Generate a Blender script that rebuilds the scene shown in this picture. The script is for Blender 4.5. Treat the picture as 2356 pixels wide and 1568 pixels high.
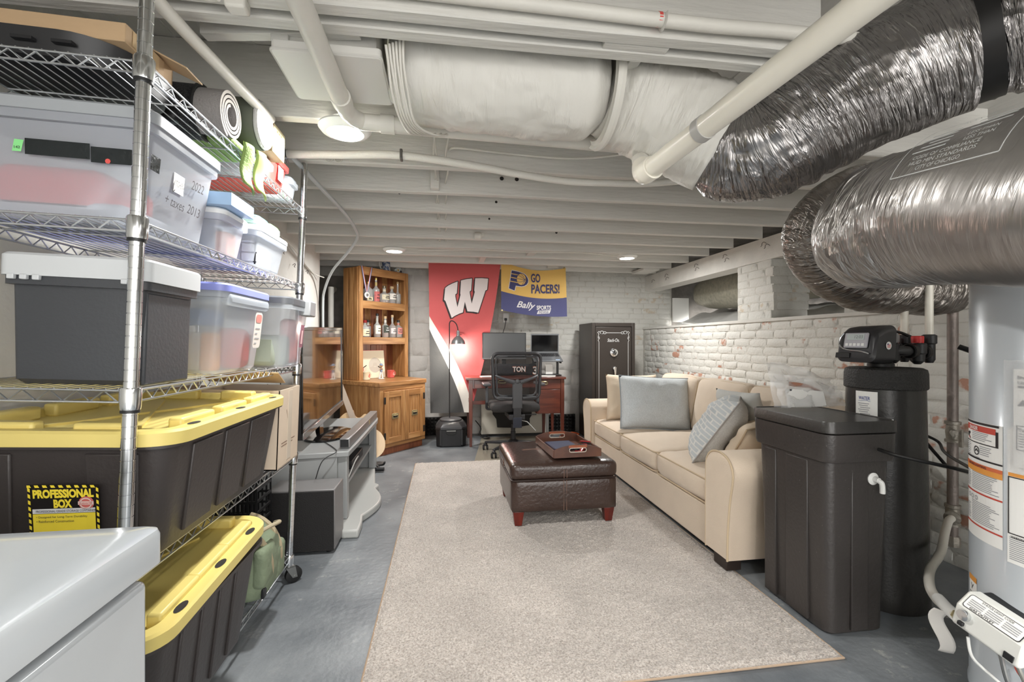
import bpy, bmesh, math, random
from mathutils import Vector, Matrix, Euler, noise
PI = math.pi
random.seed(7)
for o in list(bpy.data.objects):
    bpy.data.objects.remove(o)
SC = bpy.context.scene
COL = SC.collection

# ---------------------------------------------------------------- camera, world, exposure
cam = bpy.data.objects.new('camera', bpy.data.cameras.new('camera'))
COL.objects.link(cam)
cam.location = (0, 0, 1.15)
cam.rotation_euler = (PI / 2, 0, -math.atan(153 / 1050))
cam.data.sensor_width = 36
cam.data.lens = 36 * 1050 / 2356
cam.data.shift_y = 0.0013
cam.data.clip_start = 0.02
SC.camera = cam
wd = bpy.data.worlds.new('world')
SC.world = wd
wd.use_nodes = True
wd.node_tree.nodes['Background'].inputs[0].default_value = (1.0, 0.98, 0.95, 1)
wd.node_tree.nodes['Background'].inputs[1].default_value = 2.25
SC.view_settings.view_transform = 'Standard'
SC.view_settings.look = 'None'
SC.view_settings.exposure = 1.12
SC.view_settings.gamma = 1
SC.view_settings.use_curve_mapping = False
LED_WATTS = 13

# ---------------------------------------------------------------- materials
def lin(c):
    return tuple(((x / 255) / 12.92 if x / 255 <= .04045 else ((x / 255 + .055) / 1.055) ** 2.4) for x in c)

def mat(name, rgb, rough=.6, metal=0, var=0, vscale=6, bump=0, bscale=60, rgb2=None, stretch=None, coat=0, alpha=1,
        trans=0, emit=0, ior=1.5, spec=.5, detail=4, thr=None, sheen=0):
    m = bpy.data.materials.new(name)
    m.use_nodes = True
    nt = m.node_tree
    b = nt.nodes['Principled BSDF']
    L = nt.links.new
    b.inputs['Base Color'].default_value = (*lin(rgb), 1)
    b.inputs['Roughness'].default_value = rough
    b.inputs['Metallic'].default_value = metal
    b.inputs['IOR'].default_value = ior
    b.inputs['Specular IOR Level'].default_value = spec
    b.inputs['Coat Weight'].default_value = coat
    b.inputs['Coat Roughness'].default_value = .1
    b.inputs['Alpha'].default_value = alpha
    b.inputs['Transmission Weight'].default_value = trans
    if sheen:
        b.inputs['Sheen Weight'].default_value = sheen
    if emit:
        b.inputs['Emission Color'].default_value = (*lin(rgb), 1)
        b.inputs['Emission Strength'].default_value = emit
    if var or bump or rgb2:
        tc = nt.nodes.new('ShaderNodeTexCoord')
        src = tc.outputs['Object']
        if stretch:
            mp = nt.nodes.new('ShaderNodeMapping')
            mp.inputs['Scale'].default_value = stretch
            L(src, mp.inputs['Vector'])
            src = mp.outputs['Vector']
        if var or rgb2:
            n = nt.nodes.new('ShaderNodeTexNoise')
            n.inputs['Scale'].default_value = vscale
            n.inputs['Detail'].default_value = detail
            L(src, n.inputs['Vector'])
            r = nt.nodes.new('ShaderNodeValToRGB')
            lo, hi = thr or (.3, .7)
            r.color_ramp.elements[0].position = lo
            r.color_ramp.elements[1].position = hi
            a = lin(rgb)
            if rgb2:
                c2 = lin(rgb2)
                r.color_ramp.elements[0].color = (*a, 1)
                r.color_ramp.elements[1].color = (*c2, 1)
            else:
                r.color_ramp.elements[0].color = (*[x * (1 - var) for x in a], 1)
                r.color_ramp.elements[1].color = (*[min(1, x * (1 + var)) for x in a], 1)
            L(n.outputs['Fac'], r.inputs['Fac'])
            L(r.outputs['Color'], b.inputs['Base Color'])
        if bump:
            n2 = nt.nodes.new('ShaderNodeTexNoise')
            n2.inputs['Scale'].default_value = bscale
            n2.inputs['Detail'].default_value = 5
            L(src, n2.inputs['Vector'])
            bp = nt.nodes.new('ShaderNodeBump')
            bp.inputs['Strength'].default_value = bump
            bp.inputs['Distance'].default_value = .01
            L(n2.outputs['Fac'], bp.inputs['Height'])
            L(bp.outputs['Normal'], b.inputs['Normal'])
    return m

def milky(name, rgb, clear=.4, rough=.25):
    m = bpy.data.materials.new(name)
    m.use_nodes = True
    nt = m.node_tree
    b = nt.nodes['Principled BSDF']
    b.inputs['Base Color'].default_value = (*lin(rgb), 1)
    b.inputs['Roughness'].default_value = rough
    t = nt.nodes.new('ShaderNodeBsdfTransparent')
    t.inputs[0].default_value = (.96, .97, 1, 1)
    mx = nt.nodes.new('ShaderNodeMixShader')
    mx.inputs[0].default_value = clear
    tl = nt.nodes.new('ShaderNodeBsdfTranslucent')
    tl.inputs[0].default_value = (*lin(rgb), 1)
    m2 = nt.nodes.new('ShaderNodeMixShader')
    m2.inputs[0].default_value = .35
    nt.links.new(b.outputs[0], m2.inputs[1])
    nt.links.new(tl.outputs[0], m2.inputs[2])
    nt.links.new(m2.outputs[0], mx.inputs[1])
    nt.links.new(t.outputs[0], mx.inputs[2])
    nt.links.new(mx.outputs[0], nt.nodes['Material Output'].inputs[0])
    return m

def wood(name, c1, c2, c3, stretch, rough=.45, scale=3, coat=.15):
    m = mat(name, c1, rough, coat=coat)
    nt = m.node_tree
    L = nt.links.new
    b = nt.nodes['Principled BSDF']
    tc = nt.nodes.new('ShaderNodeTexCoord')
    mp = nt.nodes.new('ShaderNodeMapping')
    mp.inputs['Scale'].default_value = stretch
    oi = nt.nodes.new('ShaderNodeObjectInfo')
    ad = nt.nodes.new('ShaderNodeVectorMath')
    ad.operation = 'ADD'
    L(tc.outputs['Object'], mp.inputs['Vector'])
    L(mp.outputs['Vector'], ad.inputs[0])
    cm = nt.nodes.new('ShaderNodeMath')
    cm.operation = 'MULTIPLY'
    cm.inputs[1].default_value = 37
    L(oi.outputs['Random'], cm.inputs[0])
    L(cm.outputs[0], ad.inputs[1])
    n = nt.nodes.new('ShaderNodeTexNoise')
    n.inputs['Scale'].default_value = scale
    n.inputs['Detail'].default_value = 6
    n.inputs['Distortion'].default_value = .6
    L(ad.outputs[0], n.inputs['Vector'])
    r = nt.nodes.new('ShaderNodeValToRGB')
    r.color_ramp.elements[0].position = .25
    r.color_ramp.elements[0].color = (*lin(c1), 1)
    r.color_ramp.elements[1].position = .72
    r.color_ramp.elements[1].color = (*lin(c3), 1)
    e = r.color_ramp.elements.new(.5)
    e.color = (*lin(c2), 1)
    L(n.outputs['Fac'], r.inputs['Fac'])
    L(r.outputs['Color'], b.inputs['Base Color'])
    bp = nt.nodes.new('ShaderNodeBump')
    bp.inputs['Strength'].default_value = .15
    bp.inputs['Distance'].default_value = .003
    L(n.outputs['Fac'], bp.inputs['Height'])
    L(bp.outputs['Normal'], b.inputs['Normal'])
    return m

def brickmat(name, base, worn, lo, hi):
    """painted brick: paint with patches worn through to the brick, different on every brick"""
    m = mat(name, base, .75)
    nt = m.node_tree
    L = nt.links.new
    b = nt.nodes['Principled BSDF']
    tc = nt.nodes.new('ShaderNodeTexCoord')
    oi = nt.nodes.new('ShaderNodeObjectInfo')
    mu = nt.nodes.new('ShaderNodeMath')
    mu.operation = 'MULTIPLY'
    mu.inputs[1].default_value = 91
    L(oi.outputs['Random'], mu.inputs[0])
    ad = nt.nodes.new('ShaderNodeVectorMath')
    ad.operation = 'ADD'
    L(tc.outputs['Object'], ad.inputs[0])
    L(mu.outputs[0], ad.inputs[1])
    n = nt.nodes.new('ShaderNodeTexNoise')
    n.inputs['Scale'].default_value = 14
    n.inputs['Detail'].default_value = 6
    L(ad.outputs[0], n.inputs['Vector'])
    # fac + per-brick offset
    mr = nt.nodes.new('ShaderNodeMapRange')
    mr.inputs['From Min'].default_value = .55
    mr.inputs['From Max'].default_value = 1
    mr.inputs['To Min'].default_value = 0
    mr.inputs['To Max'].default_value = .3
    L(oi.outputs['Random'], mr.inputs['Value'])
    sm = nt.nodes.new('ShaderNodeMath')
    sm.operation = 'ADD'
    L(n.outputs['Fac'], sm.inputs[0])
    L(mr.outputs[0], sm.inputs[1])
    r = nt.nodes.new('ShaderNodeValToRGB')
    r.color_ramp.elements[0].position = lo
    r.color_ramp.elements[0].color = (*lin(base), 1)
    r.color_ramp.elements[1].position = hi
    r.color_ramp.elements[1].color = (*lin(worn), 1)
    L(sm.outputs[0], r.inputs['Fac'])
    L(r.outputs['Color'], b.inputs['Base Color'])
    n2 = nt.nodes.new('ShaderNodeTexNoise')
    n2.inputs['Scale'].default_value = 45
    n2.inputs['Detail'].default_value = 6
    L(ad.outputs[0], n2.inputs['Vector'])
    bp = nt.nodes.new('ShaderNodeBump')
    bp.inputs['Strength'].default_value = .55
    bp.inputs['Distance'].default_value = .008
    L(n2.outputs['Fac'], bp.inputs['Height'])
    L(bp.outputs['Normal'], b.inputs['Normal'])
    return m

# ---------------------------------------------------------------- mesh builder
class G:
    def __init__(s):
        s.v = []; s.f = []
    def add(s, vs, fs, M=None):
        k = len(s.v)
        s.v += [tuple(M @ Vector(p)) if M else tuple(p) for p in vs]
        s.f += [tuple(i + k for i in f) for f in fs]
        return s
    def box(s, c, d, M=None):
        x, y, z = d[0] / 2, d[1] / 2, d[2] / 2
        vs = [(c[0] + i * x, c[1] + j * y, c[2] + k * z) for k in (-1, 1) for j in (-1, 1) for i in (-1, 1)]
        return s.add(vs, [(0, 2, 3, 1), (4, 5, 7, 6), (0, 1, 5, 4), (2, 6, 7, 3), (0, 4, 6, 2), (1, 3, 7, 5)], M)
    def bb(s, a, b, M=None):
        return s.box([(a[i] + b[i]) / 2 for i in range(3)], [abs(b[i] - a[i]) for i in range(3)], M)
    def rings(s, rings, cap=True, closed=False, M=None):
        n = len(rings[0]); vs = [p for r in rings for p in r]; fs = []
        m = len(rings)
        for i in range(m if closed else m - 1):
            a, b = i * n, ((i + 1) % m) * n
            for j in range(n):
                k = (j + 1) % n
                fs.append((a + j, a + k, b + k, b + j))
        if cap and not closed:
            fs.append(tuple(range(n - 1, -1, -1)))
            fs.append(tuple(range((m - 1) * n, m * n)))
        return s.add(vs, fs, M)
    def tube(s, pts, r, n=10, cap=True, closed=False, M=None, rfn=None):
        pts = [Vector(p) for p in pts]; m = len(pts); rings = []; up = None
        for i, p in enumerate(pts):
            if closed:
                t = pts[(i + 1) % m] - pts[i - 1]
            else:
                t = pts[min(i + 1, m - 1)] - pts[max(i - 1, 0)]
            t.normalize()
            if up is None:
                up = Vector((0, 0, 1)) if abs(t.z) < .9 else Vector((1, 0, 0))
            a = up - t * up.dot(t)
            if a.length < 1e-6:
                a = t.orthogonal()
            a.normalize(); b = t.cross(a); up = a
            rr = r[i] if isinstance(r, (list, tuple)) else r
            ring = []
            for j in range(n):
                th = 2 * PI * j / n
                q = rr * (rfn(i, th) if rfn else 1)
                ring.append(p + (a * math.cos(th) + b * math.sin(th)) * q)
            rings.append(ring)
        return s.rings(rings, cap, closed, M)
    def lathe(s, prof, n=24, c=(0, 0, 0), M=None, cap=True):
        rings = [[(c[0] + r * math.cos(2 * PI * j / n), c[1] + r * math.sin(2 * PI * j / n), c[2] + z) for j in range(n)] for r, z in prof]
        return s.rings(rings, cap, False, M)
    def prism(s, poly, z0, z1, M=None):
        n = len(poly)
        vs = [(x, y, z0) for x, y in poly] + [(x, y, z1) for x, y in poly]
        fs = [tuple(range(n - 1, -1, -1)), tuple(range(n, 2 * n))]
        fs += [(i, (i + 1) % n, n + (i + 1) % n, n + i) for i in range(n)]
        return s.add(vs, fs, M)
    def grid(s, fn, nu, nv, M=None):
        vs = [fn(i / nu, j / nv) for j in range(nv + 1) for i in range(nu + 1)]
        fs = [(j * (nu + 1) + i, j * (nu + 1) + i + 1, (j + 1) * (nu + 1) + i + 1, (j + 1) * (nu + 1) + i) for j in range(nv) for i in range(nu)]
        return s.add(vs, fs, M)
    def mesh(s, name, m=None, sharp=35, uv=None):
        me = bpy.data.meshes.new(name)
        me.from_pydata(s.v, [], s.f)
        bm = bmesh.new(); bm.from_mesh(me)
        bmesh.ops.recalc_face_normals(bm, faces=bm.faces)
        bm.to_mesh(me); bm.free()
        if sharp is not None:
            me.shade_smooth()
            me.set_sharp_from_angle(angle=math.radians(sharp))
        if m:
            me.materials.append(m)
        return me
    def build(s, name, m, parent=None, bevel=0, seg=2, sharp=35, sub=0, solid=0, M=None):
        o = bpy.data.objects.new(name, s.mesh(name, m, sharp))
        COL.objects.link(o)
        if parent:
            o.parent = parent
        if M:
            o.matrix_local = M
        if solid:
            md = o.modifiers.new('solid', 'SOLIDIFY'); md.thickness = solid; md.offset = 0
        if bevel:
            md = o.modifiers.new('bevel', 'BEVEL'); md.width = bevel; md.segments = seg; md.limit_method = 'ANGLE'
            md.angle_limit = math.radians(40)
        if sub:
            md = o.modifiers.new('sub', 'SUBSURF'); md.levels = sub; md.render_levels = sub
        return o

def rrect(w, d, r, n=5, cx=0, cy=0):
    pts = []
    for (sx, sy, a0) in ((1, 1, 0), (-1, 1, 90), (-1, -1, 180), (1, -1, 270)):
        for k in range(n + 1):
            a = math.radians(a0 + 90 * k / n)
            pts.append((cx + sx * (w / 2 - r) + r * math.cos(a), cy + sy * (d / 2 - r) + r * math.sin(a)))
    return pts

def softbox(g, c, size, r, n=8, puff=(0, 0, 0), M=None, nz=0, seed=0):
    h = [x / 2 for x in size]
    for ax in range(3):
        for sg in (-1, 1):
            a1, a2 = (ax + 1) % 3, (ax + 2) % 3
            def fn(u, v):
                p = [0, 0, 0]; p[ax] = sg; p[a1] = 2 * u - 1; p[a2] = 2 * v - 1
                # denser sampling near the rounded edges
                p = [math.copysign(1 - (1 - abs(x)) ** 1.35, x) if abs(x) < 1 else x for x in p]
                q = [max(-(h[i] - r), min(h[i] - r, p[i] * h[i])) for i in range(3)]
                d = Vector([p[i] * h[i] - q[i] for i in range(3)])
                if d.length > 1e-9:
                    d = d.normalized() * r
                w = [q[i] + d[i] for i in range(3)]
                for i in range(3):
                    j, k = (i + 1) % 3, (i + 2) % 3
                    f = max(0, 1 - (w[j] / h[j]) ** 2) * max(0, 1 - (w[k] / h[k]) ** 2)
                    w[i] += math.copysign(puff[i], w[i]) * f * min(1, abs(w[i]) / h[i] * 1.2)
                if nz:
                    nn = noise.noise(Vector((w[0] * 9 + seed, w[1] * 9, w[2] * 9)))
                    w[2] += nn * nz
                return (c[0] + w[0], c[1] + w[1], c[2] + w[2])
            g.grid(fn, n, n, M)
    return g

def weld(o, d=.0004):
    bm = bmesh.new(); bm.from_mesh(o.data)
    bmesh.ops.remove_doubles(bm, verts=bm.verts, dist=d)
    bmesh.ops.recalc_face_normals(bm, faces=bm.faces)
    bm.to_mesh(o.data); bm.free()
    return o

def tag(o, label=None, cat=None, group=None, kind=None):
    if label: o['label'] = label
    if cat: o['category'] = cat
    if group: o['group'] = group
    if kind: o['kind'] = kind
    return o

def thing(name, label, cat, loc=(0, 0, 0), rz=0, group=None, M=None):
    o = bpy.data.objects.new(name, None)
    o.empty_display_size = .05
    COL.objects.link(o)
    if M:
        o.matrix_world = M
    else:
        o.location = loc; o.rotation_euler = (0, 0, rz)
    return tag(o, label, cat, group)

def stru(o):
    o['kind'] = 'structure'
    return o

def copy_tree(o, parent=None):
    c = o.copy(); COL.objects.link(c)
    if parent: c.parent = parent
    for ch in list(o.children):
        copy_tree(ch, c)
    return c

def spline(pts, n=8):
    """Catmull-Rom through pts"""
    P = [Vector(p) for p in pts]; out = []
    for i in range(len(P) - 1):
        a = P[max(i - 1, 0)]; b = P[i]; c = P[i + 1]; d = P[min(i + 2, len(P) - 1)]
        for k in range(n):
            t = k / n
            out.append(.5 * ((2 * b) + (c - a) * t + (2 * a - 5 * b + 4 * c - d) * t * t + (3 * b - a - 3 * c + d) * t ** 3))
    out.append(P[-1])
    return out

# ---------------------------------------------------------------- lettering
TXT = {}
def text(txt, bold=0):
    key = (txt, bold)
    if key not in TXT:
        cu = bpy.data.curves.new('lettering', 'FONT')
        cu.body = txt; cu.size = 1; cu.align_x = 'CENTER'; cu.align_y = 'CENTER'; cu.offset = bold; cu.resolution_u = 3
        ob = bpy.data.objects.new('lettering', cu)
        COL.objects.link(ob)
        dg = bpy.context.evaluated_depsgraph_get()
        dg.update()
        me = bpy.data.meshes.new_from_object(ob.evaluated_get(dg))
        vs = [(v.co.x, v.co.y) for v in me.vertices]; fs = [tuple(p.vertices) for p in me.polygons]
        bpy.data.objects.remove(ob); bpy.data.meshes.remove(me); bpy.data.curves.remove(cu)
        xs = [v[0] for v in vs]; ys = [v[1] for v in vs]
        cx, cy = (min(xs) + max(xs)) / 2, (min(ys) + max(ys)) / 2
        w, h = max(xs) - min(xs), max(ys) - min(ys)
        TXT[key] = ([((x - cx) / w, (y - cy) / h) for x, y in vs], fs)
    return TXT[key]

for _t, _b in (('PROFESSIONAL', .055), ('BOX', .055), ('PROFESSIONAL GRADE STORAGE CONTAINER', .01), ('• Designed for Long-Term Durability', .01),
               ('• Reinforced Construction', .01), ('GUARANTEE', .01), ('GO', .03), ('PACERS!', .03), ('Bally', .02), ('SPORTS', .03), ('INDIANA', 0),
               ('Stack-On.', .02), ('WATER', .02), ('12:03', 0), ('DANGER', .02), ('WARNING', .02), ('CITY OF CHICAGO', 0), ('STATUS LIGHT CODE', 0),
               ('2022', 0), ('KITCHEN', 0), ('+ taxes', 0), ('2013', 0), ('142', 0), ('MAGNETIC DOOR SCREEN', .02), ('whitmor', 0), ('TON', .02), ('3', .02),
               ('Instal', .01), ('Use &', .01), ('Table of', .01), ('GAS OUTLET', .02), ('CODE OF COMPLIANCE', 0), ('HUD MIN STANDARDS', 0), ('LESS THAN', 0), ('PRODUCT', 0), ('adc', .02),
               ('BEFORE LIGHTING', .01), ('FOR YOUR SAFETY', .01), ('B', .02)):
    text(_t, _b)

def decal(name, m, parent, shapes, fn, label=None):
    """flat print: shapes = (verts2d, faces) in print coordinates, fn maps print coordinates onto the surface"""
    g = G()
    for vs, fs in shapes:
        g.add([fn(x, y) for x, y in vs], fs)
    me = bpy.data.meshes.new(name)
    me.from_pydata(g.v, [], g.f)
    me.materials.append(m)
    o = bpy.data.objects.new(name, me)
    COL.objects.link(o)
    o.parent = parent
    if label: o['label'] = label
    return o

def word(txt, cx, cy, w, h, bold=0, shear=0, rot=0):
    vs, fs = text(txt, bold)
    ca, sa = math.cos(rot), math.sin(rot)
    out = []
    for x, y in vs:
        X, Y = x * w + shear * y * h, y * h
        out.append((cx + X * ca - Y * sa, cy + X * sa + Y * ca))
    return out, fs

def rect2(x0, y0, x1, y1, n=1):
    vs = []; fs = []
    for i in range(n + 1):
        x = x0 + (x1 - x0) * i / n
        vs += [(x, y0), (x, y1)]
    for i in range(n):
        fs.append((2 * i, 2 * i + 2, 2 * i + 3, 2 * i + 1))
    return vs, fs

def poly2(pts, sub=0):
    """filled polygon, triangulated and subdivided so it can follow a curved surface"""
    bm = bmesh.new()
    vs = [bm.verts.new((x, y, 0)) for x, y in pts]
    f0 = bm.faces.new(vs); f0.normal_update()
    bmesh.ops.triangulate(bm, faces=bm.faces, ngon_method='EAR_CLIP')
    if sub:
        bmesh.ops.subdivide_edges(bm, edges=bm.edges, cuts=sub, use_grid_fill=True)
        bmesh.ops.triangulate(bm, faces=bm.faces)
    bm.verts.index_update()
    r = [(v.co.x, v.co.y) for v in bm.verts], [tuple(v.index for v in f.verts) for f in bm.faces]
    bm.free()
    return r

def stroke2(pts, w):
    """a pen line of width w through 2D pts"""
    vs = []; fs = []
    for i, p in enumerate(pts):
        a = pts[max(i - 1, 0)]; b = pts[min(i + 1, len(pts) - 1)]
        dx, dy = b[0] - a[0], b[1] - a[1]
        l = math.hypot(dx, dy) or 1
        nx, ny = -dy / l * w / 2, dx / l * w / 2
        vs += [(p[0] + nx, p[1] + ny), (p[0] - nx, p[1] - ny)]
    for i in range(len(pts) - 1):
        fs.append((2 * i, 2 * i + 2, 2 * i + 3, 2 * i + 1))
    return vs, fs

def disc2(cx, cy, r, n=20, r2=None):
    if r2:
        vs = [(cx + q * math.cos(2 * PI * k / n), cy + q * math.sin(2 * PI * k / n)) for k in range(n) for q in (r, r2)]
        return vs, [(2 * k, (2 * k + 2) % (2 * n), (2 * k + 3) % (2 * n), 2 * k + 1) for k in range(n)]
    return [(cx + r * math.cos(2 * PI * k / n), cy + r * math.sin(2 * PI * k / n)) for k in range(n)], [tuple(range(n))]

def plane_map(o, u, v, off=0):
    o, u, v = Vector(o), Vector(u), Vector(v)
    nrm = u.cross(v).normalized() * off
    return lambda x, y: o + u * x + v * y + nrm

# ---------------------------------------------------------------- shared materials
M_paint = mat('white_wall_paint', (205, 203, 197), .75, var=.05, vscale=5, bump=.5, bscale=18)
M_mortar = mat('painted_mortar', (198, 196, 189), .85, var=.10, vscale=14, bump=.8, bscale=40)
M_brick = brickmat('painted_brick', (210, 209, 203), (182, 138, 118), .74, .84)
M_brickclean = brickmat('painted_brick_clean', (206, 205, 199), (196, 184, 166), .78, .9)
M_block = mat('painted_block', (204, 201, 196), .8, var=.06, vscale=7, bump=.6, bscale=24)
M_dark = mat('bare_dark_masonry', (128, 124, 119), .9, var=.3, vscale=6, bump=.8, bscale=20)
M_joist = mat('painted_joist_wood', (212, 210, 204), .62, var=.06, vscale=4, bump=.5, bscale=22, stretch=(.25, 2, 2))
M_plank = mat('painted_ceiling_boards', (200, 198, 192), .7, var=.07, vscale=5, bump=.4, bscale=20, stretch=(2, .3, 2))
M_pipe = mat('painted_pipe', (214, 211, 203), .5, var=.04, bump=.15, bscale=40)
M_pvc = mat('white_plastic_pipe', (232, 227, 214), .3, var=.03, coat=.2)
M_chrome = mat('chrome', (222, 224, 226), .16, 1)
M_wire = mat('chrome_wire', (205, 208, 212), .28, .9)
M_black = mat('black_plastic', (30, 30, 32), .45)
M_blackm = mat('black_metal', (26, 25, 25), .4, .2)
M_rubber = mat('black_rubber', (24, 24, 25), .6)
M_white = mat('white_plastic', (232, 232, 228), .4)
M_paper = mat('white_paper', (238, 237, 233), .7)
M_ink = mat('dark_ink', (52, 50, 56), .7)
M_greyink = mat('grey_print', (150, 150, 154), .7)
M_card = mat('cardboard', (180, 152, 118), .8, var=.08, vscale=5, stretch=(1, 1, 4))
M_steel = mat('steel', (170, 170, 168), .35, 1)
M_galv = mat('galvanised_sheet', (176, 172, 156), .42, .35, var=.2, vscale=30, detail=6)
M_yellow = mat('yellow_plastic', (224, 204, 122), .42, var=.03)
M_totebody = mat('charcoal_plastic', (58, 53, 52), .42, var=.08, vscale=3, bump=.12, bscale=90)
M_red = mat('red_plastic', (214, 84, 78), .45)
# ================================================================ STRUCTURE
# floor
M_floor = mat('painted_concrete_floor', (96, 101, 106), .42, rgb2=(138, 142, 145), vscale=2.2, bump=.25, bscale=35, detail=9, thr=(.35, .68))
def _worn(m):
    nt = m.node_tree; L = nt.links.new
    b = nt.nodes['Principled BSDF']
    old = b.inputs['Base Color'].links[0].from_socket
    tc = nt.nodes.new('ShaderNodeTexCoord')
    n = nt.nodes.new('ShaderNodeTexNoise'); n.inputs['Scale'].default_value = 9; n.inputs['Detail'].default_value = 12; n.inputs['Roughness'].default_value = .75
    L(tc.outputs['Object'], n.inputs['Vector'])
    r = nt.nodes.new('ShaderNodeValToRGB')
    r.color_ramp.elements[0].position = .57; r.color_ramp.elements[1].position = .67
    L(n.outputs['Fac'], r.inputs['Fac'])
    n2 = nt.nodes.new('ShaderNodeTexNoise'); n2.inputs['Scale'].default_value = 1.1
    L(tc.outputs['Object'], n2.inputs['Vector'])
    r2 = nt.nodes.new('ShaderNodeValToRGB')
    r2.color_ramp.elements[0].position = .42; r2.color_ramp.elements[1].position = .62
    L(n2.outputs['Fac'], r2.inputs['Fac'])
    mu = nt.nodes.new('ShaderNodeMath'); mu.operation = 'MULTIPLY'
    L(r.outputs['Color'], mu.inputs[0]); L(r2.outputs['Color'], mu.inputs[1])
    mx = nt.nodes.new('ShaderNodeMixRGB')
    mx.inputs[2].default_value = (*lin((186, 186, 182)), 1)
    L(mu.outputs[0], mx.inputs[0]); L(old, mx.inputs[1]); L(mx.outputs[0], b.inputs['Base Color'])
_worn(M_floor)
stru(G().bb((-1.7, -2.4, -.1), (2.9, 6.1, 0)).build('floor', M_floor))

# ceiling: boards above, joists below
ceiling = stru(thing('ceiling', None, None, (0, 0, 0)))
pk = G().box((0, 0, 0), (.137, 8.4, .02)).mesh('plank', M_plank)
for i in range(33):
    o = bpy.data.objects.new('plank', pk); COL.objects.link(o); o.parent = ceiling
    o.location = (-1.63 + i * .1395, 1.8, 2.30 + (i * 7 % 3) * .0015)
ZJ = 2.02
JX = {10: 1.12, 11: 1.12, 12: 1.0}
JY = [2.69 + .39 * k for k in range(8)] + [2.30, 1.87, 1.228, 1.306, .75, .3, -.15, -.6, -1.05, -1.5, -1.95]
def joist_mesh(seed, xe=2.62):
    rnd = random.Random(seed); g = G(); n = 26; rings = []
    for i in range(n + 1):
        x = -1.68 + (xe + 1.68) * i / n
        dz = noise.noise(Vector((x * 1.7, seed * 3.1, 0))) * .004; dy = noise.noise(Vector((x * .6, seed, 5))) * .004
        r = .004
        rings.append([(x, dy + r, ZJ + dz), (x, dy + .046 - r, ZJ + dz), (x, dy + .046, ZJ + dz + r), (x, dy + .046, 2.289), (x, dy, 2.289), (x, dy, ZJ + dz + r)])
    return g.rings(rings)
for i, y in enumerate(JY):
    o = joist_mesh(i, JX.get(i, 2.62)).build('joist', M_joist, ceiling)
    o.location = (0, y, 0)
# bridging and blocks between joists
for (x0, x1, ya, yb, z0, z1) in ((-.085, -.035, 2.64, 2.69, 2.03, 2.20), (.82, .9, 4.3, 4.64, 2.04, 2.16), (.36, .42, 4.69, 5.03, 2.03, 2.15), (.59, .63, 1.35, 1.87, 2.06, 2.25), (2.3, 2.5, 5.08, 5.42, 2.0, 2.03)):
    G().bb((x0, ya, z0), (x1, yb, z1)).build('bridging', M_joist, ceiling, bevel=.003)
G().bb((.46, 1.276, 2.022), (.66, 1.304, 2.1)).build('bridging', M_joist, ceiling, bevel=.003)
a, b = Vector((-.70, 1.43, 2.04)), Vector((-.25, 1.36, 2.04))
g = G(); nrm = Vector((.12, .99, 0)) * .036
g.add([a, b, b + nrm, a + nrm] + [p + Vector((0, 0, .15)) for p in (a, b, b + nrm, a + nrm)], [(0, 1, 2, 3), (4, 5, 6, 7), (0, 1, 5, 4), (1, 2, 6, 5), (2, 3, 7, 6), (3, 0, 4, 7)])
g.build('bridging', M_joist, ceiling)
# knots and drilled holes in the joists
M_hole = mat('dark_hole', (40, 37, 35), .9)
g = G()
for (x, k, z, r) in ((.33, 0, 2.12, .012), (.42, 0, 2.12, .012), (.34, 1, 2.1, .009), (.33, 2, 2.09, .008), (.95, 3, 2.1, .011), (.44, 11, 2.2, .017), (1.0, 11, 2.18, .014), (-.3, 1, 2.13, .008)):
    y = ([2.69 + .39 * q for q in range(8)] + [2.30, 1.87, 1.228])[k if k < 8 else k - 1] - .0055
    g.add([(x + r * math.cos(t * PI / 6), y, z + r * math.sin(t * PI / 6)) for t in range(12)], [tuple(range(12))])
o = g.build('knot', M_hole, ceiling); o['kind'] = 'stuff'

# ---- bricks
def brick_variants(L, H, D, m, n=6, jit=.004, seed=0, rough=True):
    out = []
    for k in range(n):
        rnd = random.Random(seed * 100 + k); g = G()
        nx, nz = 5, 3
        def fn(i, j):
            u, v = i / nx, j / nz
            edge = min(u, 1 - u) * L; ed2 = min(v, 1 - v) * H
            x = (u - .5) * L + rnd.uniform(-jit, jit) * .8; z = (v - .5) * H + rnd.uniform(-jit, jit) * .6
            y = -D + rnd.uniform(-jit, jit) * .7
            if i in (0, nx): y += D * .5
            if j in (0, nz): y += D * .45
            return (x, y, z)
        vs = [fn(i, j) for j in range(nz + 1) for i in range(nx + 1)]
        fs = [(j * (nx + 1) + i, j * (nx + 1) + i + 1, (j + 1) * (nx + 1) + i + 1, (j + 1) * (nx + 1) + i) for j in range(nz) for i in range(nx)]
        # skirt back to the wall
        loop = [i for i in range(nx + 1)] + [j * (nx + 1) + nx for j in range(1, nz + 1)] + [nz * (nx + 1) + i for i in range(nx - 1, -1, -1)] + [j * (nx + 1) for j in range(nz - 1, 0, -1)]
        kk = len(vs)
        for q in loop:
            vs.append((vs[q][0] * 1.03, .004, vs[q][2] * 1.06))
        m_ = len(loop)
        for a in range(m_):
            fs.append((loop[a], kk + a, kk + (a + 1) % m_, loop[(a + 1) % m_]))
        g.add(vs, fs)
        out.append(g.mesh('brick', m, 50))
    return out

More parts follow.
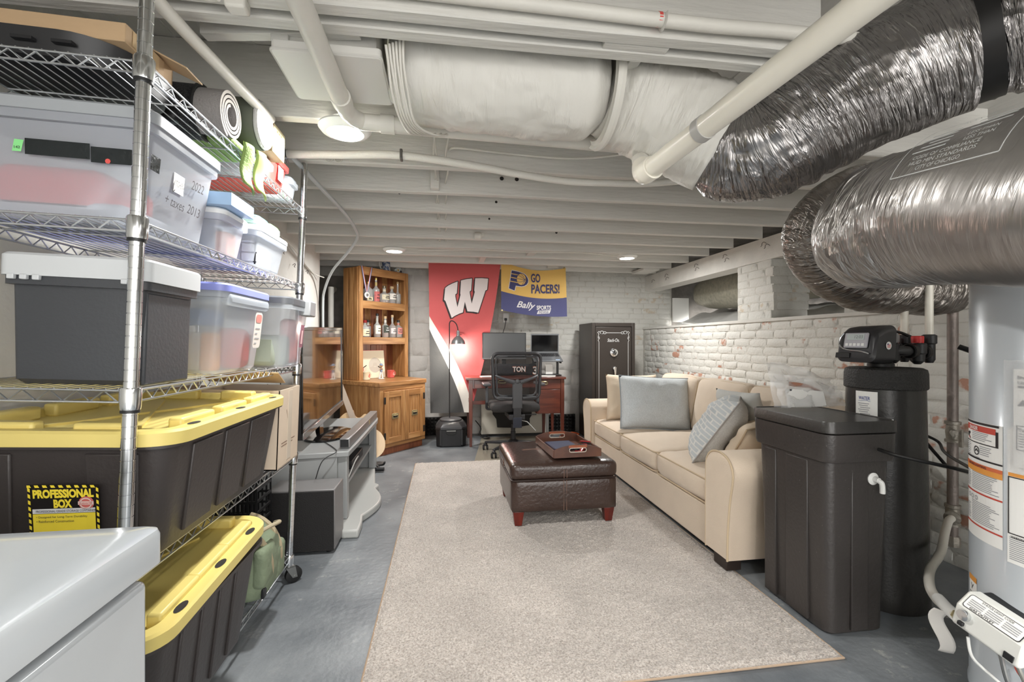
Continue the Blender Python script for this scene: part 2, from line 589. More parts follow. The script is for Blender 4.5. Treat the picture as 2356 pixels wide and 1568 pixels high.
def lay(parent, name, variants, L, H, jx, jz, org, ud, rows, u0, u1, skip=None, rz=0, half=True, rnd=random.Random(3)):
    """lay bricks row by row on a vertical face; org = foot of the face, ud = unit vector along it"""
    n = 0
    for r in range(rows[0], rows[1]):
        z = (r + .5) * (H + jz)
        u = u0 - (L + jx) * ((r % 2) * .5 + rnd.uniform(0, .2))
        while u < u1 - .03:
            Lk = L * rnd.choice((1, 1, 1, .95, 1.06, .52)) if L < .3 else L
            w = min(Lk, u1 - u); s = max(u, u0); w = u + w - s
            if w > .05 and not (skip and skip(s + w / 2, z)):
                o = bpy.data.objects.new(name, rnd.choice(variants)); COL.objects.link(o); o.parent = parent
                o.location = Vector(org) + Vector(ud) * (s + w / 2) + Vector((0, 0, z + rnd.uniform(-.003, .003)))
                o.rotation_euler = (0, rnd.uniform(-.012, .012), rz)
                o.scale = (w / L * rnd.uniform(.97, 1.0), rnd.uniform(.6, 1.35), rnd.uniform(.95, 1.03)); n += 1
            u += Lk + jx
    return n

BV = brick_variants(.2, .06, .010, M_brick, seed=1, jit=.0032)
BC = brick_variants(.2, .06, .007, M_brickclean, seed=2, jit=.0026)
BL = brick_variants(.395, .19, .007, M_block, seed=3, jit=.003, n=4)

# right wall: knee wall of painted brick with the crawl space above it
wr = stru(G().bb((2.6, -2.4, 0), (2.95, 5.75, 1.335)).build('wall_right', M_mortar))
lay(wr, 'brick', BV, .2, .06, .012, .0095, (2.602, 0, 0), (0, 1, 0), (10, 19), 2.3, 5.7, rz=-PI / 2)
lay(wr, 'brick', BV, .2, .06, .012, .0095, (2.602, 0, 0), (0, 1, 0), (0, 19), 1.5, 2.3, rz=-PI / 2)
o = G().bb((2.585, 1.2, 1.318), (2.96, 5.74, 1.345)).build('ledge', M_paint, wr, bevel=.004)

# back wall
wb = stru(thing('wall_back', None, None))
g = G()
g.bb((-1.75, 5.75, 0), (3.0, 6.05, 2.29))
g.build('mortar', M_mortar, wb)
lay(wb, 'block', BL, .395, .19, .008, .008, (0, 5.751, 0), (1, 0, 0), (0, 10), -.95, .66, rz=0)
lay(wb, 'block', BL, .395, .19, .008, .008, (0, 5.751, 0), (1, 0, 0), (0, 5), .67, 1.75, rz=0)
lay(wb, 'brick', BC, .2, .06, .012, .0095, (0, 5.751, 0), (1, 0, 0), (15, 29), .67, 2.98, rz=0)
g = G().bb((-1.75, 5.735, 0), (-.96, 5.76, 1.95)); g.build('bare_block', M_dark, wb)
# left wall: plastered, stepping back near the corner
wl = stru(thing('wall_left', None, None))
g = G()
def fn(u, v):
    y = -2.4 + 7.2 * u; z = 2.29 * v
    n = noise.noise(Vector((y * 2.3, z * 2.3, 1))) * .012 + noise.noise(Vector((y * 7, z * 7, 4))) * .004
    return (-1.25 + n, y, z)
g.grid(fn, 90, 34)
g.build('plaster', M_paint, wl)
G().bb((-1.7, 4.6, 0), (-1.262, 4.8, 2.29)).build('return', M_paint, wl)
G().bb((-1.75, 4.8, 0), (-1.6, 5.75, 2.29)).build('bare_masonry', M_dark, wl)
# beam on brick piers over the right wall
bm_ = stru(joist_mesh(40).build('beam', M_joist))
bm_.data = G().rings([[(2.62 + noise.noise(Vector((y, 3, 0))) * .005, y, 1.83), (2.82, y, 1.83), (2.82, y, 2.018), (2.625, y, 2.018)] for y in [-2.4 + .34 * i for i in range(25)]]).mesh('beam', M_joist)
for k, (y0, y1) in enumerate(((3.35, 3.81), (1.5, 2.69))):
    p = stru(G().bb((2.63, y0, 1.345), (2.93, y1, 1.829)).build('brick_pier', M_mortar))
    lay(p, 'brick', BC, .2, .06, .012, .0095, (2.631, y0, 1.345), (0, 1, 0), (0, 7), .0, min(y1 - y0, .46) if k == 0 else 1.19, rz=-PI / 2)
    lay(p, 'brick', BC, .145, .06, .012, .0095, (2.63, y0 + .001, 1.345), (1, 0, 0), (0, 7), 0, .3, rz=0)

# crawl space behind the knee wall
M_sheet = mat('white_vapour_sheet', (214, 214, 212), .35, var=.06, vscale=4, bump=.5, bscale=9)
g = G()
def fn(u, v):
    x = 2.97 + 1.75 * u; y = 1.1 + 4.55 * v
    z = 1.352 + (.10 + .16 * v) * (1 - math.exp(-u * 4)) + .09 * u * noise.noise(Vector((x * 2.5, y * 2, 2))) + .05 * abs(noise.noise(Vector((x * 4, y * 5, 9)))) * min(1, u * 8)
    return (x, y, z)
g.grid(fn, 30, 70)
tag(g.build('vapour_sheet', M_sheet, sharp=60), 'crumpled white plastic sheet covering the crawl space ground behind the brick ledge', 'plastic sheet')
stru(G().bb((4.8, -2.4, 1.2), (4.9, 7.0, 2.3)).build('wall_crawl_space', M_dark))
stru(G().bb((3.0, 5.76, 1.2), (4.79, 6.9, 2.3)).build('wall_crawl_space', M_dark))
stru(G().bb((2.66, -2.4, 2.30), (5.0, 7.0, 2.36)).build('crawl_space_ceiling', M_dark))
stru(G().bb((2.82, -2.4, 1.83), (2.86, 6.9, 2.29)).build('rim_board', M_dark)) if False else None
t = thing('galvanised_duct', 'dull galvanised sheet metal duct in the crawl space above the brick ledge', 'duct', (3.38, 4.72, 1.78))
g = G(); n = 20; rings = []
for (y, rx, rz_) in ((.95, .05, .05), (.85, .17, .15), (.6, .23, .21), (.2, .25, .23), (-.25, .25, .23), (-.3, .255, .235), (-.33, .255, .235), (-.36, .24, .22), (-2.9, .24, .22)):
    rings.append([(rx * math.copysign(abs(math.cos(2 * PI * j / n)) ** .75, math.cos(2 * PI * j / n)), y, rz_ * math.copysign(abs(math.sin(2 * PI * j / n)) ** .75, math.sin(2 * PI * j / n))) for j in range(n)])
g.rings(rings).build('duct_shell', M_galv, t)
M_foil = mat('foil_tape', (190, 190, 190), .2, 1, bump=1.2, bscale=40)
G().tube([(0, -.2, 0), (0, -.42, 0)], .257, 24).build('foil_tape', M_foil, t)
tag(G().bb((3.0, 5.70, 1.42), (3.22, 5.73, 1.74)).build('foam_board', M_white), 'white foam board standing at the left end of the crawl space opening', 'board')
tag(G().box((0, 0, 0), (.2, .16, .008)).build('foam_offcut', M_white, M=Matrix.Translation((2.80, 4.86, 1.368)) @ Euler((.12, -.05, .4)).to_matrix().to_4x4()), 'small white foam offcut lying on the ledge by the back corner', 'board')

# lamps
M_led = mat('lit_diffuser', (255, 252, 244), .4, emit=7)
def led(x, y, z, r, label, vis=True):
    t = thing('ceiling_light', label, 'ceiling light', (x, y, z), group='round ceiling lights')
    G().lathe([(r * .93, .036), (r * .93, .03), (r * 1.12, .028), (r * 1.15, .02), (r * 1.02, .006), (r * .80, 0), (r * .80, .012)], 40, cap=False).build('trim_ring', M_white, t)
    G().lathe([(r * .7, .034), (r * .7, .05)], 24).build('junction_box', M_white, t)
    G().lathe([(r * .80, .012), (r * .79, .004), (.001, .002)], 40, cap=False).build('diffuser', M_led, t)
    l = bpy.data.lights.new('lamp', 'AREA'); l.shape = 'DISK'; l.size = r * 1.6; l.energy = LED_WATTS; l.color = (1, .99, .965)
    lo = bpy.data.objects.new('lamp', l); COL.objects.link(lo); lo.parent = t; lo.location = (0, 0, -.006)
    return t
led(-.393, 1.885, 1.975, .088, 'large lit round ceiling light below the white conduit elbow, nearest the camera')
led(-.47, 4.34, 1.988, .09, 'small lit round ceiling light above the wooden hutch')
led(1.80, 4.36, 1.988, .09, 'small lit round ceiling light above the black safe')
for (x, y, nm) in ((.35, -.75, 'nearest one'), (1.85, -.3, 'right one'), (.6, -1.9, 'farthest one')):
    led(x, y, 1.93, .1, 'lit round ceiling light behind the camera, %s' % nm)
# ================================================================ WIRE SHELVING AND WHAT STANDS ON IT
MS = Matrix.Translation((-.742, 1.145, 0)) @ Matrix.Rotation(math.radians(2.1), 4, 'Y')
LV = (1.787, 1.427, 1.041, .616, .13)
def on(x, y, z, rz=0):
    return MS @ Matrix.Translation((x, y, z)) @ Matrix.Rotation(rz, 4, 'Z')

rack = thing('wire_shelving_unit', 'tall chrome wire shelving unit on casters along the left wall', 'shelving', M=MS)
DX, DY = -.435, 1.163
# posts with grooves
def post_mesh():
    prof = []; z = .10
    while z < 2.0:
        prof += [(.0148, z), (.0148, z + .0222), (.0138, z + .0228), (.0138, z + .0242), (.0148, z + .0248)]; z += .0254
    return G().lathe(prof + [(.0148, 2.005), (.012, 2.01)], 16).mesh('post', M_chrome, 25)
pm = post_mesh()
def inst(name, me, parent, loc=(0, 0, 0), rot=(0, 0, 0)):
    o = bpy.data.objects.new(name, me); COL.objects.link(o); o.parent = parent; o.location = loc; o.rotation_euler = rot
    return o
for (x, y) in ((0, 0), (0, DY), (DX, 0), (DX, DY)):
    inst('post', pm, rack, (x, y, 0))
def truss(L, n):
    g = G(); r = .0028
    g.tube([(.016, 0, 0), (L - .016, 0, 0)], r, 6); g.tube([(.016, 0, -.026), (L - .016, 0, -.026)], r, 6)
    zz = [(.03 + (L - .06) * i / (2 * n), .0035, -.001 if i % 2 else -.025) for i in range(2 * n + 1)]
    g.tube(zz, .0021, 5)
    return g.mesh('rail', M_wire, 60)
tl, ts = truss(DY, 21), truss(-DX, 7)
g = G()
for i in range(1, 17):
    x = DX + (-DX) * i / 17
    g.tube([(x, 0, .003), (x, DY, .003)], .0016, 5)
for y in (.2, .48, .76, 1.02):
    g.tube([(DX, y, -.001), (0, y, -.001)], .0025, 5)
deck = g.mesh('shelf', M_wire, 60)
col_m = G().lathe([(.0152, -.042), (.0195, -.042), (.0205, -.036), (.021, .004), (.0195, .008), (.0152, .008)], 20).mesh('collar', M_chrome)
ring_m = G().lathe([(.0152, -.049), (.0185, -.049), (.0185, -.042), (.0152, -.042)], 16).mesh('collar_ring', M_black)
for z in LV:
    s = inst('shelf', deck, rack, (0, 0, z)); s['kind'] = 'stuff'
    inst('rail', tl, s, (0, 0, 0), (0, 0, PI / 2)); inst('rail', tl, s, (DX, 0, 0), (0, 0, PI / 2))
    inst('rail', ts, s, (DX, 0, 0)); inst('rail', ts, s, (DX, DY, 0))
    for (x, y) in ((0, 0), (0, DY), (DX, 0), (DX, DY)):
        inst('collar', col_m, s, (x, y, 0)); inst('collar_ring', ring_m, s, (x, y, 0))
cz = .038
gw = G().lathe([(.001, -.014), (.03, -.014), (.038, -.010), (.038, .010), (.03, .014), (.001, .014)], 24)
wheel = gw.mesh('wheel', M_rubber)
g = G(); g.lathe([(.012, .085), (.02, .085), (.02, .098), (.012, .1)], 16)
for s in (-1, 1):
    g.add([(s * .018, -.022, .085), (s * .018, .022, .085), (s * .018, .034, .03), (s * .018, .012, .03)] + [(s * .021, -.022, .085), (s * .021, .022, .085), (s * .021, .034, .03), (s * .021, .012, .03)],
          [(0, 1, 2, 3), (4, 7, 6, 5), (0, 4, 5, 1), (1, 5, 6, 2), (2, 6, 7, 3), (3, 7, 4, 0)])
g.bb((-.021, -.022, .083), (.021, .022, .087)); g.tube([(-.024, .022, cz), (.024, .022, cz)], .005, 10)
fork = g.mesh('caster', M_steel)
for (x, y, a) in ((0, DY, -.9), (0, 0, .5), (DX, DY, .2), (DX, 0, 1)):
    c_ = inst('caster', fork, rack, (x, y, 0), (0, 0, a))
    inst('wheel', wheel, c_, (0, .022, cz), (0, PI / 2, 0))

# ---- plastic bins
def bin_rings(w, d, h, taper, r, z0=0, rim=.012, rimh=.02, n=5):
    R = []
    for (z, k, rr) in ((0, -.012, r * .6), (.012, 0, r), (h - rimh, taper, r), (h - rimh, taper + rim, r + rim / 2), (h, taper + rim, r + rim / 2)):
        R.append([(x, y, z0 + z) for x, y in rrect(w + 2 * k, d + 2 * k, rr, n)])
    return R
def lid_rings(w, d, z0, h, r, lip=.0, dish=.012, n=5):
    R = []
    for (z, k) in ((0, -.004), (0, 0), (h - .006, 0), (h, -.006), (h, -.03), (h - dish, -.036), (h - dish, -min(w, d) * .42)):
        R.append([(x, y, z0 + z) for x, y in rrect(w + 2 * k, d + 2 * k, max(.004, r + k * .5), n)])
    return R

M_milk = milky('translucent_bin_plastic', (220, 225, 232), .46)
M_clear = milky('clear_bin_plastic', (224, 230, 236), .5, .15)
M_bluelid = mat('periwinkle_lid', (138, 146, 216), .4)
M_greylid = mat('light_grey_lid', (196, 199, 201), .4)
M_dgreylid = mat('dark_grey_lid', (86, 88, 92), .35)
M_whitelid = mat('white_lid', (236, 236, 234), .4)
M_binblack = mat('slate_bin_plastic', (62, 64, 68), .4, var=.05, bump=.08, bscale=120)

def simple_bin(name, label, M, w, d, h, bodym, lidm, lidh=.03, taper=.018, r=.03, over=.012, group=None, latches=None):
    t = thing(name, label, 'storage bin', M=M, group=group)
    G().rings(bin_rings(w - 2 * taper - .024, d - 2 * taper - .024, h - lidh, taper, r)).build('body', bodym, t)
    l = G().rings(lid_rings(w + over * 2 - .02, d + over * 2 - .02, h - lidh, lidh, r + .01)).build('lid', lidm, t)
    return t, l

# top shelf -------------------------------------------------
z = LV[0]
t = thing('tray', 'shallow black plastic tote lid lying upside down on the top shelf', 'tray', M=on(-.272, .18, z + .004))
R = []
for (zz, k, r) in ((0, -.03, .08), (.008, -.012, .09), (.045, .0, .1), (.062, .004, .1), (.062, -.004, .1), (.02, -.018, .09), (.015, -.05, .06)):
    R.append([(x, y, zz) for x, y in rrect(.40 + 2 * k, .30 + 2 * k, r + .03, 8)])
G().rings(R).build('dish', M_black, t)
for x in (-.13, -.0, .08):
    G().bb((x - .012, -.16, .03), (x + .03, -.147, .037)).build('molded_latch', M_black, t)
t = thing('cardboard_box', 'long tan cardboard carton lying across the black tray at the top left', 'box', M=on(-.235, .12, z + .067))
G().box((0, 0, .022), (.33, .15, .044)).build('carton', M_card, t, bevel=.002)
G().bb((-.166, -.0755, .0), (-.135, .0755, .0445)).build('packing_tape', mat('tan_tape', (172, 128, 84), .3), t)
G().bb((.1656, -.05, .005), (.1665, .05, .04)).build('packing_tape', mat('clear_tape', (205, 178, 140), .15), t)
t = thing('maroon_box', 'dull maroon box with pale lettering at the far left of the top shelf', 'box', M=on(-.425, .17, z + .067))
G().box((0, 0, .035), (.045, .1, .07)).build('carton', mat('maroon_card', (120, 88, 92), .6), t, bevel=.002)
decal('lettering', M_paper, t, [stroke2([(.0 + .009 * math.cos(a * PI / 8), .035 + .014 * math.sin(a * PI / 8)) for a in range(-5, 6)], .004), disc2(.018, .058, .004, 8)], plane_map((0, -.0506, 0), (1, 0, 0), (0, 0, 1)))
t = thing('cardboard_box', 'small open cardboard box with its flap sticking out towards the room, top shelf', 'box', M=on(-.15, .205, z + .052))
g = G(); 
for (a, b) in (((-.07, -.045, 0), (.07, .045, .004)), ((-.07, -.045, 0), (-.066, .045, .07)), ((.066, -.045, 0), (.07, .045, .07)), ((-.07, -.045, 0), (.07, -.041, .07)), ((-.07, .041, 0), (.07, .045, .07))):
    g.bb(a, b)
g.build('carton', M_card, t)
G().add([(.07, -.045, .07), (.07, .045, .07), (.15, .04, .035), (.15, -.04, .035), (.07, -.045, .066), (.07, .045, .066), (.15, .04, .031), (.15, -.04, .031)], [(0, 1, 2, 3), (4, 7, 6, 5), (0, 4, 5, 1), (1, 5, 6, 2), (2, 6, 7, 3), (3, 7, 4, 0)]).build('flap', M_card, t)
# rolled mat in a mesh bag
t = thing('rolled_mat', 'thick grey waffle mat rolled up in a black mesh bag, end facing the room', 'mat', M=on(-.075, .42, z + .083))
M_mat = mat('grey_waffle_foam', (146, 142, 140), .8, bump=.5, bscale=150)
def spiral(r0, r1, turns, n=90):
    return [((r0 + (r1 - r0) * k / n), 2 * PI * turns * k / n + 1.9) for k in range(n + 1)]
sp = spiral(.03, .074, 3.4)
g = G(); th = .0045
v = []
for (r, a) in sp:
    for (x, dr) in ((-.05, th), (.075, th), (.075, -th), (-.05, -th)):
        v.append((x, (r + dr) * math.cos(a), (r + dr) * math.sin(a)))
f = []
for k in range(len(sp) - 1):
    for j in range(4):
        f.append((4 * k + j, 4 * k + (j + 1) % 4, 4 * k + 4 + (j + 1) % 4, 4 * k + 4 + j))
f += [(0, 1, 2, 3), tuple(4 * (len(sp) - 1) + j for j in (3, 2, 1, 0))]
g.add(v, f).build('foam_roll', M_mat, t)
g = G(); v = [(.0757, (r + s * th) * math.cos(a), (r + s * th) * math.sin(a)) for (r, a) in sp for s in (-1, 1)]
g.add(v, [(2 * k, 2 * k + 2, 2 * k + 3, 2 * k + 1) for k in range(len(sp) - 1)]).build('cut_edge', mat('pale_foam_edge', (178, 172, 164), .8), t)
M_mesh = mat('black_mesh_fabric', (44, 44, 46), .75, var=.8, vscale=260, bump=.5, bscale=260, detail=0)
G().tube([(-.36, 0, 0), (-.34, 0, 0), (-.02, 0, 0), (.0, 0, 0)], [.05, .080, .081, .079], 28).build('mesh_bag', M_mesh, t)
G().tube([(-.004, .081 * math.cos(a), .081 * math.sin(a)) for a in [2 * PI * k / 28 for k in range(28)]], .005, 6, closed=True).build('drawstring_hem', M_black, t)
softbox(G(), (-.1, -.06, -.045), (.12, .05, .05), .02, 6, nz=.008).build('drawstring_bunch', M_black, t)
# green bag below the felt roll
t = thing('green_bag', 'lime green fabric bag lying on the top shelf with one flap hanging over the rail', 'bag', M=on(-.11, .53, z + .005))
M_green = mat('lime_fabric', (122, 146, 76), .7, var=.12, vscale=9, bump=.3, bscale=120)
softbox(G(), (0, 0, .014), (.22, .2, .028), .012, 6, nz=.004).build('bag_body', M_green, t)
def flap(dx, dy):
    def fn(u, v):
        a = (u - .5)
        return (.12 + dx + .014 * math.sin(u * 3) + .012 * v + .01 * math.cos(v * 5), a * .075 + dy + .012 * math.sin(v * 3), .02 - .135 * v - .02 * u * v)
    return fn
G().grid(flap(0, -.03), 8, 10).build('hanging_flap', M_green, t, solid=.004)
G().grid(flap(.015, .035), 8, 10).build('hanging_flap', mat('light_lime_lining', (150, 166, 92), .7), t, solid=.003)
# felt roll
t = thing('felt_roll', 'dark green fabric roll with a white felt end, beside the rolled mat', 'roll', M=on(-.03, .59, z + .135))
G().tube([(-.3, 0, 0), (-.29, 0, 0), (.03, 0, 0), (.055, 0, 0)], [.06, .084, .086, .083], 30).build('cover', mat('olive_fabric', (92, 96, 84), .8, var=.1), t)
g = G(); N = 30
g.rings([[(.056 + dx, r * (1 + .04 * noise.noise(Vector((j * .9, 0, 3)))) * math.cos(2 * PI * j / N), r * (1 + .04 * noise.noise(Vector((j * .9, 0, 3)))) * math.sin(2 * PI * j / N)) for j in range(N)] for (r, dx) in ((.079, 0), (.081, .006), (.076, .012), (.03, .016))])
g.build('felt_end', mat('white_felt', (188, 188, 186), .9, bump=.6, bscale=60), t)
# pale flat bin, carton with paper on the end
t, _ = simple_bin('flat_bin', 'flat pale plastic bin under the small printed carton, top shelf', on(-.16, .745, z + .005), .32, .10, .075, M_clear, M_whitelid, .018, .005, .012, .003)
t = thing('printed_carton', 'small brown carton with printed cream paper pasted on its end, top shelf', 'box', M=on(-.10, .745, z + .085))
G().box((0, 0, .055), (.26, .125, .11)).build('carton', M_card, t, bevel=.002)
decal('paper_label', mat('cream_paper', (236, 226, 190), .7), t, [rect2(-.058, .004, .058, .106)], plane_map((.1306, 0, 0), (0, 1, 0), (0, 0, 1)))
decal('print', mat('tan_print', (168, 150, 110), .7), t, [rect2(-.052 + .021 * i, .012 + .018 * j, -.038 + .021 * i, .019 + .018 * j) for i in range(5) for j in range(5) if (i * 3 + j) % 4], plane_map((.1312, 0, 0), (0, 1, 0), (0, 0, 1)))
t, l = simple_bin('red_bin', 'coral red plastic bin with a small white label on the top shelf', on(-.2, .905, z + .005), .38, .20, .135, M_red, mat('dark_teal_lid', (84, 104, 104), .4), .012, .012, .02, .004)
decal('label', M_paper, t, [rect2(-.02, .04, .04, .1)], plane_map((.1815, 0, 0), (0, 1, 0), (0, 0, 1)))
t, l = simple_bin('clear_box', 'small clear plastic box at the far end of the top shelf', on(-.13, 1.08, z + .005), .24, .10, .11, M_clear, M_clear, .018, .006, .012, .004)
G().box((0, 0, .05), (.18, .06, .08)).build('contents', M_paper, t, bevel=.006)

# second shelf ----------------------------------------------
z = LV[1] + .005
t, l = simple_bin('translucent_bin', 'large translucent bin with black tape strips and red contents, second shelf', on(-.235, .222, z), .45, .35, .275, M_milk, mat('mid_grey_lid', (158, 162, 166), .35), .032, .02, .03, .016)
G().box((-.03, -.01, .075), (.24, .22, .13)).build('contents', mat('red_cloth', (196, 60, 56), .8), t, bevel=.03, seg=4)
G().box((-.03, 0, .03), (.34, .24, .05)).build('contents', mat('grey_cloth', (170, 172, 178), .8), t, bevel=.01)
M_tape = mat('black_tape', (24, 30, 32), .22, var=.2, bump=.6, bscale=26)
fr = plane_map((0, -.1560, 0), (1, 0, 0), (0, -.07, .997), .0035)
decal('tape', M_tape, t, [rect2(-.036, .142, .097, .178, 6)], fr)
decal('tape', M_tape, t, [rect2(.099, .136, .19, .172, 6)], fr)
decal('sticker', mat('green_sticker', (136, 218, 138), .6), t, [poly2([(-.062, .147), (-.044, .147), (-.038, .173), (-.057, .174)])], fr)
decal('sticker_number', M_ink, t, [word('142', -.051, .156, .012, .006)], plane_map((0, -.1560, 0), (1, 0, 0), (0, -.07, .997), .0045))
decal('red_mark', M_red, t, [disc2(.135, .141, .006, 8)], plane_map((0, -.1560, 0), (1, 0, 0), (0, -.07, .997), .0045))
rt = plane_map((.2035, 0, 0), (0, 1, 0), (.075, 0, .997), .004)
decal('tape', M_tape, t, [rect2(-.158, .135, -.122, .172)], rt)
for shp in ([word('2022', .052, .160, .062, .026, shear=.2, rot=.05), word('+ taxes', -.045, .085, .085, .022, shear=.25), word('2013', .045, .09, .062, .026, shear=.2)] +
      [tuple(map(list, (stroke2([(-.06, .135), (-.06, .112)], .0035)[0] + stroke2([(-.068, .121), (-.06, .111), (-.052, .120)], .0035)[0], [(0, 2, 3, 1), (4, 6, 7, 5), (6, 8, 9, 7)])))]):
    decal('handwriting', M_ink, t, [shp], rt)
def curl(x, y):
    return Vector((.209 + .06 * max(0, .15 - y) * (1 + 6 * max(0, -x)) * .5 + .075 * (y - .16), x, y))
decal('paper_note', M_paper, t, [rect2(-.045, .118, .004, .168, 4)], curl)
decal('handwriting', M_greyink, t, [word('KITCHEN', -.019, .143, .044, .016, shear=.2)], lambda x, y: curl(x, y) + Vector((.0012, 0, 0)))
t2, l = simple_bin('clear_bin', 'clear bin under the light blue screen box, second shelf', on(-.175, .517, z), .33, .2, .148, M_clear, M_whitelid, .02, .012, .022, .01)
G().box((-.02, 0, .06), (.22, .15, .1)).build('contents', mat('slate_contents', (126, 134, 146), .8), t2, bevel=.01)
G().box((.1, .05, .05), (.05, .07, .09)).build('contents', mat('orange_contents', (214, 132, 104), .8), t2, bevel=.006)
t3, l = simple_bin('clear_bin', 'clear bin with a white lid and black grid contents, far end of the second shelf', on(-.17, .815, z), .35, .32, .155, M_clear, M_whitelid, .02, .014, .022, .012)
G().box((.0, .03, .06), (.24, .2, .11)).build('contents', mat('white_contents', (236, 236, 232), .8), t3, bevel=.02)
g = G()
for i in range(5):
    g.tube([(-.05 + .05 * i, -.125, .012), (-.05 + .05 * i, -.125, .1)], .003, 5)
for i in range(3):
    g.tube([(-.06, -.125, .02 + .035 * i), (.155, -.125, .02 + .035 * i)], .003, 5)
o = g.build('wire_grid', M_black, t3); o['kind'] = 'stuff'
t = thing('screen_box', 'flat light blue and white printed box on top of the clear bin, second shelf', 'box', M=on(-.1, .48, z + .149))
G().box((0, 0, .02), (.24, .17, .04)).build('carton', mat('light_blue_card', (160, 190, 222), .5), t, bevel=.001)
decal('lettering', M_paper, t, [word('MAGNETIC DOOR SCREEN', 0, .02, .15, .016)], plane_map((.1206, 0, 0), (0, -1, 0), (0, 0, -1)) if False else plane_map((.1206, 0, .04), (0, -1, 0), (0, 0, -1)))
for k, (c_, lab) in enumerate((((116, 196, 200), 'teal lidded food container on the white lid of the far clear bin'), ((128, 186, 120), 'green food container beside the teal one, second shelf'))):
    t = thing('food_container', lab, 'container', M=on(-.09 + .0 * k, .75 + .12 * k, z + .156))
    G().rings(bin_rings(.12, .09, .032, .006, .02)).build('body', milky('clear_tub_%d' % k, (200, 224, 216), .3), t)
    G().rings(lid_rings(.15, .115, .032, .012, .025, dish=.003)).build('lid', mat('tub_lid', c_, .4), t)

# third shelf -----------------------------------------------
z = LV[2] + .005
t, l = simple_bin('black_bin', 'slate black bin with a thick light grey lid, near end of third shelf', on(-.148, .155, z), .30, .235, .300, M_binblack, M_greylid, .052, .006, .014, .016)
G().bb((.128, -.095, .0), (.139, .095, .225)).build('end_panel', M_binblack, t, bevel=.008)
for x in (-.13, -.105, -.08, .10):
    G().bb((x, -.128, .238), (x + .014, -.118, .25)).build('lid_clip', M_greylid, t, bevel=.002)
t, l = simple_bin('clear_bin', 'clear bin with a periwinkle blue lid in the middle of the third shelf', on(-.175, .607, z), .36, .37, .295, M_clear, M_bluelid, .026, .02, .03, .014)
G().box((-.02, -.05, .185), (.2, .16, .055)).build('contents', mat('blue_box', (96, 124, 170), .7), t, bevel=.004)
decal('lettering', M_paper, t, [word('whitmor', 0, .185, .07, .016)], plane_map((.081, -.08, 0), (0, -1, 0), (0, 0, 1), -.001) if False else plane_map((0, -.131, .37), (-1, 0, 0), (0, 0, -1), .001))
G().box((-.05, -.06, .07), (.14, .14, .13)).build('contents', mat('white_box', (226, 226, 222), .7), t, bevel=.004)
G().box((.09, -.08, .07), (.04, .07, .13)).build('contents', mat('orange_box', (216, 150, 96), .7), t, bevel=.01)
G().box((.08, .1, .08), (.1, .1, .15)).build('contents', mat('red_bundle', (206, 84, 80), .8), t, bevel=.03, seg=3)
G().box((0, 0, .245), (.37, .33, .04)).build('upper_band', M_clear, t, bevel=.012)
lab = plane_map((.172, 0, 0), (0, 1, 0), (.068, 0, .998), .004)
def rr2(x0, y0, x1, y1, r): return poly2([( (x0 + x1) / 2 + a, (y0 + y1) / 2 + b) for a, b in rrect(x1 - x0, y1 - y0, r, 4)])
decal('label', mat('silver_label', (214, 208, 202), .5), t, [rr2(.02, .085, .085, .215, .014)], lab)
decal('label_print', mat('pale_red_print', (206, 132, 124), .6), t, [rr2(.028, .178, .077, .208, .01)], plane_map((.172, 0, 0), (0, 1, 0), (.068, 0, .998), .005))
decal('label_print', M_greyink, t, [rect2(.03, .1 + .018 * k, .05 + .02 * ((k * 7) % 2), .104 + .018 * k) for k in range(4)], plane_map((.172, 0, 0), (0, 1, 0), (.068, 0, .998), .005))
t, l = simple_bin('latch_bin', 'clear bin with charcoal lid and grey latch, far end of third shelf', on(-.12, .985, z), .375, .305, .295, M_clear, M_dgreylid, .03, .02, .03, .012)
G().bb((.168, .035, .225), (.212, .125, .295)).build('latch', mat('grey_latch', (150, 152, 154), .4), t, bevel=.006)
G().box((0, -.02, .07), (.26, .22, .13)).build('contents', mat('olive_contents', (150, 158, 146), .8), t, bevel=.02)
G().box((.11, .08, .11), (.06, .1, .2)).build('contents', mat('red_bundle2', (206, 92, 90), .8), t, bevel=.02)
decal('picture_card', mat('plum_card', (150, 92, 110), .6), t, [rect2(.0, .085, .05, .185)], plane_map((.169, 0, 0), (0, 1, 0), (.068, 0, .998), .004))
decal('picture_highlight', mat('pink_card', (230, 190, 190), .6), t, [rect2(.015, .1, .035, .16)], plane_map((.169, 0, 0), (0, 1, 0), (.068, 0, .998), .005))

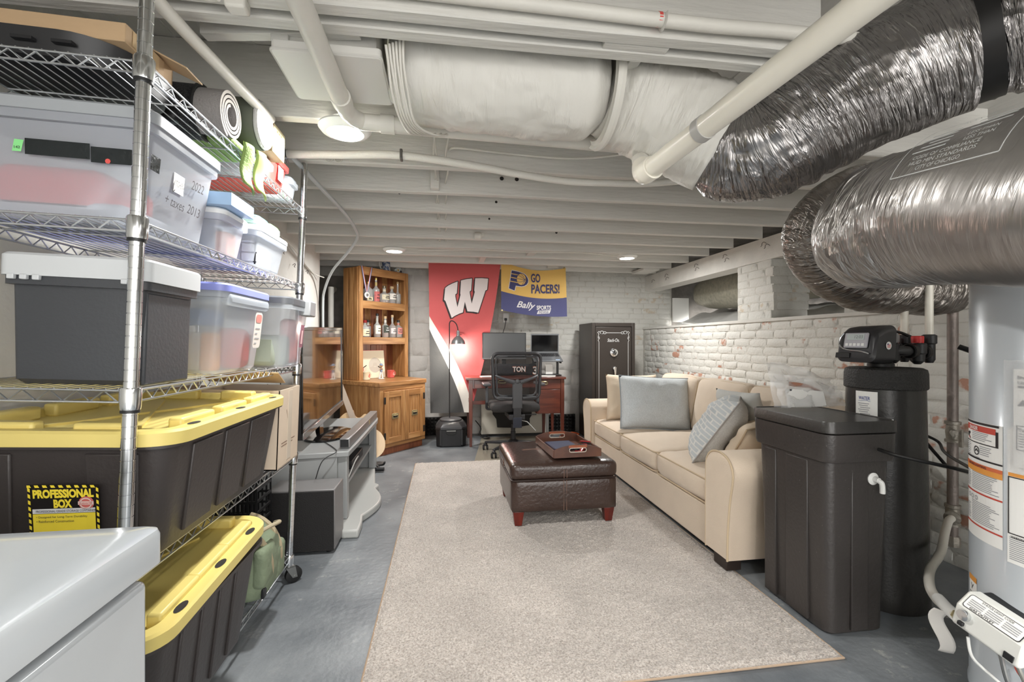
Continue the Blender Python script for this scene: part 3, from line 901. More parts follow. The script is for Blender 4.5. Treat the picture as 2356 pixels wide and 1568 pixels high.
# ---- big yellow lidded totes
def tote(M, w, d, h, label, tilt=0, open_lip=False):
    t = thing('storage_tote', label, 'storage bin', M=M)
    R = bin_rings(w - .11, d - .11, h - .035, .03, .055, rim=.018, rimh=.012, n=7)
    G().rings(R).build('body', M_totebody, t)
    # raised side panels
    hh = h - .06
    def sidepanel(u0, u1, axis):
        g = G(); o_ = .006
        pts = []
        for (a, zz) in ((u0 + .01, .03), (u1 - .01, .03), (u1, hh), (u0, hh)):
            k = .03 * zz / (h - .047)
            if axis == 'x':
                pts.append((Vector(((w - .11) / 2 + k - .004, a, zz)), Vector((1, 0, 0))))
            else:
                pts.append((Vector((a, -(d - .11) / 2 - k + .004, zz)), Vector((0, -1, 0))))
        vs = [p for p, n_ in pts] + [p + n_ * (o_ + .004) for p, n_ in pts]
        g.add(vs, [(0, 3, 2, 1), (4, 5, 6, 7), (0, 1, 5, 4), (1, 2, 6, 5), (2, 3, 7, 6), (3, 0, 4, 7)])
        g.build('side_panel', M_totebody, t, bevel=.004)
    n = 3 if d > .7 else 4
    D = d - .26
    for i in range(n):
        a = -D / 2 + D * i / n
        sidepanel(a + .012, a + D / n - .012, 'x')
    for (a, b) in ((-.19, -.075), (.075, .19)):
        sidepanel(a, b, 'y')
    ML = Matrix.Translation((0, -d / 2, h - .04)) @ Matrix.Rotation(tilt, 4, 'X') @ Matrix.Translation((0, d / 2, 0))
    R = []
    for (zz, k) in ((0, -.012), (0, 0), (.03, 0), (.036, -.006), (.036, -.035), (.016, -.045), (.016, -.18)):
        R.append([(x, y, zz) for x, y in rrect(w + 2 * k, d + 2 * k, max(.02, .085 + k), 8)])
    l = G().rings(R).build('lid', M_yellow, t, M=ML)
    # raised stacking ribs
    m = 3 if d > .7 else 3
    for i in range(m):
        y = -(d - .16) / 2 + (d - .16) * (i + .5) / m
        for s in (-1, 1):
            G().bb((s * (w / 2 - .052) - .018, y - .085, .014), (s * (w / 2 - .052) + .018, y + .085, .052)).build('stacking_rib', M_yellow, l, bevel=.007)
    for s in (-1, 1):
        for q in (-1, 1):
            G().bb((q * .10 - .06, s * (d / 2 - .05) - .018, .014), (q * .10 + .06, s * (d / 2 - .05) + .018, .05)).build('stacking_rib', M_yellow, l, bevel=.007)
    for s in (-1, 1):
        g = G(); g.bb((-.005, -(d / 2 - .09), .012), (.005, d / 2 - .09, .022))
        g.build('cross_rib', M_yellow, l, M=Matrix.Translation((0, 0, 0)) @ Matrix.Rotation(s * .42, 4, 'Z') @ Matrix.Diagonal((1, .9, 1, 1)))
    for y in (-d / 2 + .13, .0, d / 2 - .13):
        vs, fs = disc2(0, 0, 1, 14)
        decal('hasp_hole', M_hole, l, [([(w / 2 - .02 + x * .011, y + yy * .026) for x, yy in vs], fs)], lambda x, yy: Vector((x, yy, .0368)))
    return t, l

ta, la = tote(on(-.20, .435, LV[3] + .005), .55, .81, .325, 'charcoal tote with flat yellow lid and printed hazard stripe label, fourth shelf')
# printed label on the near face
LX = .045
fr = plane_map((LX, -.3685, 0), (1, 0, 0), (0, -.11, .994), .006)
fr2 = plane_map((LX, -.3685, 0), (1, 0, 0), (0, -.11, .994), .0075)
fr3 = plane_map((LX, -.3685, 0), (1, 0, 0), (0, -.11, .994), .009)
x0, x1, y0, y1 = -.073, .073, .065, .2
decal('label', mat('label_black', (26, 22, 22), .4), ta, [rect2(x0, y0, x1, y1)], fr)
stripes = []
n = 9
for i in range(n):
    a = x0 + (x1 - x0) * i / n
    stripes.append(poly2([(a, y1 - .007), (a + .009, y1 - .007), (a + .006, y1 - .001), (a - .002 if i else a, y1 - .001)]))
for i in range(9):
    b = y0 + (y1 - y0) * i / 9
    stripes.append(poly2([(x0 + .001, b), (x0 + .006, b - .003 if i else b), (x0 + .006, b + .006), (x0 + .001, b + .009)]))
    stripes.append(poly2([(x1 - .006, b), (x1 - .001, b - .003 if i else b), (x1 - .001, b + .006), (x1 - .006, b + .009)]))
M_lyel = mat('label_yellow', (238, 214, 62), .5)
decal('label_stripes', M_lyel, ta, stripes, fr2)
decal('label_lettering', M_lyel, ta, [word('PROFESSIONAL', .0, .179, .124, .021, .055, rot=.02), word('BOX', -.002, .155, .038, .021, .055, rot=.02)], fr2)
decal('label_band', mat('label_white', (214, 214, 216), .5), ta, [poly2([(x0 + .009, .131), (x1 - .009, .134), (x1 - .009, .145), (x0 + .009, .142)])], fr2)
decal('label_band', M_lyel, ta, [poly2([(x0 + .009, y0 + .002), (x1 - .009, y0 + .002), (x1 - .009, .133), (x0 + .009, .130)])], fr2)
decal('label_lettering', M_ink, ta, [word('PROFESSIONAL GRADE STORAGE CONTAINER', .005, .138, .122, .0055, rot=.02), word('• Designed for Long-Term Durability', -.004, .1235, .104, .0065, rot=.02), word('• Reinforced Construction', -.018, .1135, .076, .006, rot=.02)], fr3)
decal('seal', mat('seal_red', (206, 110, 104), .5), ta, [disc2(.046, .156, .016, 24)], fr2)
decal('seal_ring', mat('seal_pale', (226, 206, 198), .5), ta, [disc2(.046, .156, .013, 24, .0105), rect2(.03, .1525, .062, .1605)], fr3)
decal('seal_lettering', M_red, ta, [word('GUARANTEE', .046, .1565, .027, .005, rot=.03)], plane_map((LX, -.3685, 0), (1, 0, 0), (0, -.11, .994), .0105))
tb, lb = tote(on(-.165, .285, LV[4] + .005), .53, .66, .365, 'black tote with a crooked yellow lid on the bottom shelf', tilt=math.radians(3.2))
# cardboard box behind the tote
t = thing('moving_box', 'cardboard moving box with an open flap behind the yellow lidded tote', 'box', M=on(-.135, .99, LV[3] + .005))
g = G(); W, D, Hh = .33, .26, .33
for (a, b) in (((-W / 2, -D / 2, 0), (W / 2, D / 2, .005)), ((-W / 2, -D / 2, 0), (-W / 2 + .004, D / 2, Hh)), ((W / 2 - .004, -D / 2, 0), (W / 2, D / 2, Hh)), ((-W / 2, -D / 2, 0), (W / 2, -D / 2 + .004, Hh)), ((-W / 2, D / 2 - .004, 0), (W / 2, D / 2, Hh))):
    g.bb(a, b)
M_palecard = mat('pale_cardboard', (206, 188, 168), .8, var=.05)
g.build('carton', M_palecard, t)
G().box((0, -.045, 0), (.30, .10, .004)).build('flap', M_card, t, M=Matrix.Translation((.01, -.06, Hh + .03)) @ Matrix.Rotation(-.5, 4, 'X'))
decal('print', mat('brown_print', (120, 96, 80), .7), t, [stroke2([(-.04, .24), (-.02, .2), (0, .245), (.02, .205), (.03, .24)], .004), rect2(-.09, .1, .08, .104), rect2(-.09, .088, .05, .092)], plane_map((.1655, 0, 0), (0, 1, 0), (0, 0, 1)))
G().bb((.1652, -.02, .02), (.1662, .03, .32)).build('packing_tape', mat('clear_tape2', (214, 200, 182), .12), t)
t = thing('brown_box', 'plain dark brown carton at the back of the fourth shelf beside the moving box', 'box', M=on(-.385, .99, LV[3] + .005))
G().box((0, 0, .16), (.12, .26, .32)).build('carton', mat('dark_cardboard', (146, 116, 84), .8, var=.1), t, bevel=.003)
t = thing('wire_basket', 'black perforated basket on the floor behind the shelving, left of the subwoofer', 'basket', (-1.02, 2.44, 0))
G().bb((-.12, -.09, 0), (.12, .09, .01)).build('base', M_black, t)
g = G()
for i in range(13):
    a = -.12 + .02 * i
    for y in (-.09, .09): g.bb((a - .004, y - .003, .01), (a + .004, y + .003, .50))
for j in range(9):
    z_ = .05 + .055 * j
    for y in (-.09, .09): g.bb((-.12, y - .004, z_ - .006), (.12, y + .004, z_ + .006))
    for x in (-.12, .12): g.bb((x - .004, -.09, z_ - .006), (x + .004, .09, z_ + .006))
o = g.build('mesh_sides', M_black, t, sharp=None); o['kind'] = 'stuff'
G().tube([(-.125, -.095, .5), (.125, -.095, .5), (.125, .095, .5), (-.125, .095, .5)], .007, 8, closed=True).build('rim', M_black, t)
# green bag on the bottom shelf
t = thing('duffel_bag', 'sage green cloth bag with tan straps on the bottom shelf behind the tote', 'bag', M=on(-.13, .80, LV[4] + .006))
M_sage = mat('sage_canvas', (120, 132, 108), .8, var=.22, vscale=5, bump=.5, bscale=30)
weld(softbox(G(), (0, 0, .15), (.34, .27, .30), .1, 14, puff=(.02, .02, .0), nz=.045).build('bag_body', M_sage, t))
for (yy, zz, w_) in ((-.06, .16, .11), (.07, .12, .10)):
    weld(softbox(G(), (.165, yy, zz), (.05, w_, .15), .02, 6, nz=.01, seed=yy * 50).build('pocket', M_sage, t))
G().tube(spline([(.1, -.14, .26), (.17, -.08, .30), (.19, .02, .29), (.14, .12, .25)], 6), .008, 8).build('carry_handle', M_strap if False else mat('tan_strap', (168, 156, 130), .8), t)
M_strap = mat('tan_webbing', (170, 156, 128), .8)
for (dy, tw) in ((-.04, .5), (.06, .2)):
    pts = [(.05 + .135 * math.sin(a), dy + tw * .1 * math.cos(a), .15 - .165 * math.cos(a)) for a in [PI * (.1 + .85 * k / 14) for k in range(15)]]
    G().tube(pts, .011, 8, rfn=lambda i, th: 1 if abs(math.sin(th)) > .5 else .6).build('strap', M_strap, t)
G().box((.17, -.06, .05), (.012, .03, .04)).build('buckle', M_black, t, bevel=.003)

# ---- white chest freezer in the left foreground
M_enam = mat('white_enamel', (192, 197, 201), .16, coat=.5)
t = thing('chest_freezer', 'glossy white chest freezer in the left foreground', 'freezer', (-.845, .205, 0))
G().box((0, 0, .395), (.74, 1.22, .75)).build('cabinet', M_enam, t, bevel=.012, seg=3)
G().box((0, 0, .78), (.715, 1.2, .02)).build('gasket', mat('grey_gasket', (140, 142, 144), .5), t)
g = G(); R = []
for (zz, k, r) in ((.79, -.006, .02), (.792, 0, .022), (.838, 0, .022), (.846, -.003, .02), (.850, -.012, .016), (.8505, -.05, .012), (.8512, -.3, .01)):
    R.append([(x, y, zz) for x, y in rrect(.77 + 2 * k, 1.26 + 2 * k, r, 6)])
g.rings(R).build('lid', M_enam, t)
for x in (-.3, .3):
    for y in (-.5, .5):
        G().lathe([(.02, 0), (.022, .004), (.02, .022)], 12, (x, y, 0)).build('foot', M_black, t)
# ================================================================ BACK OF THE ROOM
# ---- corner hutch of rustic pine
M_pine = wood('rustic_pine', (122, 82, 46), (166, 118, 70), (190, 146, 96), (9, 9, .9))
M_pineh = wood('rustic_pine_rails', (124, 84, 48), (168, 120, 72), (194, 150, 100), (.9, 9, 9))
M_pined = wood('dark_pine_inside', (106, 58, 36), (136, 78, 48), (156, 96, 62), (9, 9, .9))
M_brass = mat('antique_brass', (196, 182, 140), .35, .8)
M_iron = mat('dark_iron', (60, 54, 48), .5, .6)
HR = math.radians(48.5)
hx = thing('corner_hutch', 'rustic pine cabinet hutch standing diagonally in the back left corner', 'cabinet', (-.655, 4.72, 0), HR)
base = [(0, 0), (.64, 0), (.80, .63), (0, .63)]
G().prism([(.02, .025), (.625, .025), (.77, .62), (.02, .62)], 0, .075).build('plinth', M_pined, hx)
G().prism(base, .075, .70).build('base_cabinet', M_pine, hx, bevel=.003)
G().prism([(-.012, -.016), (.652, -.016), (.815, .63), (-.012, .63)], .70, .745).build('countertop', M_pineh, hx, bevel=.004)
G().bb((0, -.006, .655), (.64, .0, .70)).build('rail', M_pineh, hx, bevel=.002)
G().bb((0, -.006, .075), (.64, .0, .115)).build('rail', M_pineh, hx, bevel=.002)
for x in (0, .60):
    G().bb((x, -.007, .115), (x + .04, .0, .655)).build('stile', M_pine, hx, bevel=.002)
for k in range(2):
    x0 = .045 + k * .277; w = .272
    d = G().bb((x0, -.014, .12), (x0 + w, -.002, .648)).build('door', M_pine, hx, bevel=.002)
    for (a, b, c_, e) in ((x0, .12, x0 + .052, .648), (x0 + w - .052, .12, x0 + w, .648)):
        G().bb((a, -.03, b), (c_, -.012, e)).build('door_stile', M_pine, d, bevel=.003)
    for (b, e) in ((.12, .18), (.585, .648)):
        G().bb((x0 + .052, -.03, b), (x0 + w - .052, -.012, e)).build('door_rail', M_pineh, d, bevel=.003)
    for q in range(4):
        a = x0 + .052 + q * .042
        G().bb((a + .001, -.021, .18), (a + .041, -.012, .585)).build('plank', M_pine, d, bevel=.003)
    hxx = x0 + .14
    h = G().prism([(x, z) for x, z in rrect(.085, .056, .012, 4)], 0, .006, M=Matrix.Translation((hxx, -.022, .39)) @ Matrix.Rotation(PI / 2, 4, 'X')).build('handle', M_brass, d, bevel=.001)
    G().prism([(x, z - .002) for x, z in rrect(.056, .022, .010, 4)], 0, .002, M=Matrix.Translation((hxx, -.0282, .39)) @ Matrix.Rotation(PI / 2, 4, 'X')).build('handle_recess', M_hole, d)
    G().tube(spline([(hxx - .03, -.030, .402), (hxx - .015, -.036, .398), (hxx + .015, -.036, .398), (hxx + .03, -.030, .402)], 4), .004, 8).build('bail', M_brass, d)
    for zz in (.2, .56):
        xx = x0 - .004 if k == 0 else x0 + w + .002
        G().bb((xx - .012, -.034, zz - .035), (xx + .014, -.029, zz + .035)).build('hinge', M_iron, d, bevel=.002)
# upper part
Y0, Y1, X0, X1 = .37, .63, .047, .747
for x in (X0, X1 - .018):
    p = G().bb((x, Y0 + .02, .745), (x + .018, Y1, 1.955)).build('side_panel', M_pine, hx, bevel=.002)
    if x == X0:
        for q in range(3):
            G().bb((x - .006, Y0 + .022 + q * .08, .747), (x + .002, Y0 + .098 + q * .08, 1.953)).build('plank', M_pine, p, bevel=.004)
    else:
        for q in range(3):
            G().bb((x - .004, Y0 + .022 + q * .08, .747), (x + .002, Y0 + .098 + q * .08, 1.953)).build('plank', M_pine, p, bevel=.004)
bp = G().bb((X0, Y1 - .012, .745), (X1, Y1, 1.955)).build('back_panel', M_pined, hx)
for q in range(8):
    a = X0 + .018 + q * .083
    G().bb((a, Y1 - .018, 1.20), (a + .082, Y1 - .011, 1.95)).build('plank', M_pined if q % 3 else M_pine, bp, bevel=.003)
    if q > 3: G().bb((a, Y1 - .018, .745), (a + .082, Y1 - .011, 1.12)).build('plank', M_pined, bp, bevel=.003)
for x in (X0, X1 - .05):
    G().bb((x, Y0, .745), (x + .05, Y0 + .02, 1.96)).build('stile', M_pine, hx, bevel=.002)
for (a, b) in ((1.875, 1.96), (1.515, 1.597), (1.13, 1.205)):
    G().bb((X0 + .05, Y0 + .001, a), (X1 - .05, Y0 + .02, b)).build('rail', M_pineh, hx, bevel=.002)
for zz in (1.597, 1.205):
    G().bb((X0 + .018, Y0 + .02, zz - .022), (X1 - .018, Y1 - .012, zz)).build('shelf', M_pineh, hx)
G().bb((X0, Y0 + .02, 1.932), (X1, Y1, 1.955)).build('top_board', M_pineh, hx)

def hw(x, y, z):
    c_, s_ = math.cos(HR), math.sin(HR)
    return (-.655 + x * c_ - y * s_, 4.72 + x * s_ + y * c_, z)

# ---- bottles
def glass(name, c, a=.45):
    return mat(name, c, .06, alpha=a, coat=.6)
M_clearglass = glass('clear_glass', (214, 218, 214), .42)
M_amber = mat('amber_spirit', (150, 66, 24), .1, alpha=.85, coat=.6)
M_redsp = mat('dark_red_spirit', (112, 34, 20), .1, alpha=.9, coat=.6)
M_cork = mat('cork', (196, 170, 130), .8)
LBL = {}
def lblmat(c):
    if c not in LBL: LBL[c] = mat('bottle_label', c, .6, var=.15, vscale=60)
    return LBL[c]
def bottle(x, y, z, label, r, hb, hn, rn, spirit, fill, lab, labz, cap, square=False, cap_r=None, group='bottles on the hutch shelves', neck_label=None):
    t = thing('bottle', label, 'bottle', hw(x, y, z), HR, group)
    prof = [(r * .9, 0), (r, .006), (r, hb * .82), (r * .93, hb * .9), (r * .6, hb * .97), (rn * 1.25, hb * 1.05), (rn, hb * 1.12), (rn, hb + hn - .012), (rn * 1.15, hb + hn - .01), (rn * 1.15, hb + hn)]
    n = 4 if square else 20
    def ring(rr, zz):
        if square and rr > rn * 1.3:
            return [(px * 1, py * .8, zz) for px, py in rrect(2 * rr, 2 * rr, rr * .25, 4)]
        if square:
            k = len(rrect(1, 1, .2, 4)); P_ = rrect(2 * rr, 2 * rr, rr * .98, 4); return [(px, py, zz) for px, py in P_]
        return [(rr * math.cos(2 * PI * j / n), rr * math.sin(2 * PI * j / n), zz) for j in range(n)]
    G().rings([ring(a, b) for a, b in prof]).build('glass', M_clearglass, t)
    f = fill * hb
    pr2 = [(r * .86, .005), (r * .94, .01), (r * .94, min(f, hb * .82)), (r * .9, max(f, min(f, hb * .82) + .001))] if f <= hb else [(r * .86, .005), (r * .94, .01), (r * .94, hb * .82), (r * .86, hb * .9), (rn * .9, hb * 1.05), (rn * .85, f)]
    G().rings([ring(a, b) for a, b in pr2]).build('spirit', spirit, t)
    if lab:
        a0, a1 = -PI / 2 - 1.15, -PI / 2 + 1.15
        if square:
            g = G().bb((-r * .86, -r * .8 - .0025, labz[0] * hb), (r * .86, -r * .8 - .0005, labz[1] * hb))
        else:
            g = G().grid(lambda u, v: ((r + .001) * math.cos(a0 + (a1 - a0) * u), (r + .001) * math.sin(a0 + (a1 - a0) * u), hb * (labz[0] + (labz[1] - labz[0]) * v)), 10, 1)
        lb = g.build('label', lblmat(lab), t)
        lw = r * .55
        for q in range(2):
            zz = hb * (labz[0] + (labz[1] - labz[0]) * (.35 + .3 * q))
            yy = -(r * .8 + .0032) if square else -(r + .0016)
            G().bb((-lw * (1 - .3 * q), yy - .0006, zz - .004), (lw * (1 - .3 * q), yy, zz + .004)).build('label_print', M_ink if sum(lab) > 380 else M_paper, lb)
    if neck_label:
        G().lathe([(rn * 1.08, hb * 1.12), (rn * 1.08, hb + hn * .7)], 16, cap=False).build('neck_label', lblmat(neck_label), t)
    cr = cap_r or rn * 1.25
    G().lathe([(cr * .8, hb + hn - .004), (cr, hb + hn), (cr, hb + hn + .022), (cr * .8, hb + hn + .026)], 16).build('stopper', cap, t)
    return t
S1, S2 = 1.598, 1.206
M_gold = mat('gold_foil', (206, 178, 104), .35, .7)
M_wax = mat('red_wax', (132, 26, 24), .35)
bottle(.150, .53, S1, 'dark small bottle at the left end of the upper hutch shelf, half behind the stile', .034, .115, .035, .012, M_redsp, .7, (70, 66, 62), (.2, .8), M_black)
bottle(.235, .46, S1, 'squarish embossed bottle with a cream label behind the hanging medal, upper hutch shelf', .042, .155, .04, .015, M_amber, .4, (232, 220, 180), (.08, .32), M_gold, square=True)
bottle(.345, .46, S1, 'tallest bottle with a gold foil neck and a rose red label, upper hutch shelf', .040, .165, .085, .012, M_redsp, .35, (196, 104, 100), (.05, .72), M_gold, neck_label=(206, 186, 120))
bottle(.455, .45, S1, 'round decanter with a wide cream band and a horse shaped stopper, upper hutch shelf', .056, .115, .055, .017, M_amber, .2, (214, 204, 176), (.3, .8), mat('bronze_stopper', (120, 110, 90), .4, .7), neck_label=(216, 208, 186))
bottle(.575, .46, S1, 'broad bottle with a cork top and a slanting white label, upper hutch shelf', .050, .135, .04, .014, M_redsp, .25, (232, 226, 216), (.35, .85), M_cork, cap_r=.024)
bottle(.675, .47, S1, 'slim long necked clear bottle at the right end of the upper hutch shelf', .038, .135, .105, .011, M_redsp, .15, None, None, M_cork)
bottle(.185, .45, S2, 'squat bottle with a red wax top and cream label, lower hutch shelf at left', .046, .125, .035, .014, M_amber, .3, (226, 214, 180), (.12, .7), M_wax, cap_r=.021)
bottle(.300, .54, S2, 'dark red bottle standing behind, between the wax topped and tall labelled bottles', .034, .14, .03, .012, M_redsp, .95, None, None, M_black)
bottle(.345, .44, S2, 'tall bottle with a cream paper label and dark cap, lower hutch shelf', .038, .155, .085, .013, M_redsp, .85, (232, 226, 208), (.25, .85), M_black)
bottle(.420, .54, S2, 'amber bottle standing behind the two labelled bottles of the lower hutch shelf', .034, .15, .04, .012, M_amber, .9, None, None, M_cork)
bottle(.460, .44, S2, 'straight bottle with a dark green label over a white strip, lower hutch shelf', .038, .15, .065, .013, M_amber, .8, (64, 70, 62), (.35, .9), M_cork, neck_label=(210, 206, 196))
bottle(.565, .44, S2, 'long necked red bottle with white splashed print, lower hutch shelf', .040, .15, .085, .012, M_redsp, 1.2, (216, 206, 204), (.3, .72), M_cork)
bottle(.665, .45, S2, 'short bottle with pink and white striped label at the right of the lower hutch shelf', .042, .135, .045, .014, M_redsp, .9, (204, 132, 124), (.3, .85), M_black, square=True, neck_label=(200, 110, 100))

# ---- things standing in the open bay of the hutch
t = thing('picture_canvas', 'cream square picture of a stadium seating plan leaning in the open hutch bay', 'picture', hw(.33, .51, .747), HR)
M_creamp = mat('cream_print', (234, 222, 196), .6)
Mp = Matrix.Rotation(-.1, 4, 'X')
G().box((0, 0, .155), (.37, .02, .31)).build('canvas', M_creamp, t, M=Mp)
G().box((0, .012, .157), (.38, .006, .318)).build('red_edge', M_red, t, M=Mp)
fn = lambda x, z: Mp @ Vector((x, -.0105, z))
decal('printed_arena', mat('warm_grey_print', (196, 186, 172), .7), t, [disc2(.045, .145, .085, 32)], fn)
fn2 = lambda x, z: Mp @ Vector((x, -.0112, z))
rows = []
for k in range(6):
    r = .035 + .009 * k
    rows.append(stroke2([(.045 + r * math.cos(a), .145 + r * math.sin(a)) for a in [PI * (-.1 + 1.2 * q / 16) for q in range(17)]], .0022))
rows.append(rect2(.03, .128, .065, .132))
o = decal('printed_rows', mat('pale_print', (226, 220, 206), .7), t, rows, fn2); o['kind'] = 'stuff'
o = decal('printed_ring', mat('dark_print', (120, 112, 106), .7), t, [stroke2([(.045 + .083 * math.cos(a), .145 + .083 * math.sin(a)) for a in [-.9 + 1.9 * q / 12 for q in range(13)]], .004)], fn2)
def mug(x, y, z, m, label, rim=None, name='mug', print_=None):
    t = thing(name, label, 'mug', hw(x, y, z), HR)
    G().lathe([(.036, 0), (.040, .003), (.041, .078), (.044, .083), (.041, .084), (.037, .078), (.036, .006), (.001, .005)], 24).build('cup', m, t)
    G().tube([(.039, 0, .065), (.055, 0, .068), (.067, 0, .055), (.066, 0, .035), (.055, 0, .022), (.039, 0, .02)], .005, 8).build('handle', m, t)
    if print_:
        a0 = -PI / 2 + .25
        decal('print', print_, t, [disc2(0, .042, .016, 16), rect2(-.004, .042, .004, .066)], lambda u, v: Vector((.0418 * math.cos(a0 + u / .041), .0418 * math.sin(a0 + u / .041), v)))
    return t
M_redenam = mat('red_enamel', (208, 88, 82), .35, coat=.3)
M_cream = mat('cream_enamel', (228, 216, 186), .35, coat=.3)
mug(.150, .385, .747, M_cream, 'cream mug with a small red guitar print at the left of the open hutch bay', print_=M_red)
mug(.525, .42, .747, M_redenam, 'red enamel mug with a white print in the open hutch bay', print_=mat('pale_pink_print', (232, 178, 168), .5))
t = thing('small_guitar', 'small red toy guitar standing behind the cream mug', 'toy', hw(.135, .455, .747), HR)
G().prism([(.03 * math.cos(a) * (1 - .25 * math.sin(a)), .04 * math.sin(a)) for a in [2 * PI * k / 14 for k in range(14)]], -.01, .01, M=Matrix.Translation((0, 0, .1)) @ Matrix.Rotation(.6, 4, 'Y') @ Matrix.Rotation(PI / 2, 4, 'X')).build('body', mat('faded_red', (186, 96, 88), .5), t)
G().tube([(.01, 0, .115), (.075, 0, .15)], .005, 6).build('neck', M_iron, t)
G().bb((-.03, -.012, 0), (.03, .012, .06)).build('stand', mat('taupe', (178, 166, 148), .7), t)
# bobble figure of a batter
t = thing('batter_figurine', 'small figurine of a baseball batter in a grey blue cap and white trousers', 'figurine', hw(.345, .375, .747), HR)
G().lathe([(.034, 0), (.034, .006), (.001, .007)], 20).build('stand', M_white, t)
M_skin = mat('painted_skin', (196, 150, 104), .5)
M_trous = mat('white_trousers', (232, 230, 226), .5)
M_blue = mat('grey_blue_cloth', (134, 148, 172), .5)
for s in (-1, 1):
    G().tube([(s * .022, 0, .006), (s * .018, 0, .035), (s * .007, 0, .072)], [.006, .007, .010], 8).build('leg', M_trous, t)
    G().tube([(s * .008 - .004, -.004, .112), (s * .02 - .01, -.016, .106), (-.018, -.018, .116)], [.006, .005, .005], 8).build('arm', M_skin, t)
G().lathe([(.010, .068), (.014, .078), (.015, .10), (.011, .12), (.004, .124)], 12).build('torso', M_blue, t)
G().lathe([(.002, .122), (.013, .128), (.017, .14), (.015, .153), (.004, .16)], 14).build('head', M_skin, t)
G().lathe([(.0185, .147), (.018, .158), (.010, .168), (.001, .17)], 14).build('cap', M_blue, t)
G().bb((-.012, -.034, .146), (.014, -.012, .150)).build('cap_brim', M_blue, t, bevel=.001)
G().tube([(-.02, -.018, .116), (-.05, -.01, .14)], [.003, .006], 8).build('bat', M_iron, t)

# ---- on top of the hutch
t = thing('beer_stein', 'blue and white ceramic stein with a big handle on top of the hutch', 'stein', hw(.50, .47, 1.957), HR)
M_delft = mat('blue_white_ceramic', (92, 112, 150), .25, rgb2=(206, 210, 214), vscale=26, thr=(.45, .6), coat=.4)
G().lathe([(.050, 0), (.052, .02), (.046, .03), (.045, .10), (.040, .135), (.037, .13), (.04, .03), (.001, .02)], 26).build('body', M_delft, t)
G().tube(spline([(-.043, 0, .115), (-.085, 0, .125), (-.10, 0, .08), (-.08, 0, .035), (-.05, 0, .03)], 5), .008, 8).build('handle', mat('white_ceramic', (222, 222, 218), .25, coat=.4), t)
t = thing('round_bottle', 'round flat glass bottle with a gold medallion on top of the hutch', 'bottle', hw(.645, .45, 1.957), HR)
G().lathe([(.001, -.018), (.03, -.018), (.037, -.01), (.037, .01), (.03, .018), (.001, .018)], 24, M=Matrix.Translation((0, 0, .038)) @ Matrix.Rotation(PI / 2, 4, 'X')).build('glass', M_clearglass, t)
G().lathe([(.001, .019), (.021, .019), (.022, .0205), (.001, .021)], 20, M=Matrix.Translation((0, 0, .038)) @ Matrix.Rotation(PI / 2, 4, 'X')).build('medallion_rim', M_paper, t)
G().lathe([(.001, .0205), (.014, .0208), (.001, .0215)], 16, M=Matrix.Translation((0, 0, .038)) @ Matrix.Rotation(PI / 2, 4, 'X')).build('medallion', M_gold, t)
t = thing('beer_glass', 'tall clear glass with black print at the right on top of the hutch', 'glass', hw(.70, .47, 1.957), HR)
G().lathe([(.028, 0), (.030, .004), (.036, .13), (.034, .13), (.028, .008), (.001, .007)], 24).build('glass', M_clearglass, t)
decal('print', M_ink, t, [rect2(-.016, .015, .016, .04, 4)], lambda u, v: Vector((.0318 * math.cos(-PI / 2 + u / .031), .0318 * math.sin(-PI / 2 + u / .031), v)))
# medal on its ribbon
t = thing('medal', 'round silver medal on a tricolour ribbon hanging from the hutch top', 'medal', hw(.13, .36, 1.96), HR)
for (x0, x1, s) in ((-.06, -.004, 0), (.07, .004, 1)):
    for q, c_ in enumerate(((190, 84, 84), (232, 232, 230), (112, 118, 178)) if s else ((112, 118, 178), (232, 232, 230), (190, 84, 84))):
        a = -.011 + .0074 * q
        G().add([(x0 + a, -.004, .002), (x0 + a + .0072, -.004, .002), (x1 + a * .8 + .0058, -.01, -.275), (x1 + a * .8, -.01, -.275)], [(0, 1, 2, 3)]).build('ribbon', mat('ribbon', c_, .6), t, solid=.0012)
    G().add([(x0 - .011, -.004, .002), (x0 + .011, -.004, .002), (x0 + .011, .1, .004), (x0 - .011, .1, .004)], [(0, 1, 2, 3)]).build('ribbon', mat('ribbon_band', (206, 196, 196), .6), t, solid=.0012)
G().lathe([(.001, -.003), (.03, -.003), (.033, -.001), (.033, .001), (.03, .003), (.022, .003), (.021, .002), (.001, .002)], 28, M=Matrix.Translation((0, -.013, -.305)) @ Matrix.Rotation(PI / 2, 4, 'X')).build('disc', mat('silver_disc', (222, 222, 220), .4, .3), t)
G().lathe([(.001, .004), (.016, .004), (.001, .005)], 12, M=Matrix.Translation((0, -.013, -.305)) @ Matrix.Rotation(PI / 2, 4, 'X')).build('relief', M_steel, t)

# ---- hanging banner with the letter W
wave1 = lambda x, z: 5.398 + .010 * math.sin(x * 9 + z * 2.1) * min(1, max(0, (2.1 - z) * 1.2)) + .012 * math.sin(x * 17 - z * 6) * max(0, min(1, (1.3 - z) * 1.4)) + .03 * max(0, 1.2 - z) * 0 + noise.noise(Vector((x * 4, z * 3, 2))) * .008
M_ban = mat('banner_cloth', (206, 74, 76), .7, bump=.15, bscale=90)
def printed(m, build):
    nt = m.node_tree; L = nt.links.new
    b = nt.nodes['Principled BSDF']
    uv = nt.nodes.new('ShaderNodeUVMap')
    sp = nt.nodes.new('ShaderNodeSeparateXYZ'); L(uv.outputs[0], sp.inputs[0])
    c_ = build(nt, L, sp)
    L(c_, b.inputs['Base Color'])
def mth(nt, L, op, a, b=None):
    n = nt.nodes.new('ShaderNodeMath'); n.operation = op
    for i, q in enumerate((a, b)):
        if q is None: continue
        if isinstance(q, (int, float)): n.inputs[i].default_value = q
        else: L(q, n.inputs[i])
    return n.outputs[0]
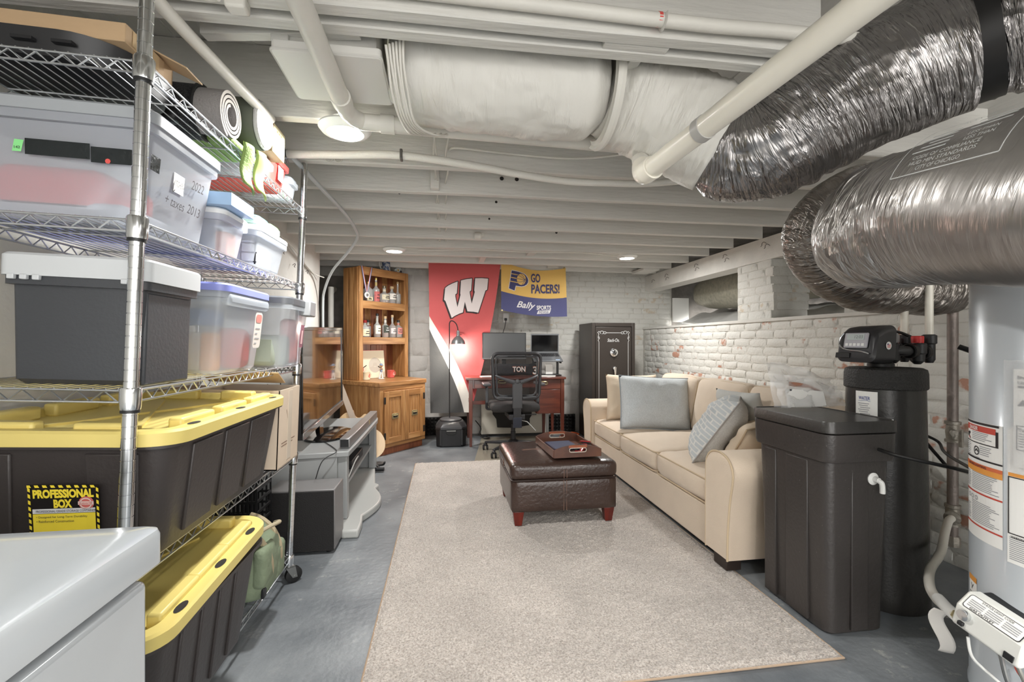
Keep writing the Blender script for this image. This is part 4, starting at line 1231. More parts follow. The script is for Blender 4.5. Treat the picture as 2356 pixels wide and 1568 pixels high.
def mixc(nt, L, f, a, b):
    n = nt.nodes.new('ShaderNodeMixRGB'); L(f, n.inputs[0])
    for i, q in ((1, a), (2, b)):
        if isinstance(q, tuple): n.inputs[i].default_value = (*lin(q), 1)
        else: L(q, n.inputs[i])
    return n.outputs[0]
def ban(nt, L, sp):
    u, v = sp.outputs[0], sp.outputs[1]
    e1 = mth(nt, L, 'SUBTRACT', v, mth(nt, L, 'ADD', .36, mth(nt, L, 'MULTIPLY', mth(nt, L, 'POWER', u, .93), .60)))
    e2 = mth(nt, L, 'SUBTRACT', v, mth(nt, L, 'ADD', .445, mth(nt, L, 'MULTIPLY', mth(nt, L, 'POWER', u, .88), .645)))
    f1 = mth(nt, L, 'GREATER_THAN', e1, 0); f2 = mth(nt, L, 'GREATER_THAN', e2, 0)
    return mixc(nt, L, f2, mixc(nt, L, f1, (198, 88, 88), (222, 217, 210)), (74, 74, 74))
printed(M_ban, ban)
def add_uv(o, fn_uv):
    me = o.data; l = me.uv_layers.new(name='UVMap')
    for lp in me.loops:
        l.data[lp.index].uv = fn_uv(lp.vertex_index)
def banner_x(u, v):
    xl = -.195 + .02 * v
    xr = .651 - .20 * v - .16 * v * v
    return xl + (xr - xl) * u
t = thing('banner', 'tall red banner with a white letter W hanging at the back wall', 'banner', (0, 0, 0))
NU, NV = 44, 80
def fn(u, v):
    x = banner_x(u, v); z = 2.098 - 1.775 * v - .012 * math.sin(u * PI) * (1 - v)
    return (x, wave1(x, z) + .012 * (1 - u) * v * math.sin(v * 20 + u * 8) * (1 if v > .6 else 0), z)
o = G().grid(fn, NU, NV).build('cloth', M_ban, t, sharp=180)
add_uv(o, lambda i: ((i % (NU + 1)) / NU, (i // (NU + 1)) / NV))
Wp = [(400, 545), (450, 505), (520, 468), (612, 430), (597, 635), (572, 652), (572, 690), (607, 870), (660, 660), (655, 632), (668, 412), (760, 388), (858, 375), (843, 580), (818, 597), (820, 635), (852, 805),
      (905, 605), (897, 578), (912, 370), (1030, 365), (1138, 372), (1120, 560), (1090, 577), (965, 960), (880, 945), (778, 940), (735, 775), (700, 960), (640, 980), (560, 1020), (510, 1055), (405, 770), (380, 745)]
def wm(off, dx=0, dy=0):
    def f(cx, cy):
        x = -.195 + (970 + (cx + dx) / 7.465 - 986) * .0051; z = 1.15 + (787 - 590 - (cy + dy) / 7.465) * .00512
        return Vector((x, wave1(x, z) - off, z))
    return f
M_bblack = mat('banner_black', (44, 38, 38), .7); M_bwhite = mat('banner_white', (224, 214, 212), .7)
decal('emblem_shadow', M_bblack, t, [poly2(Wp, 3)], wm(.004, -24, 22))
ol = []
for i in range(len(Wp)):
    a, b = Wp[i], Wp[(i + 1) % len(Wp)]
    dx, dy = b[0] - a[0], b[1] - a[1]; l = math.hypot(dx, dy); k = max(2, int(l / 40))
    e = 8 / l
    ol.append(stroke2([(a[0] + dx * (q / k * (1 + 2 * e) - e), a[1] + dy * (q / k * (1 + 2 * e) - e)) for q in range(k + 1)], 26))
o = decal('emblem_outline', M_bblack, t, ol, wm(.006)); o['kind'] = 'stuff'
decal('emblem', M_bwhite, t, [poly2(Wp, 3)], wm(.008))

# ---- yellow and navy flag
wave2 = lambda x, z: 5.392 + .008 * math.sin(x * 11 + z * 4) + noise.noise(Vector((x * 5, z * 5, 7))) * .008
M_flag = mat('flag_cloth', (226, 182, 92), .6, bump=.12, bscale=90)
def flg(nt, L, sp):
    f = mth(nt, L, 'GREATER_THAN', sp.outputs[1], .61)
    return mixc(nt, L, f, (226, 184, 98), (74, 76, 122))
printed(M_flag, flg)
t = thing('flag', 'yellow and navy sports flag hanging beside the red banner', 'flag', (0, 0, 0))
NU, NV = 40, 28
FX = lambda px: .651 + (px - 1152) * .00513
FZ = lambda py: 1.15 + (787 - py) * .00522
def ft(u):   # top edge sags between the two nails
    return 603 + 13 * u + 11 * math.sin(PI * min(1, u * 1.02)) if u < .97 else 614
def fn(u, v):
    px = 1153 + 153 * u + 4 * v * u; py = ft(u) * (1 - v) + (713 + 14 * u + 6 * math.sin(PI * u)) * v
    x, z = FX(px), FZ(py)
    return (x, wave2(x, z), z)
o = G().grid(fn, NU, NV).build('cloth', M_flag, t, sharp=180)
add_uv(o, lambda i: ((i % (NU + 1)) / NU, (i // (NU + 1)) / NV))
def fm(off):
    def f(cx, cy):
        x, z = FX(1140 + cx / 10.456), FZ(590 + cy / 10.456)
        return Vector((x, wave2(x, z) - off, z))
    return f
M_navy = mat('flag_navy', (58, 58, 104), .6); M_fgold = mat('flag_gold', (226, 186, 104), .6); M_fwhite = mat('flag_white', (230, 228, 230), .6)
Pp = [(390, 345), (480, 358), (560, 375), (680, 415), (740, 460), (780, 520), (795, 570), (790, 625), (760, 675), (700, 710), (630, 722), (560, 715), (490, 705), (460, 822), (325, 770), (350, 620)]
def outl(P_, w, k=4):
    r = []
    for i in range(len(P_)):
        a, b = P_[i], P_[(i + 1) % len(P_)]
        r.append(stroke2([(a[0] + (b[0] - a[0]) * q / k, a[1] + (b[1] - a[1]) * q / k) for q in range(k + 1)], w))
    return r
o = decal('emblem_outline', M_fwhite, t, outl(Pp, 26), fm(.003)); o['kind'] = 'stuff'
decal('emblem', M_navy, t, [poly2(Pp, 2)], fm(.0045))
vs, fs = disc2(628, 552, 118, 28)
gold = [poly2([(628 + 112 * math.cos(a), 552 + 135 * math.sin(a)) for a in [2 * PI * k / 24 for k in range(24)]], 1)]
for (y0, y1) in ((412, 440), (495, 530), (585, 625)):
    gold.append(poly2([(385 - (y0 - 412) * .28, y0), (545, y1), (545, y1 + 20), (380 - (y0 - 412) * .28, y0 + 18)], 1))
o = decal('emblem_ball', M_fgold, t, gold, fm(.006)); o['kind'] = 'stuff'
seam = [stroke2([(515, 452), (600, 480), (695, 545), (752, 580)], 9), stroke2([(500, 530), (620, 552), (695, 570), (756, 578)], 9), stroke2([(515, 610), (600, 622), (690, 590), (740, 520)], 9),
        stroke2([(620, 425), (680, 490), (698, 560), (690, 620), (640, 688)], 9), stroke2([(690, 590), (740, 635)], 9)]
o = decal('emblem_seams', M_navy, t, seam, fm(.0075)); o['kind'] = 'stuff'
def ctext(txt, cx, cy, w, h, bold=0, shear=0, rot=0):
    vs, fs = word(txt, 0, 0, w, h, bold, shear, rot)
    return [(cx + x, cy - y) for x, y in vs], fs
decal('lettering', M_navy, t, [ctext('GO', 985, 515, 240, 215, .03), ctext('PACERS!', 1230, 770, 710, 225, .03, rot=.02)], fm(.0045))
decal('lettering', M_fwhite, t, [ctext('Bally', 745, 1190, 420, 200, .02, shear=.35, rot=-.1), ctext('SPORTS', 1190, 1225, 370, 105, .03, rot=.02)], fm(.0045))
decal('lettering_bar', M_fwhite, t, [poly2([(1045, 1297), (1370, 1280), (1335, 1362), (1010, 1380)], 2)], fm(.0045))
decal('lettering', M_navy, t, [ctext('INDIANA', 1188, 1330, 250, 62, 0, rot=.03)], fm(.006))
for (cx, cy) in ((155, 160), (158, 1295), (1702, 255)):
    p = fm(.004)(cx, cy)
    G().lathe([(.004, -.002), (.011, -.002), (.011, .002), (.004, .002)], 16, M=Matrix.Translation(p) @ Matrix.Rotation(PI / 2, 4, 'X')).build('grommet', M_brass, t)

# ---- wall outlet with cords
t = thing('wall_outlet', 'white wall outlet with a black cord below the yellow flag', 'outlet', (.757, 5.738, 1.46))
G().box((0, -.012, 0), (.075, .008, .12)).build('plate', M_white, t, bevel=.003)
G().box((-.005, -.03, -.02), (.03, .03, .03)).build('plug', M_black, t, bevel=.004)
G().tube(spline([(-.005, -.045, -.03), (-.02, -.05, -.12), (-.06, -.06, -.25), (-.08, -.08, -.45)], 6), .004, 6).build('cord', M_black, t)
G().tube(spline([(0, -.018, .0), (-.1, -.03, -.03), (-.25, -.03, -.07)], 6), .003, 6).build('white_cord', M_white, t)

# ---- toolbox and floor lamp
t = thing('toolbox', 'black plastic tool box on the floor, carrying the floor lamp', 'tool box', (.062, 5.20, 0))
def cham(w, d, c_): return [(w / 2, d / 2 - c_), (w / 2 - c_, d / 2), (-w / 2 + c_, d / 2), (-w / 2, d / 2 - c_), (-w / 2, -d / 2 + c_), (-w / 2 + c_, -d / 2), (w / 2 - c_, -d / 2), (w / 2, -d / 2 + c_)]
g = G(); g.rings([[(x, y, z) for x, y in cham(.325 + k, .30 + k, .05)] for z, k in ((0, -.02), (.012, 0), (.19, .012))])
g.build('body', M_black, t, bevel=.003)
G().rings([[(x, y, z) for x, y in cham(.345 + k, .32 + k, .055)] for z, k in ((.192, 0), (.215, 0), (.268, -.075), (.272, -.09))]).build('lid', mat('black_lid', (46, 46, 48), .35), t, bevel=.003)
g = G(); g.prism([(-.055, .185), (.055, .185), (.055, .15), (.035, .135), (-.035, .135), (-.055, .15)], 0, .01, M=Matrix.Translation((0, -.150, 0)) @ Matrix.Rotation(PI / 2, 4, 'X')).build('handle', mat('dark_handle', (18, 18, 18), .5), t, bevel=.002)
G().bb((-.05, -.166, .176), (.05, -.158, .184)).build('handle_lip', M_steel, t)
for x in (-.115, .115):
    G().bb((x - .012, -.158, .02), (x + .012, -.150, .19)).build('rib', M_black, t, bevel=.003)
t = thing('floor_lamp', 'thin black reading lamp with a grey shade, standing on the tool box', 'lamp', (.058, 5.20, .2725))
M_shade = mat('grey_shade', (120, 120, 120), .35, .4)
G().lathe([(.118, 0), (.122, .004), (.122, .016), (.112, .024), (.02, .028), (.001, .028)], 36).build('base', mat('graphite_base', (92, 92, 94), .4, .2), t)
pts = [(-.012, 0, .02), (-.014, 0, 1.07)] + spline([(-.014, 0, 1.09), (.0, 0, 1.118), (.03, 0, 1.115), (.062, 0, 1.085), (.078, 0, 1.04), (.082, 0, 1.0)], 5)
G().tube(pts, .006, 10).build('pole', M_blackm, t)
G().lathe([(.014, 1.01), (.018, .998), (.018, .96), (.024, .945), (.05, .925), (.072, .895), (.082, .858), (.079, .858), (.068, .893), (.02, .94)], 28, (.083, 0, 0), cap=False).build('shade', M_shade, t)
G().tube([(.1, 0, .965), (.125, 0, .966)], .0025, 6).build('switch', M_blackm, t)
G().lathe([(.001, .835), (.02, .838), (.033, .858), (.03, .88), (.015, .91), (.001, .92)], 20, (.083, 0, 0)).build('bulb', mat('lit_bulb', (255, 250, 238), .4, emit=18), t)
l = bpy.data.lights.new('lamp', 'POINT'); l.energy = 7; l.shadow_soft_size = .035; l.color = (1, .93, .82)
lo = bpy.data.objects.new('lamp', l); COL.objects.link(lo); lo.parent = t; lo.location = (.083, -.0, .81)

# ---- acoustic foam strips along the foot of the back wall
def foam(x0, nx, nz, label):
    t = thing('acoustic_foam', label, 'acoustic foam', (x0, 5.725, 0), group=None)
    p = .045; g = G()
    for i in range(nx):
        for j in range(nz):
            a, b = i * p, j * p
            g.add([(a, 0, b), (a + p, 0, b), (a + p, 0, b + p), (a, 0, b + p), (a + p / 2, -.04, b + p / 2)], [(0, 1, 4), (1, 2, 4), (2, 3, 4), (3, 0, 4)])
    o = g.build('pyramids', mat('black_foam', (34, 33, 32), .7), t, sharp=None); o['kind'] = 'stuff'
    G().bb((0, 0, 0), (nx * p, .012, nz * p)).build('backing', M_black, t)
foam(-.32, 13, 5, 'black pyramid foam panel at the wall foot behind the tool box')
foam(1.12, 12, 5, 'black pyramid foam panel at the wall foot beside the safe')

# ---- desk
M_cherry = wood('cherry_wood', (70, 30, 22), (94, 42, 30), (114, 56, 38), (1.2, 8, 8), rough=.3, coat=.4)
M_cherryv = wood('cherry_wood_upright', (70, 30, 22), (96, 44, 30), (116, 58, 40), (8, 8, 1.2), rough=.3, coat=.4)
dk = thing('desk', 'dark cherry wood writing desk with drawers at the back wall', 'desk', (0, 0, 0))
G().bb((.225, 5.0, .735), (1.345, 5.58, .76)).build('desktop', M_cherry, dk, bevel=.004)
for (x, y) in ((.275, 5.045), (.275, 5.535), (1.31, 5.045), (1.31, 5.535), (1.2, 5.53)):
    G().rings([[(x + a * w, y + b * w, z) for a, b in ((-1, -1), (1, -1), (1, 1), (-1, 1))] for z, w in ((0, .014), (.45, .021), (.735, .021))]).build('leg', M_cherryv, dk, bevel=.002)
G().bb((.285, 5.07, .46), (.60, 5.09, .50)).build('stretcher', M_cherry, dk)
G().bb((.265, 5.06, .455), (.285, 5.52, .495)).build('stretcher', M_cherry, dk)
G().bb((.29, 5.04, .64), (1.02, 5.55, .735)).build('apron', M_cherry, dk)
pd = G().bb((1.02, 5.045, .345), (1.295, 5.52, .735)).build('pedestal', M_cherryv, dk, bevel=.002)
def cup_pull(x, z, parent):
    G().tube(spline([(x - .042, 5.022, z - .012), (x - .036, 5.012, z + .01), (x, 5.006, z + .014), (x + .036, 5.012, z + .01), (x + .042, 5.022, z - .012), (x, 5.018, z - .016), (x - .042, 5.022, z - .012)], 4), .006, 8).build('handle', M_brass, parent)
for (a, b, z0, z1, hxp) in ((1.03, 1.287, .625, .73, 1.09), (.315, .52, .645, .73, None), (.53, 1.01, .645, .73, .62)):
    d = G().bb((a, 5.026, z0), (b, 5.046, z1)).build('drawer', M_cherry, dk, bevel=.003)
    if hxp: cup_pull(hxp, z0 + .07, d)
G().bb((1.03, 5.03, .35), (1.287, 5.046, .618)).build('drawer_front', M_cherry, dk, bevel=.003)
# ---- on the desk
t = thing('monitor', 'large matte dark computer monitor on the desk', 'monitor', (.693, 5.40, .762))
G().box((0, 0, .345), (.525, .022, .315)).build('housing', M_black, t, bevel=.004)
G().box((0, -.0118, .35), (.505, .002, .288)).build('screen', mat('matte_screen', (72, 74, 76), .35), t)
G().box((0, -.012, .197), (.525, .003, .016)).build('chin', mat('grey_bezel', (92, 92, 94), .4), t)
G().box((0, .03, .16), (.05, .025, .32)).build('neck', M_black, t, bevel=.004)
G().box((0, .01, .006), (.24, .17, .012)).build('foot', M_black, t, bevel=.004)
t = thing('laptop', 'open grey laptop on a raised stand at the right of the desk', 'laptop', (1.185, 5.29, .972))
M_lap = mat('laptop_grey', (120, 123, 126), .4, .3)
bs = G().box((0, 0, 0), (.345, .235, .016)).build('base', M_lap, t, bevel=.004, M=Matrix.Rotation(.38, 4, 'X'))
key = G().box((0, 0, 0), (.0165, .0155, .003)).mesh('key', mat('key_black', (36, 36, 38), .5))
for r in range(5):
    for c_ in range(15):
        inst('key', key, bs, (-.146 + c_ * .0208, .095 - r * .0195, .009))
G().box((0, -.072, .0085), (.1, .06, .001)).build('touchpad', mat('touchpad', (104, 106, 110), .3), bs)
decal('sticker', mat('blue_sticker', (172, 190, 214), .4), bs, [rect2(.09, -.105, .14, -.075)], lambda x, y: Vector((x, y, .0087)))
ls = G().box((0, 0, .118), (.345, .008, .236)).build('screen_lid', M_lap, t, bevel=.003, M=Matrix.Translation((0, .112, .045)) @ Matrix.Rotation(.05, 4, 'X') )
G().box((0, -.005, .122), (.322, .002, .196)).build('screen', mat('gloss_black_screen', (12, 12, 14), .08, coat=.5), ls)
t = thing('laptop_stand', 'black laptop riser standing on the desk beside the monitor', 'stand', (1.185, 5.30, .761))
for x in (-.15, .15):
    G().bb((x - .012, .05, 0), (x + .012, .074, .20)).build('upright', M_black, t)
    G().add([(x - .012, -.09, .155), (x + .012, -.09, .155), (x + .012, .10, .232), (x - .012, .10, .232), (x - .012, -.09, .143), (x + .012, -.09, .143), (x + .012, .10, .22), (x - .012, .10, .22)], [(0, 1, 2, 3), (4, 7, 6, 5), (0, 4, 5, 1), (1, 5, 6, 2), (2, 6, 7, 3), (3, 7, 4, 0)]).build('tray_arm', M_black, t)
G().bb((-.16, -.1, 0), (.16, .1, .012)).build('foot', M_black, t, bevel=.003)
t = thing('white_box', 'white carton standing on the desk under the laptop', 'box', (1.215, 5.31, .774))
G().box((0, 0, .06), (.085, .06, .12)).build('carton', M_paper, t, bevel=.002)
t = thing('folded_jersey', 'folded black sports jersey with white orange edged letters on the desk behind the chair', 'jersey', (.80, 5.32, .761))
softbox(G(), (0, 0, .07), (.56, .10, .13), .03, 8, nz=.01).build('cloth', mat('black_jersey', (38, 38, 42), .8, bump=.3, bscale=60), t)
jf = plane_map((0, -.0545, .07), (1, 0, 0), (0, 0, 1))
decal('lettering_edge', mat('orange_edge', (206, 120, 84), .7), t, [word('TON', .05, .005, .156, .068, .03), word('3', .242, -.01, .062, .10, .03)], lambda x, y: jf(x, y) + Vector((0, -.0015, 0)))
decal('lettering', M_paper, t, [word('TON', .05, .005, .148, .058, .02), word('3', .242, -.01, .052, .088, .02)], lambda x, y: jf(x, y) + Vector((0, -.003, 0)))
for (x, y, w, d, lab, r) in ((.46, 5.17, .13, .1, 'white paper slip on the left of the desktop', .2), (1.15, 5.13, .2, .13, 'white papers on the right of the desktop near the laptop', -.3)):
    t = tag(G().box((0, 0, .003), (w, d, .006)).build('paper', M_paper, None), lab, 'paper'); t.location = (x, y, .761); t.rotation_euler = (0, 0, r)

# ---- under the desk
t = thing('leaning_panel', 'pale beige panel standing on the floor behind the desk', 'panel', (.85, 5.56, 0))
G().box((0, 0, .23), (.84, .03, .40)).build('board', mat('beige_panel', (200, 194, 180), .5), t, bevel=.004)
G().box((.40, -.018, .23), (.03, .012, .40)).build('edge_strip', M_steel, t)
for x in (-.38, .38):
    G().box((x, 0, .015), (.06, .05, .03)).build('foot', M_black, t)
t = thing('black_bag', 'flat black bag hanging under the desk behind the chair', 'bag', (.78, 5.50, .12))
G().prism([(-.22, .26), (.26, .26), (.265, .14), (.24, .10), (.24, .02), (.05, -.01), (-.16, 0), (-.17, .10), (-.215, .16)], -.012, .012, M=Matrix.Rotation(PI / 2, 4, 'X')).build('bag_body', mat('black_cloth', (38, 36, 35), .75), t, bevel=.006)
t = tag(G().prism([(.27, 4.37), (.52, 4.33), (1.33, 4.9), (1.36, 5.3), (1.18, 5.5), (.43, 5.5)], .001, .004).build('chair_mat', mat('clear_chair_mat', (178, 170, 154), .22, alpha=.6), None), 'clear plastic floor mat under the office chair', 'mat')
tag(G().tube(spline([(1.38, 5.62, .012), (1.45, 5.5, .012), (1.52, 5.52, .012), (1.58, 5.6, .012), (1.64, 5.48, .012), (1.5, 5.4, .012), (1.36, 5.36, .012)], 6), .008, 8).build('cord', mat('orange_cord', (214, 96, 48), .5)), 'orange extension cord on the floor between desk and safe', 'cord')
tag(G().tube(spline([(.36, 5.56, .2), (.42, 5.5, .12), (.40, 5.45, .05), (.46, 5.4, .012), (.52, 5.42, .012)], 6), .006, 6).build('cord', M_black), 'black cord with adapter under the left end of the desk', 'cord')

# ---- office chair
M_ch = mat('chair_plastic', (44, 44, 47), .4)
M_chseat = mat('chair_cloth', (50, 48, 48), .85, bump=.2, bscale=120)
ch = thing('office_chair', 'black mesh back office chair pulled up to the desk', 'chair', (.70, 4.72, 0))
weld(softbox(G(), (0, .02, .49), (.50, .47, .085), .04, 10, puff=(0, 0, .012)).build('seat', M_chseat, ch))
pth = []
for (x, z) in rrect(.47, .45, .06, 6, 0, .815):
    k = (z - .59) / .45
    pth.append((x * (.96 + .08 * k), -.27 + .04 * (x / .24) ** 2 - .015 * math.sin(PI * k), z))
fr = G().tube(pth, .017, 10, closed=True).build('back_frame', M_ch, ch)
pth2 = [(x * .86, y - .004, .815 + (z - .815) * .86) for x, y, z in pth]
G().tube(pth2, .009, 8, closed=True).build('inner_frame', mat('chair_grey_plastic', (74, 75, 78), .4), ch)
M_meshb = mat('back_mesh', (32, 32, 33), .8, alpha=.5)
G().grid(lambda u, v: ((u - .5) * .43, -.268 + .04 * ((u - .5) * 2) ** 2 - .015 * math.sin(PI * v), .615 + .40 * v), 14, 6).build('mesh_panel', M_meshb, ch)
M_cg = mat('chair_spine_plastic', (70, 71, 74), .42)
G().add([(-.048, -.295, .50), (.048, -.295, .50), (.048, -.268, .50), (-.048, -.268, .50), (-.05, -.30, .76), (.05, -.30, .76), (.05, -.275, .76), (-.05, -.275, .76)], [(0, 1, 5, 4), (1, 2, 6, 5), (2, 3, 7, 6), (3, 0, 4, 7), (4, 5, 6, 7), (3, 2, 1, 0)]).build('spine', M_cg, ch, bevel=.006)
for s in (-1, 1):
    G().tube(spline([(s * .03, -.292, .755), (s * .09, -.288, .775), (s * .16, -.272, .80), (s * .218, -.238, .825)], 5), [.022, .021, .02, .019, .018, .017, .016, .015, .014, .014, .013, .013, .012, .012, .011, .011], 8).build('back_brace', M_cg, ch)
    G().tube(spline([(s * .215, -.235, .60), (s * .15, -.262, .606), (s * .05, -.288, .60)], 5), .013, 8).build('lower_brace', M_cg, ch)
    arm = G().tube(spline([(s * .2, .05, .452), (s * .265, .05, .455), (s * .275, .05, .50), (s * .272, .05, .62), (s * .28, .03, .70)], 5), .014, 8).build('armrest', M_ch, ch)
    G().box((s * .28, .02, .715), (.085, .24, .028)).build('arm_pad', mat('arm_pad_grey', (80, 80, 82), .5), arm, bevel=.012, seg=3)
    G().box((s * .272, .05, .60), (.03, .05, .17)).build('arm_sleeve', M_cg, arm, bevel=.008)
G().lathe([(.022, -.004), (.022, .004), (.012, .008), (.001, .008)], 18, M=Matrix.Translation((0, -.302, .765)) @ Matrix.Rotation(PI / 2, 4, 'X')).build('back_bolt', M_cg, ch)
G().box((0, -.275, .435), (.075, .03, .16)).build('back_bracket', M_ch, ch, bevel=.003)
G().box((0, -.285, .36), (.085, .02, .10)).build('hinge_plate', mat('blue_grey_plate', (58, 62, 74), .35, .3), ch, bevel=.003)
G().box((0, -.1, .41), (.16, .34, .05)).build('tilt_mechanism', M_ch, ch, bevel=.006)
G().tube([(.05, -.1, .41), (.22, -.14, .415)], .006, 8).build('lever', M_ch, ch)
G().tube([(.05, -.2, .37), (.11, -.22, .355), (.19, -.25, .27)], .005, 8).build('lever', M_steel, ch)
G().lathe([(.026, .09), (.026, .22), (.022, .225), (.022, .30), (.015, .305), (.015, .40)], 20).build('column', M_black, ch)
sb = G().lathe([(.045, .085), (.05, .09), (.05, .13), (.03, .14)], 20).build('hub', M_ch, ch)
for k in range(5):
    a = math.radians(152 + 72 * k)
    d = Vector((math.cos(a), math.sin(a), 0)); n_ = Vector((-d.y, d.x, 0))
    g = G(); rings = []
    for (r, w, z0, z1) in ((.03, .03, .085, .125), (.18, .024, .082, .112), (.32, .016, .075, .095)):
        rings.append([d * r + n_ * w + Vector((0, 0, z0)), d * r - n_ * w + Vector((0, 0, z0)), d * r - n_ * w * .7 + Vector((0, 0, z1)), d * r + n_ * w * .7 + Vector((0, 0, z1))])
    lg = g.rings(rings).build('base_leg', M_ch, ch, bevel=.005)
    p = d * .315
    for s in (-1, 1):
        G().lathe([(.001, -.009), (.022, -.009), (.028, -.005), (.028, .005), (.022, .009), (.001, .009)], 18, M=Matrix.Translation(p + Vector((.02 * s, 0, .028))) @ Matrix.Rotation(PI / 2, 4, 'Y')).build('caster', M_black, lg)
    G().lathe([(.012, .045), (.02, .05), (.02, .07), (.008, .08)], 12, (p.x, p.y, 0)).build('caster_hood', M_ch, lg)

# ---- safe
M_safe = mat('safe_black', (52, 46, 42), .38, bump=.1, bscale=160)
sf = thing('gun_safe', 'tall black steel safe with silver scrollwork against the back wall', 'safe', (1.675, 5.08, 0))
G().bb((0, .02, 0), (.521, .52, 1.377)).build('body', M_safe, sf, bevel=.006)
for (a, b) in (((0, 0, 0), (.038, .03, 1.377)), ((.483, 0, 0), (.521, .03, 1.377)), ((.038, 0, 1.335), (.483, .03, 1.377)), ((.038, 0, 0), (.483, .03, .05))):
    G().bb(a, b).build('door_frame', M_safe, sf, bevel=.003)
dr = G().bb((.043, .004, .055), (.478, .03, 1.33)).build('door', M_safe, sf, bevel=.004)
M_silver = mat('silver_paint', (196, 196, 196), .4, .3)
dm = plane_map((0, .0036, 0), (1, 0, 0), (0, 0, 1))
sm_ = lambda x, z: dm(x, z) - Vector((0, .001, 0))
orn = []
def scroll(cx, cz, sx):
    S = []
    for (x0, z0, r, a0, a1) in ((.0, 0, .016, 0, 2 * PI), (.035, -.004, .012, 0, 2 * PI)):
        S.append(stroke2([(cx + sx * (x0 + r * 1.5 * math.cos(a0 + (a1 - a0) * q / 14)), cz + z0 + r * math.sin(a0 + (a1 - a0) * q / 14)) for q in range(15)], .006))
    S.append(stroke2([(cx + sx * x, cz + z) for x, z in ((-.035, -.11), (-.045, -.09), (-.028, -.07), (-.045, -.05), (-.036, -.02), (-.05, 0), (-.036, .012), (-.02, .0), (-.01, -.015), (.01, -.018))], .007))
    S.append(stroke2([(cx + sx * (-.038 + .008 * math.cos(2 * PI * q / 10)), cz - .06 + .012 * math.sin(2 * PI * q / 10)) for q in range(11)], .005))
    return S
orn += scroll(.118, 1.265, 1) + scroll(.403, 1.265, -1)
orn += [rect2(.165, 1.257, .356, 1.263), rect2(.080, .15, .086, 1.16), rect2(.435, .15, .441, 1.16), rect2(.086, .15, .435, .156)]
o = decal('scrollwork', M_silver, dr, orn, sm_, 'silver scrollwork lines'); o['kind'] = 'stuff'
decal('lettering', M_silver, dr, [word('Stack-On.', .26, 1.175, .145, .04, .02, shear=.2)], sm_)
RX = Matrix.Rotation(PI / 2, 4, 'X')
dl = G().lathe([(.001, .0), (.048, 0), (.05, .006), (.045, .014), (.03, .016), (.028, .03), (.02, .034), (.001, .034)], 32, M=Matrix.Translation((.262, .004, 1.03)) @ RX).build('dial', M_chrome, dr)
G().lathe([(.001, .0344), (.022, .0344), (.02, .037), (.001, .037)], 24, M=Matrix.Translation((.262, .004, 1.03)) @ RX).build('dial_face', M_black, dl)
G().box((.262, -.037, 1.03), (.008, .012, .04)).build('dial_grip', M_steel, dl, bevel=.002, M=Matrix.Translation((.262, 0, 1.03)) @ Matrix.Rotation(.4, 4, 'Y') @ Matrix.Translation((-.262, 0, -1.03)))
hd = G().lathe([(.001, 0), (.02, 0), (.02, .02), (.001, .022)], 18, M=Matrix.Translation((.268, .004, .85)) @ RX).build('handle_boss', M_chrome, dr)
G().add([(.25, -.03, .865), (.286, -.03, .865), (.278, -.03, .735), (.262, -.03, .735), (.252, -.018, .862), (.284, -.018, .862), (.276, -.018, .738), (.264, -.018, .738)], [(0, 1, 2, 3), (4, 7, 6, 5), (0, 4, 5, 1), (1, 5, 6, 2), (2, 6, 7, 3), (3, 7, 4, 0)]).build('handle', M_chrome, hd, bevel=.004)

# ---- television corner
M_tvg = mat('silver_grey_stand', (150, 152, 152), .4, .1)
ts = thing('tv_stand', 'silver grey television stand with open shelves along the left wall', 'tv stand', (0, 0, 0))
top = [(-.59, 2.93), (-.585, 3.2), (-.585, 4.1), (-.60, 4.22), (-1.14, 4.22), (-1.14, 2.86)]
G().prism(top, .445, .478).build('top', M_tvg, ts, bevel=.005)
G().prism([(-.62, 2.955), (-.64, 4.19), (-1.12, 4.19), (-1.12, 2.89)], .235, .255).build('shelf', M_tvg, ts, bevel=.002)
G().add([(-.66, 2.93, .05), (-1.12, 2.88, .05), (-1.12, 2.90, .05), (-.66, 2.95, .05), (-.66, 2.93, .445), (-1.12, 2.88, .445), (-1.12, 2.90, .445), (-.66, 2.95, .445)], [(0, 1, 5, 4), (1, 2, 6, 5), (2, 3, 7, 6), (3, 0, 4, 7), (4, 5, 6, 7), (3, 2, 1, 0)]).build('end_panel', M_tvg, ts)
G().bb((-1.12, 4.17, .05), (-.66, 4.19, .445)).build('end_panel', M_tvg, ts)
G().bb((-1.13, 2.9, .05), (-1.115, 4.19, .445)).build('back_panel', mat('dark_back', (70, 70, 72), .6), ts)
for y in (2.955, 4.12):
    G().bb((-.665, y, .05), (-.605, y + .06, .445)).build('column', M_tvg, ts, bevel=.008, seg=3)
foot = [(-.505, 2.78), (-.51, 2.93)] + [(-.525 + .075 * math.sin(PI * k / 12), 3.02 + .56 * k / 12) for k in range(13)] + [(-.51, 3.66), (-.545, 3.70), (-.62, 4.19), (-1.12, 4.19), (-1.12, 2.9), (-.66, 2.87), (-.60, 2.78)]
G().prism(foot, 0, .05).build('plinth', mat('light_grey_plinth', (176, 177, 174), .4), ts, bevel=.012, seg=3)
t = thing('cable_box', 'dark set top box with a curved cord on the tv stand shelf', 'electronics', (-.80, 3.55, .256))
G().box((0, 0, .03), (.3, .42, .06)).build('case', M_black, t, bevel=.005)
G().tube(spline([(.15, -.1, .03), (.19, -.2, .09), (.2, -.36, .1), (.18, -.5, .02)], 6), .004, 6).build('cord', M_white, t)
t = thing('soundbar', 'long silver speaker bar on the front edge of the tv stand', 'speaker', (-.632, 3.6, .479))
G().box((0, 0, .032), (.062, 1.18, .062)).build('case', mat('silver_plastic', (150, 148, 148), .3, .4), t, bevel=.006)
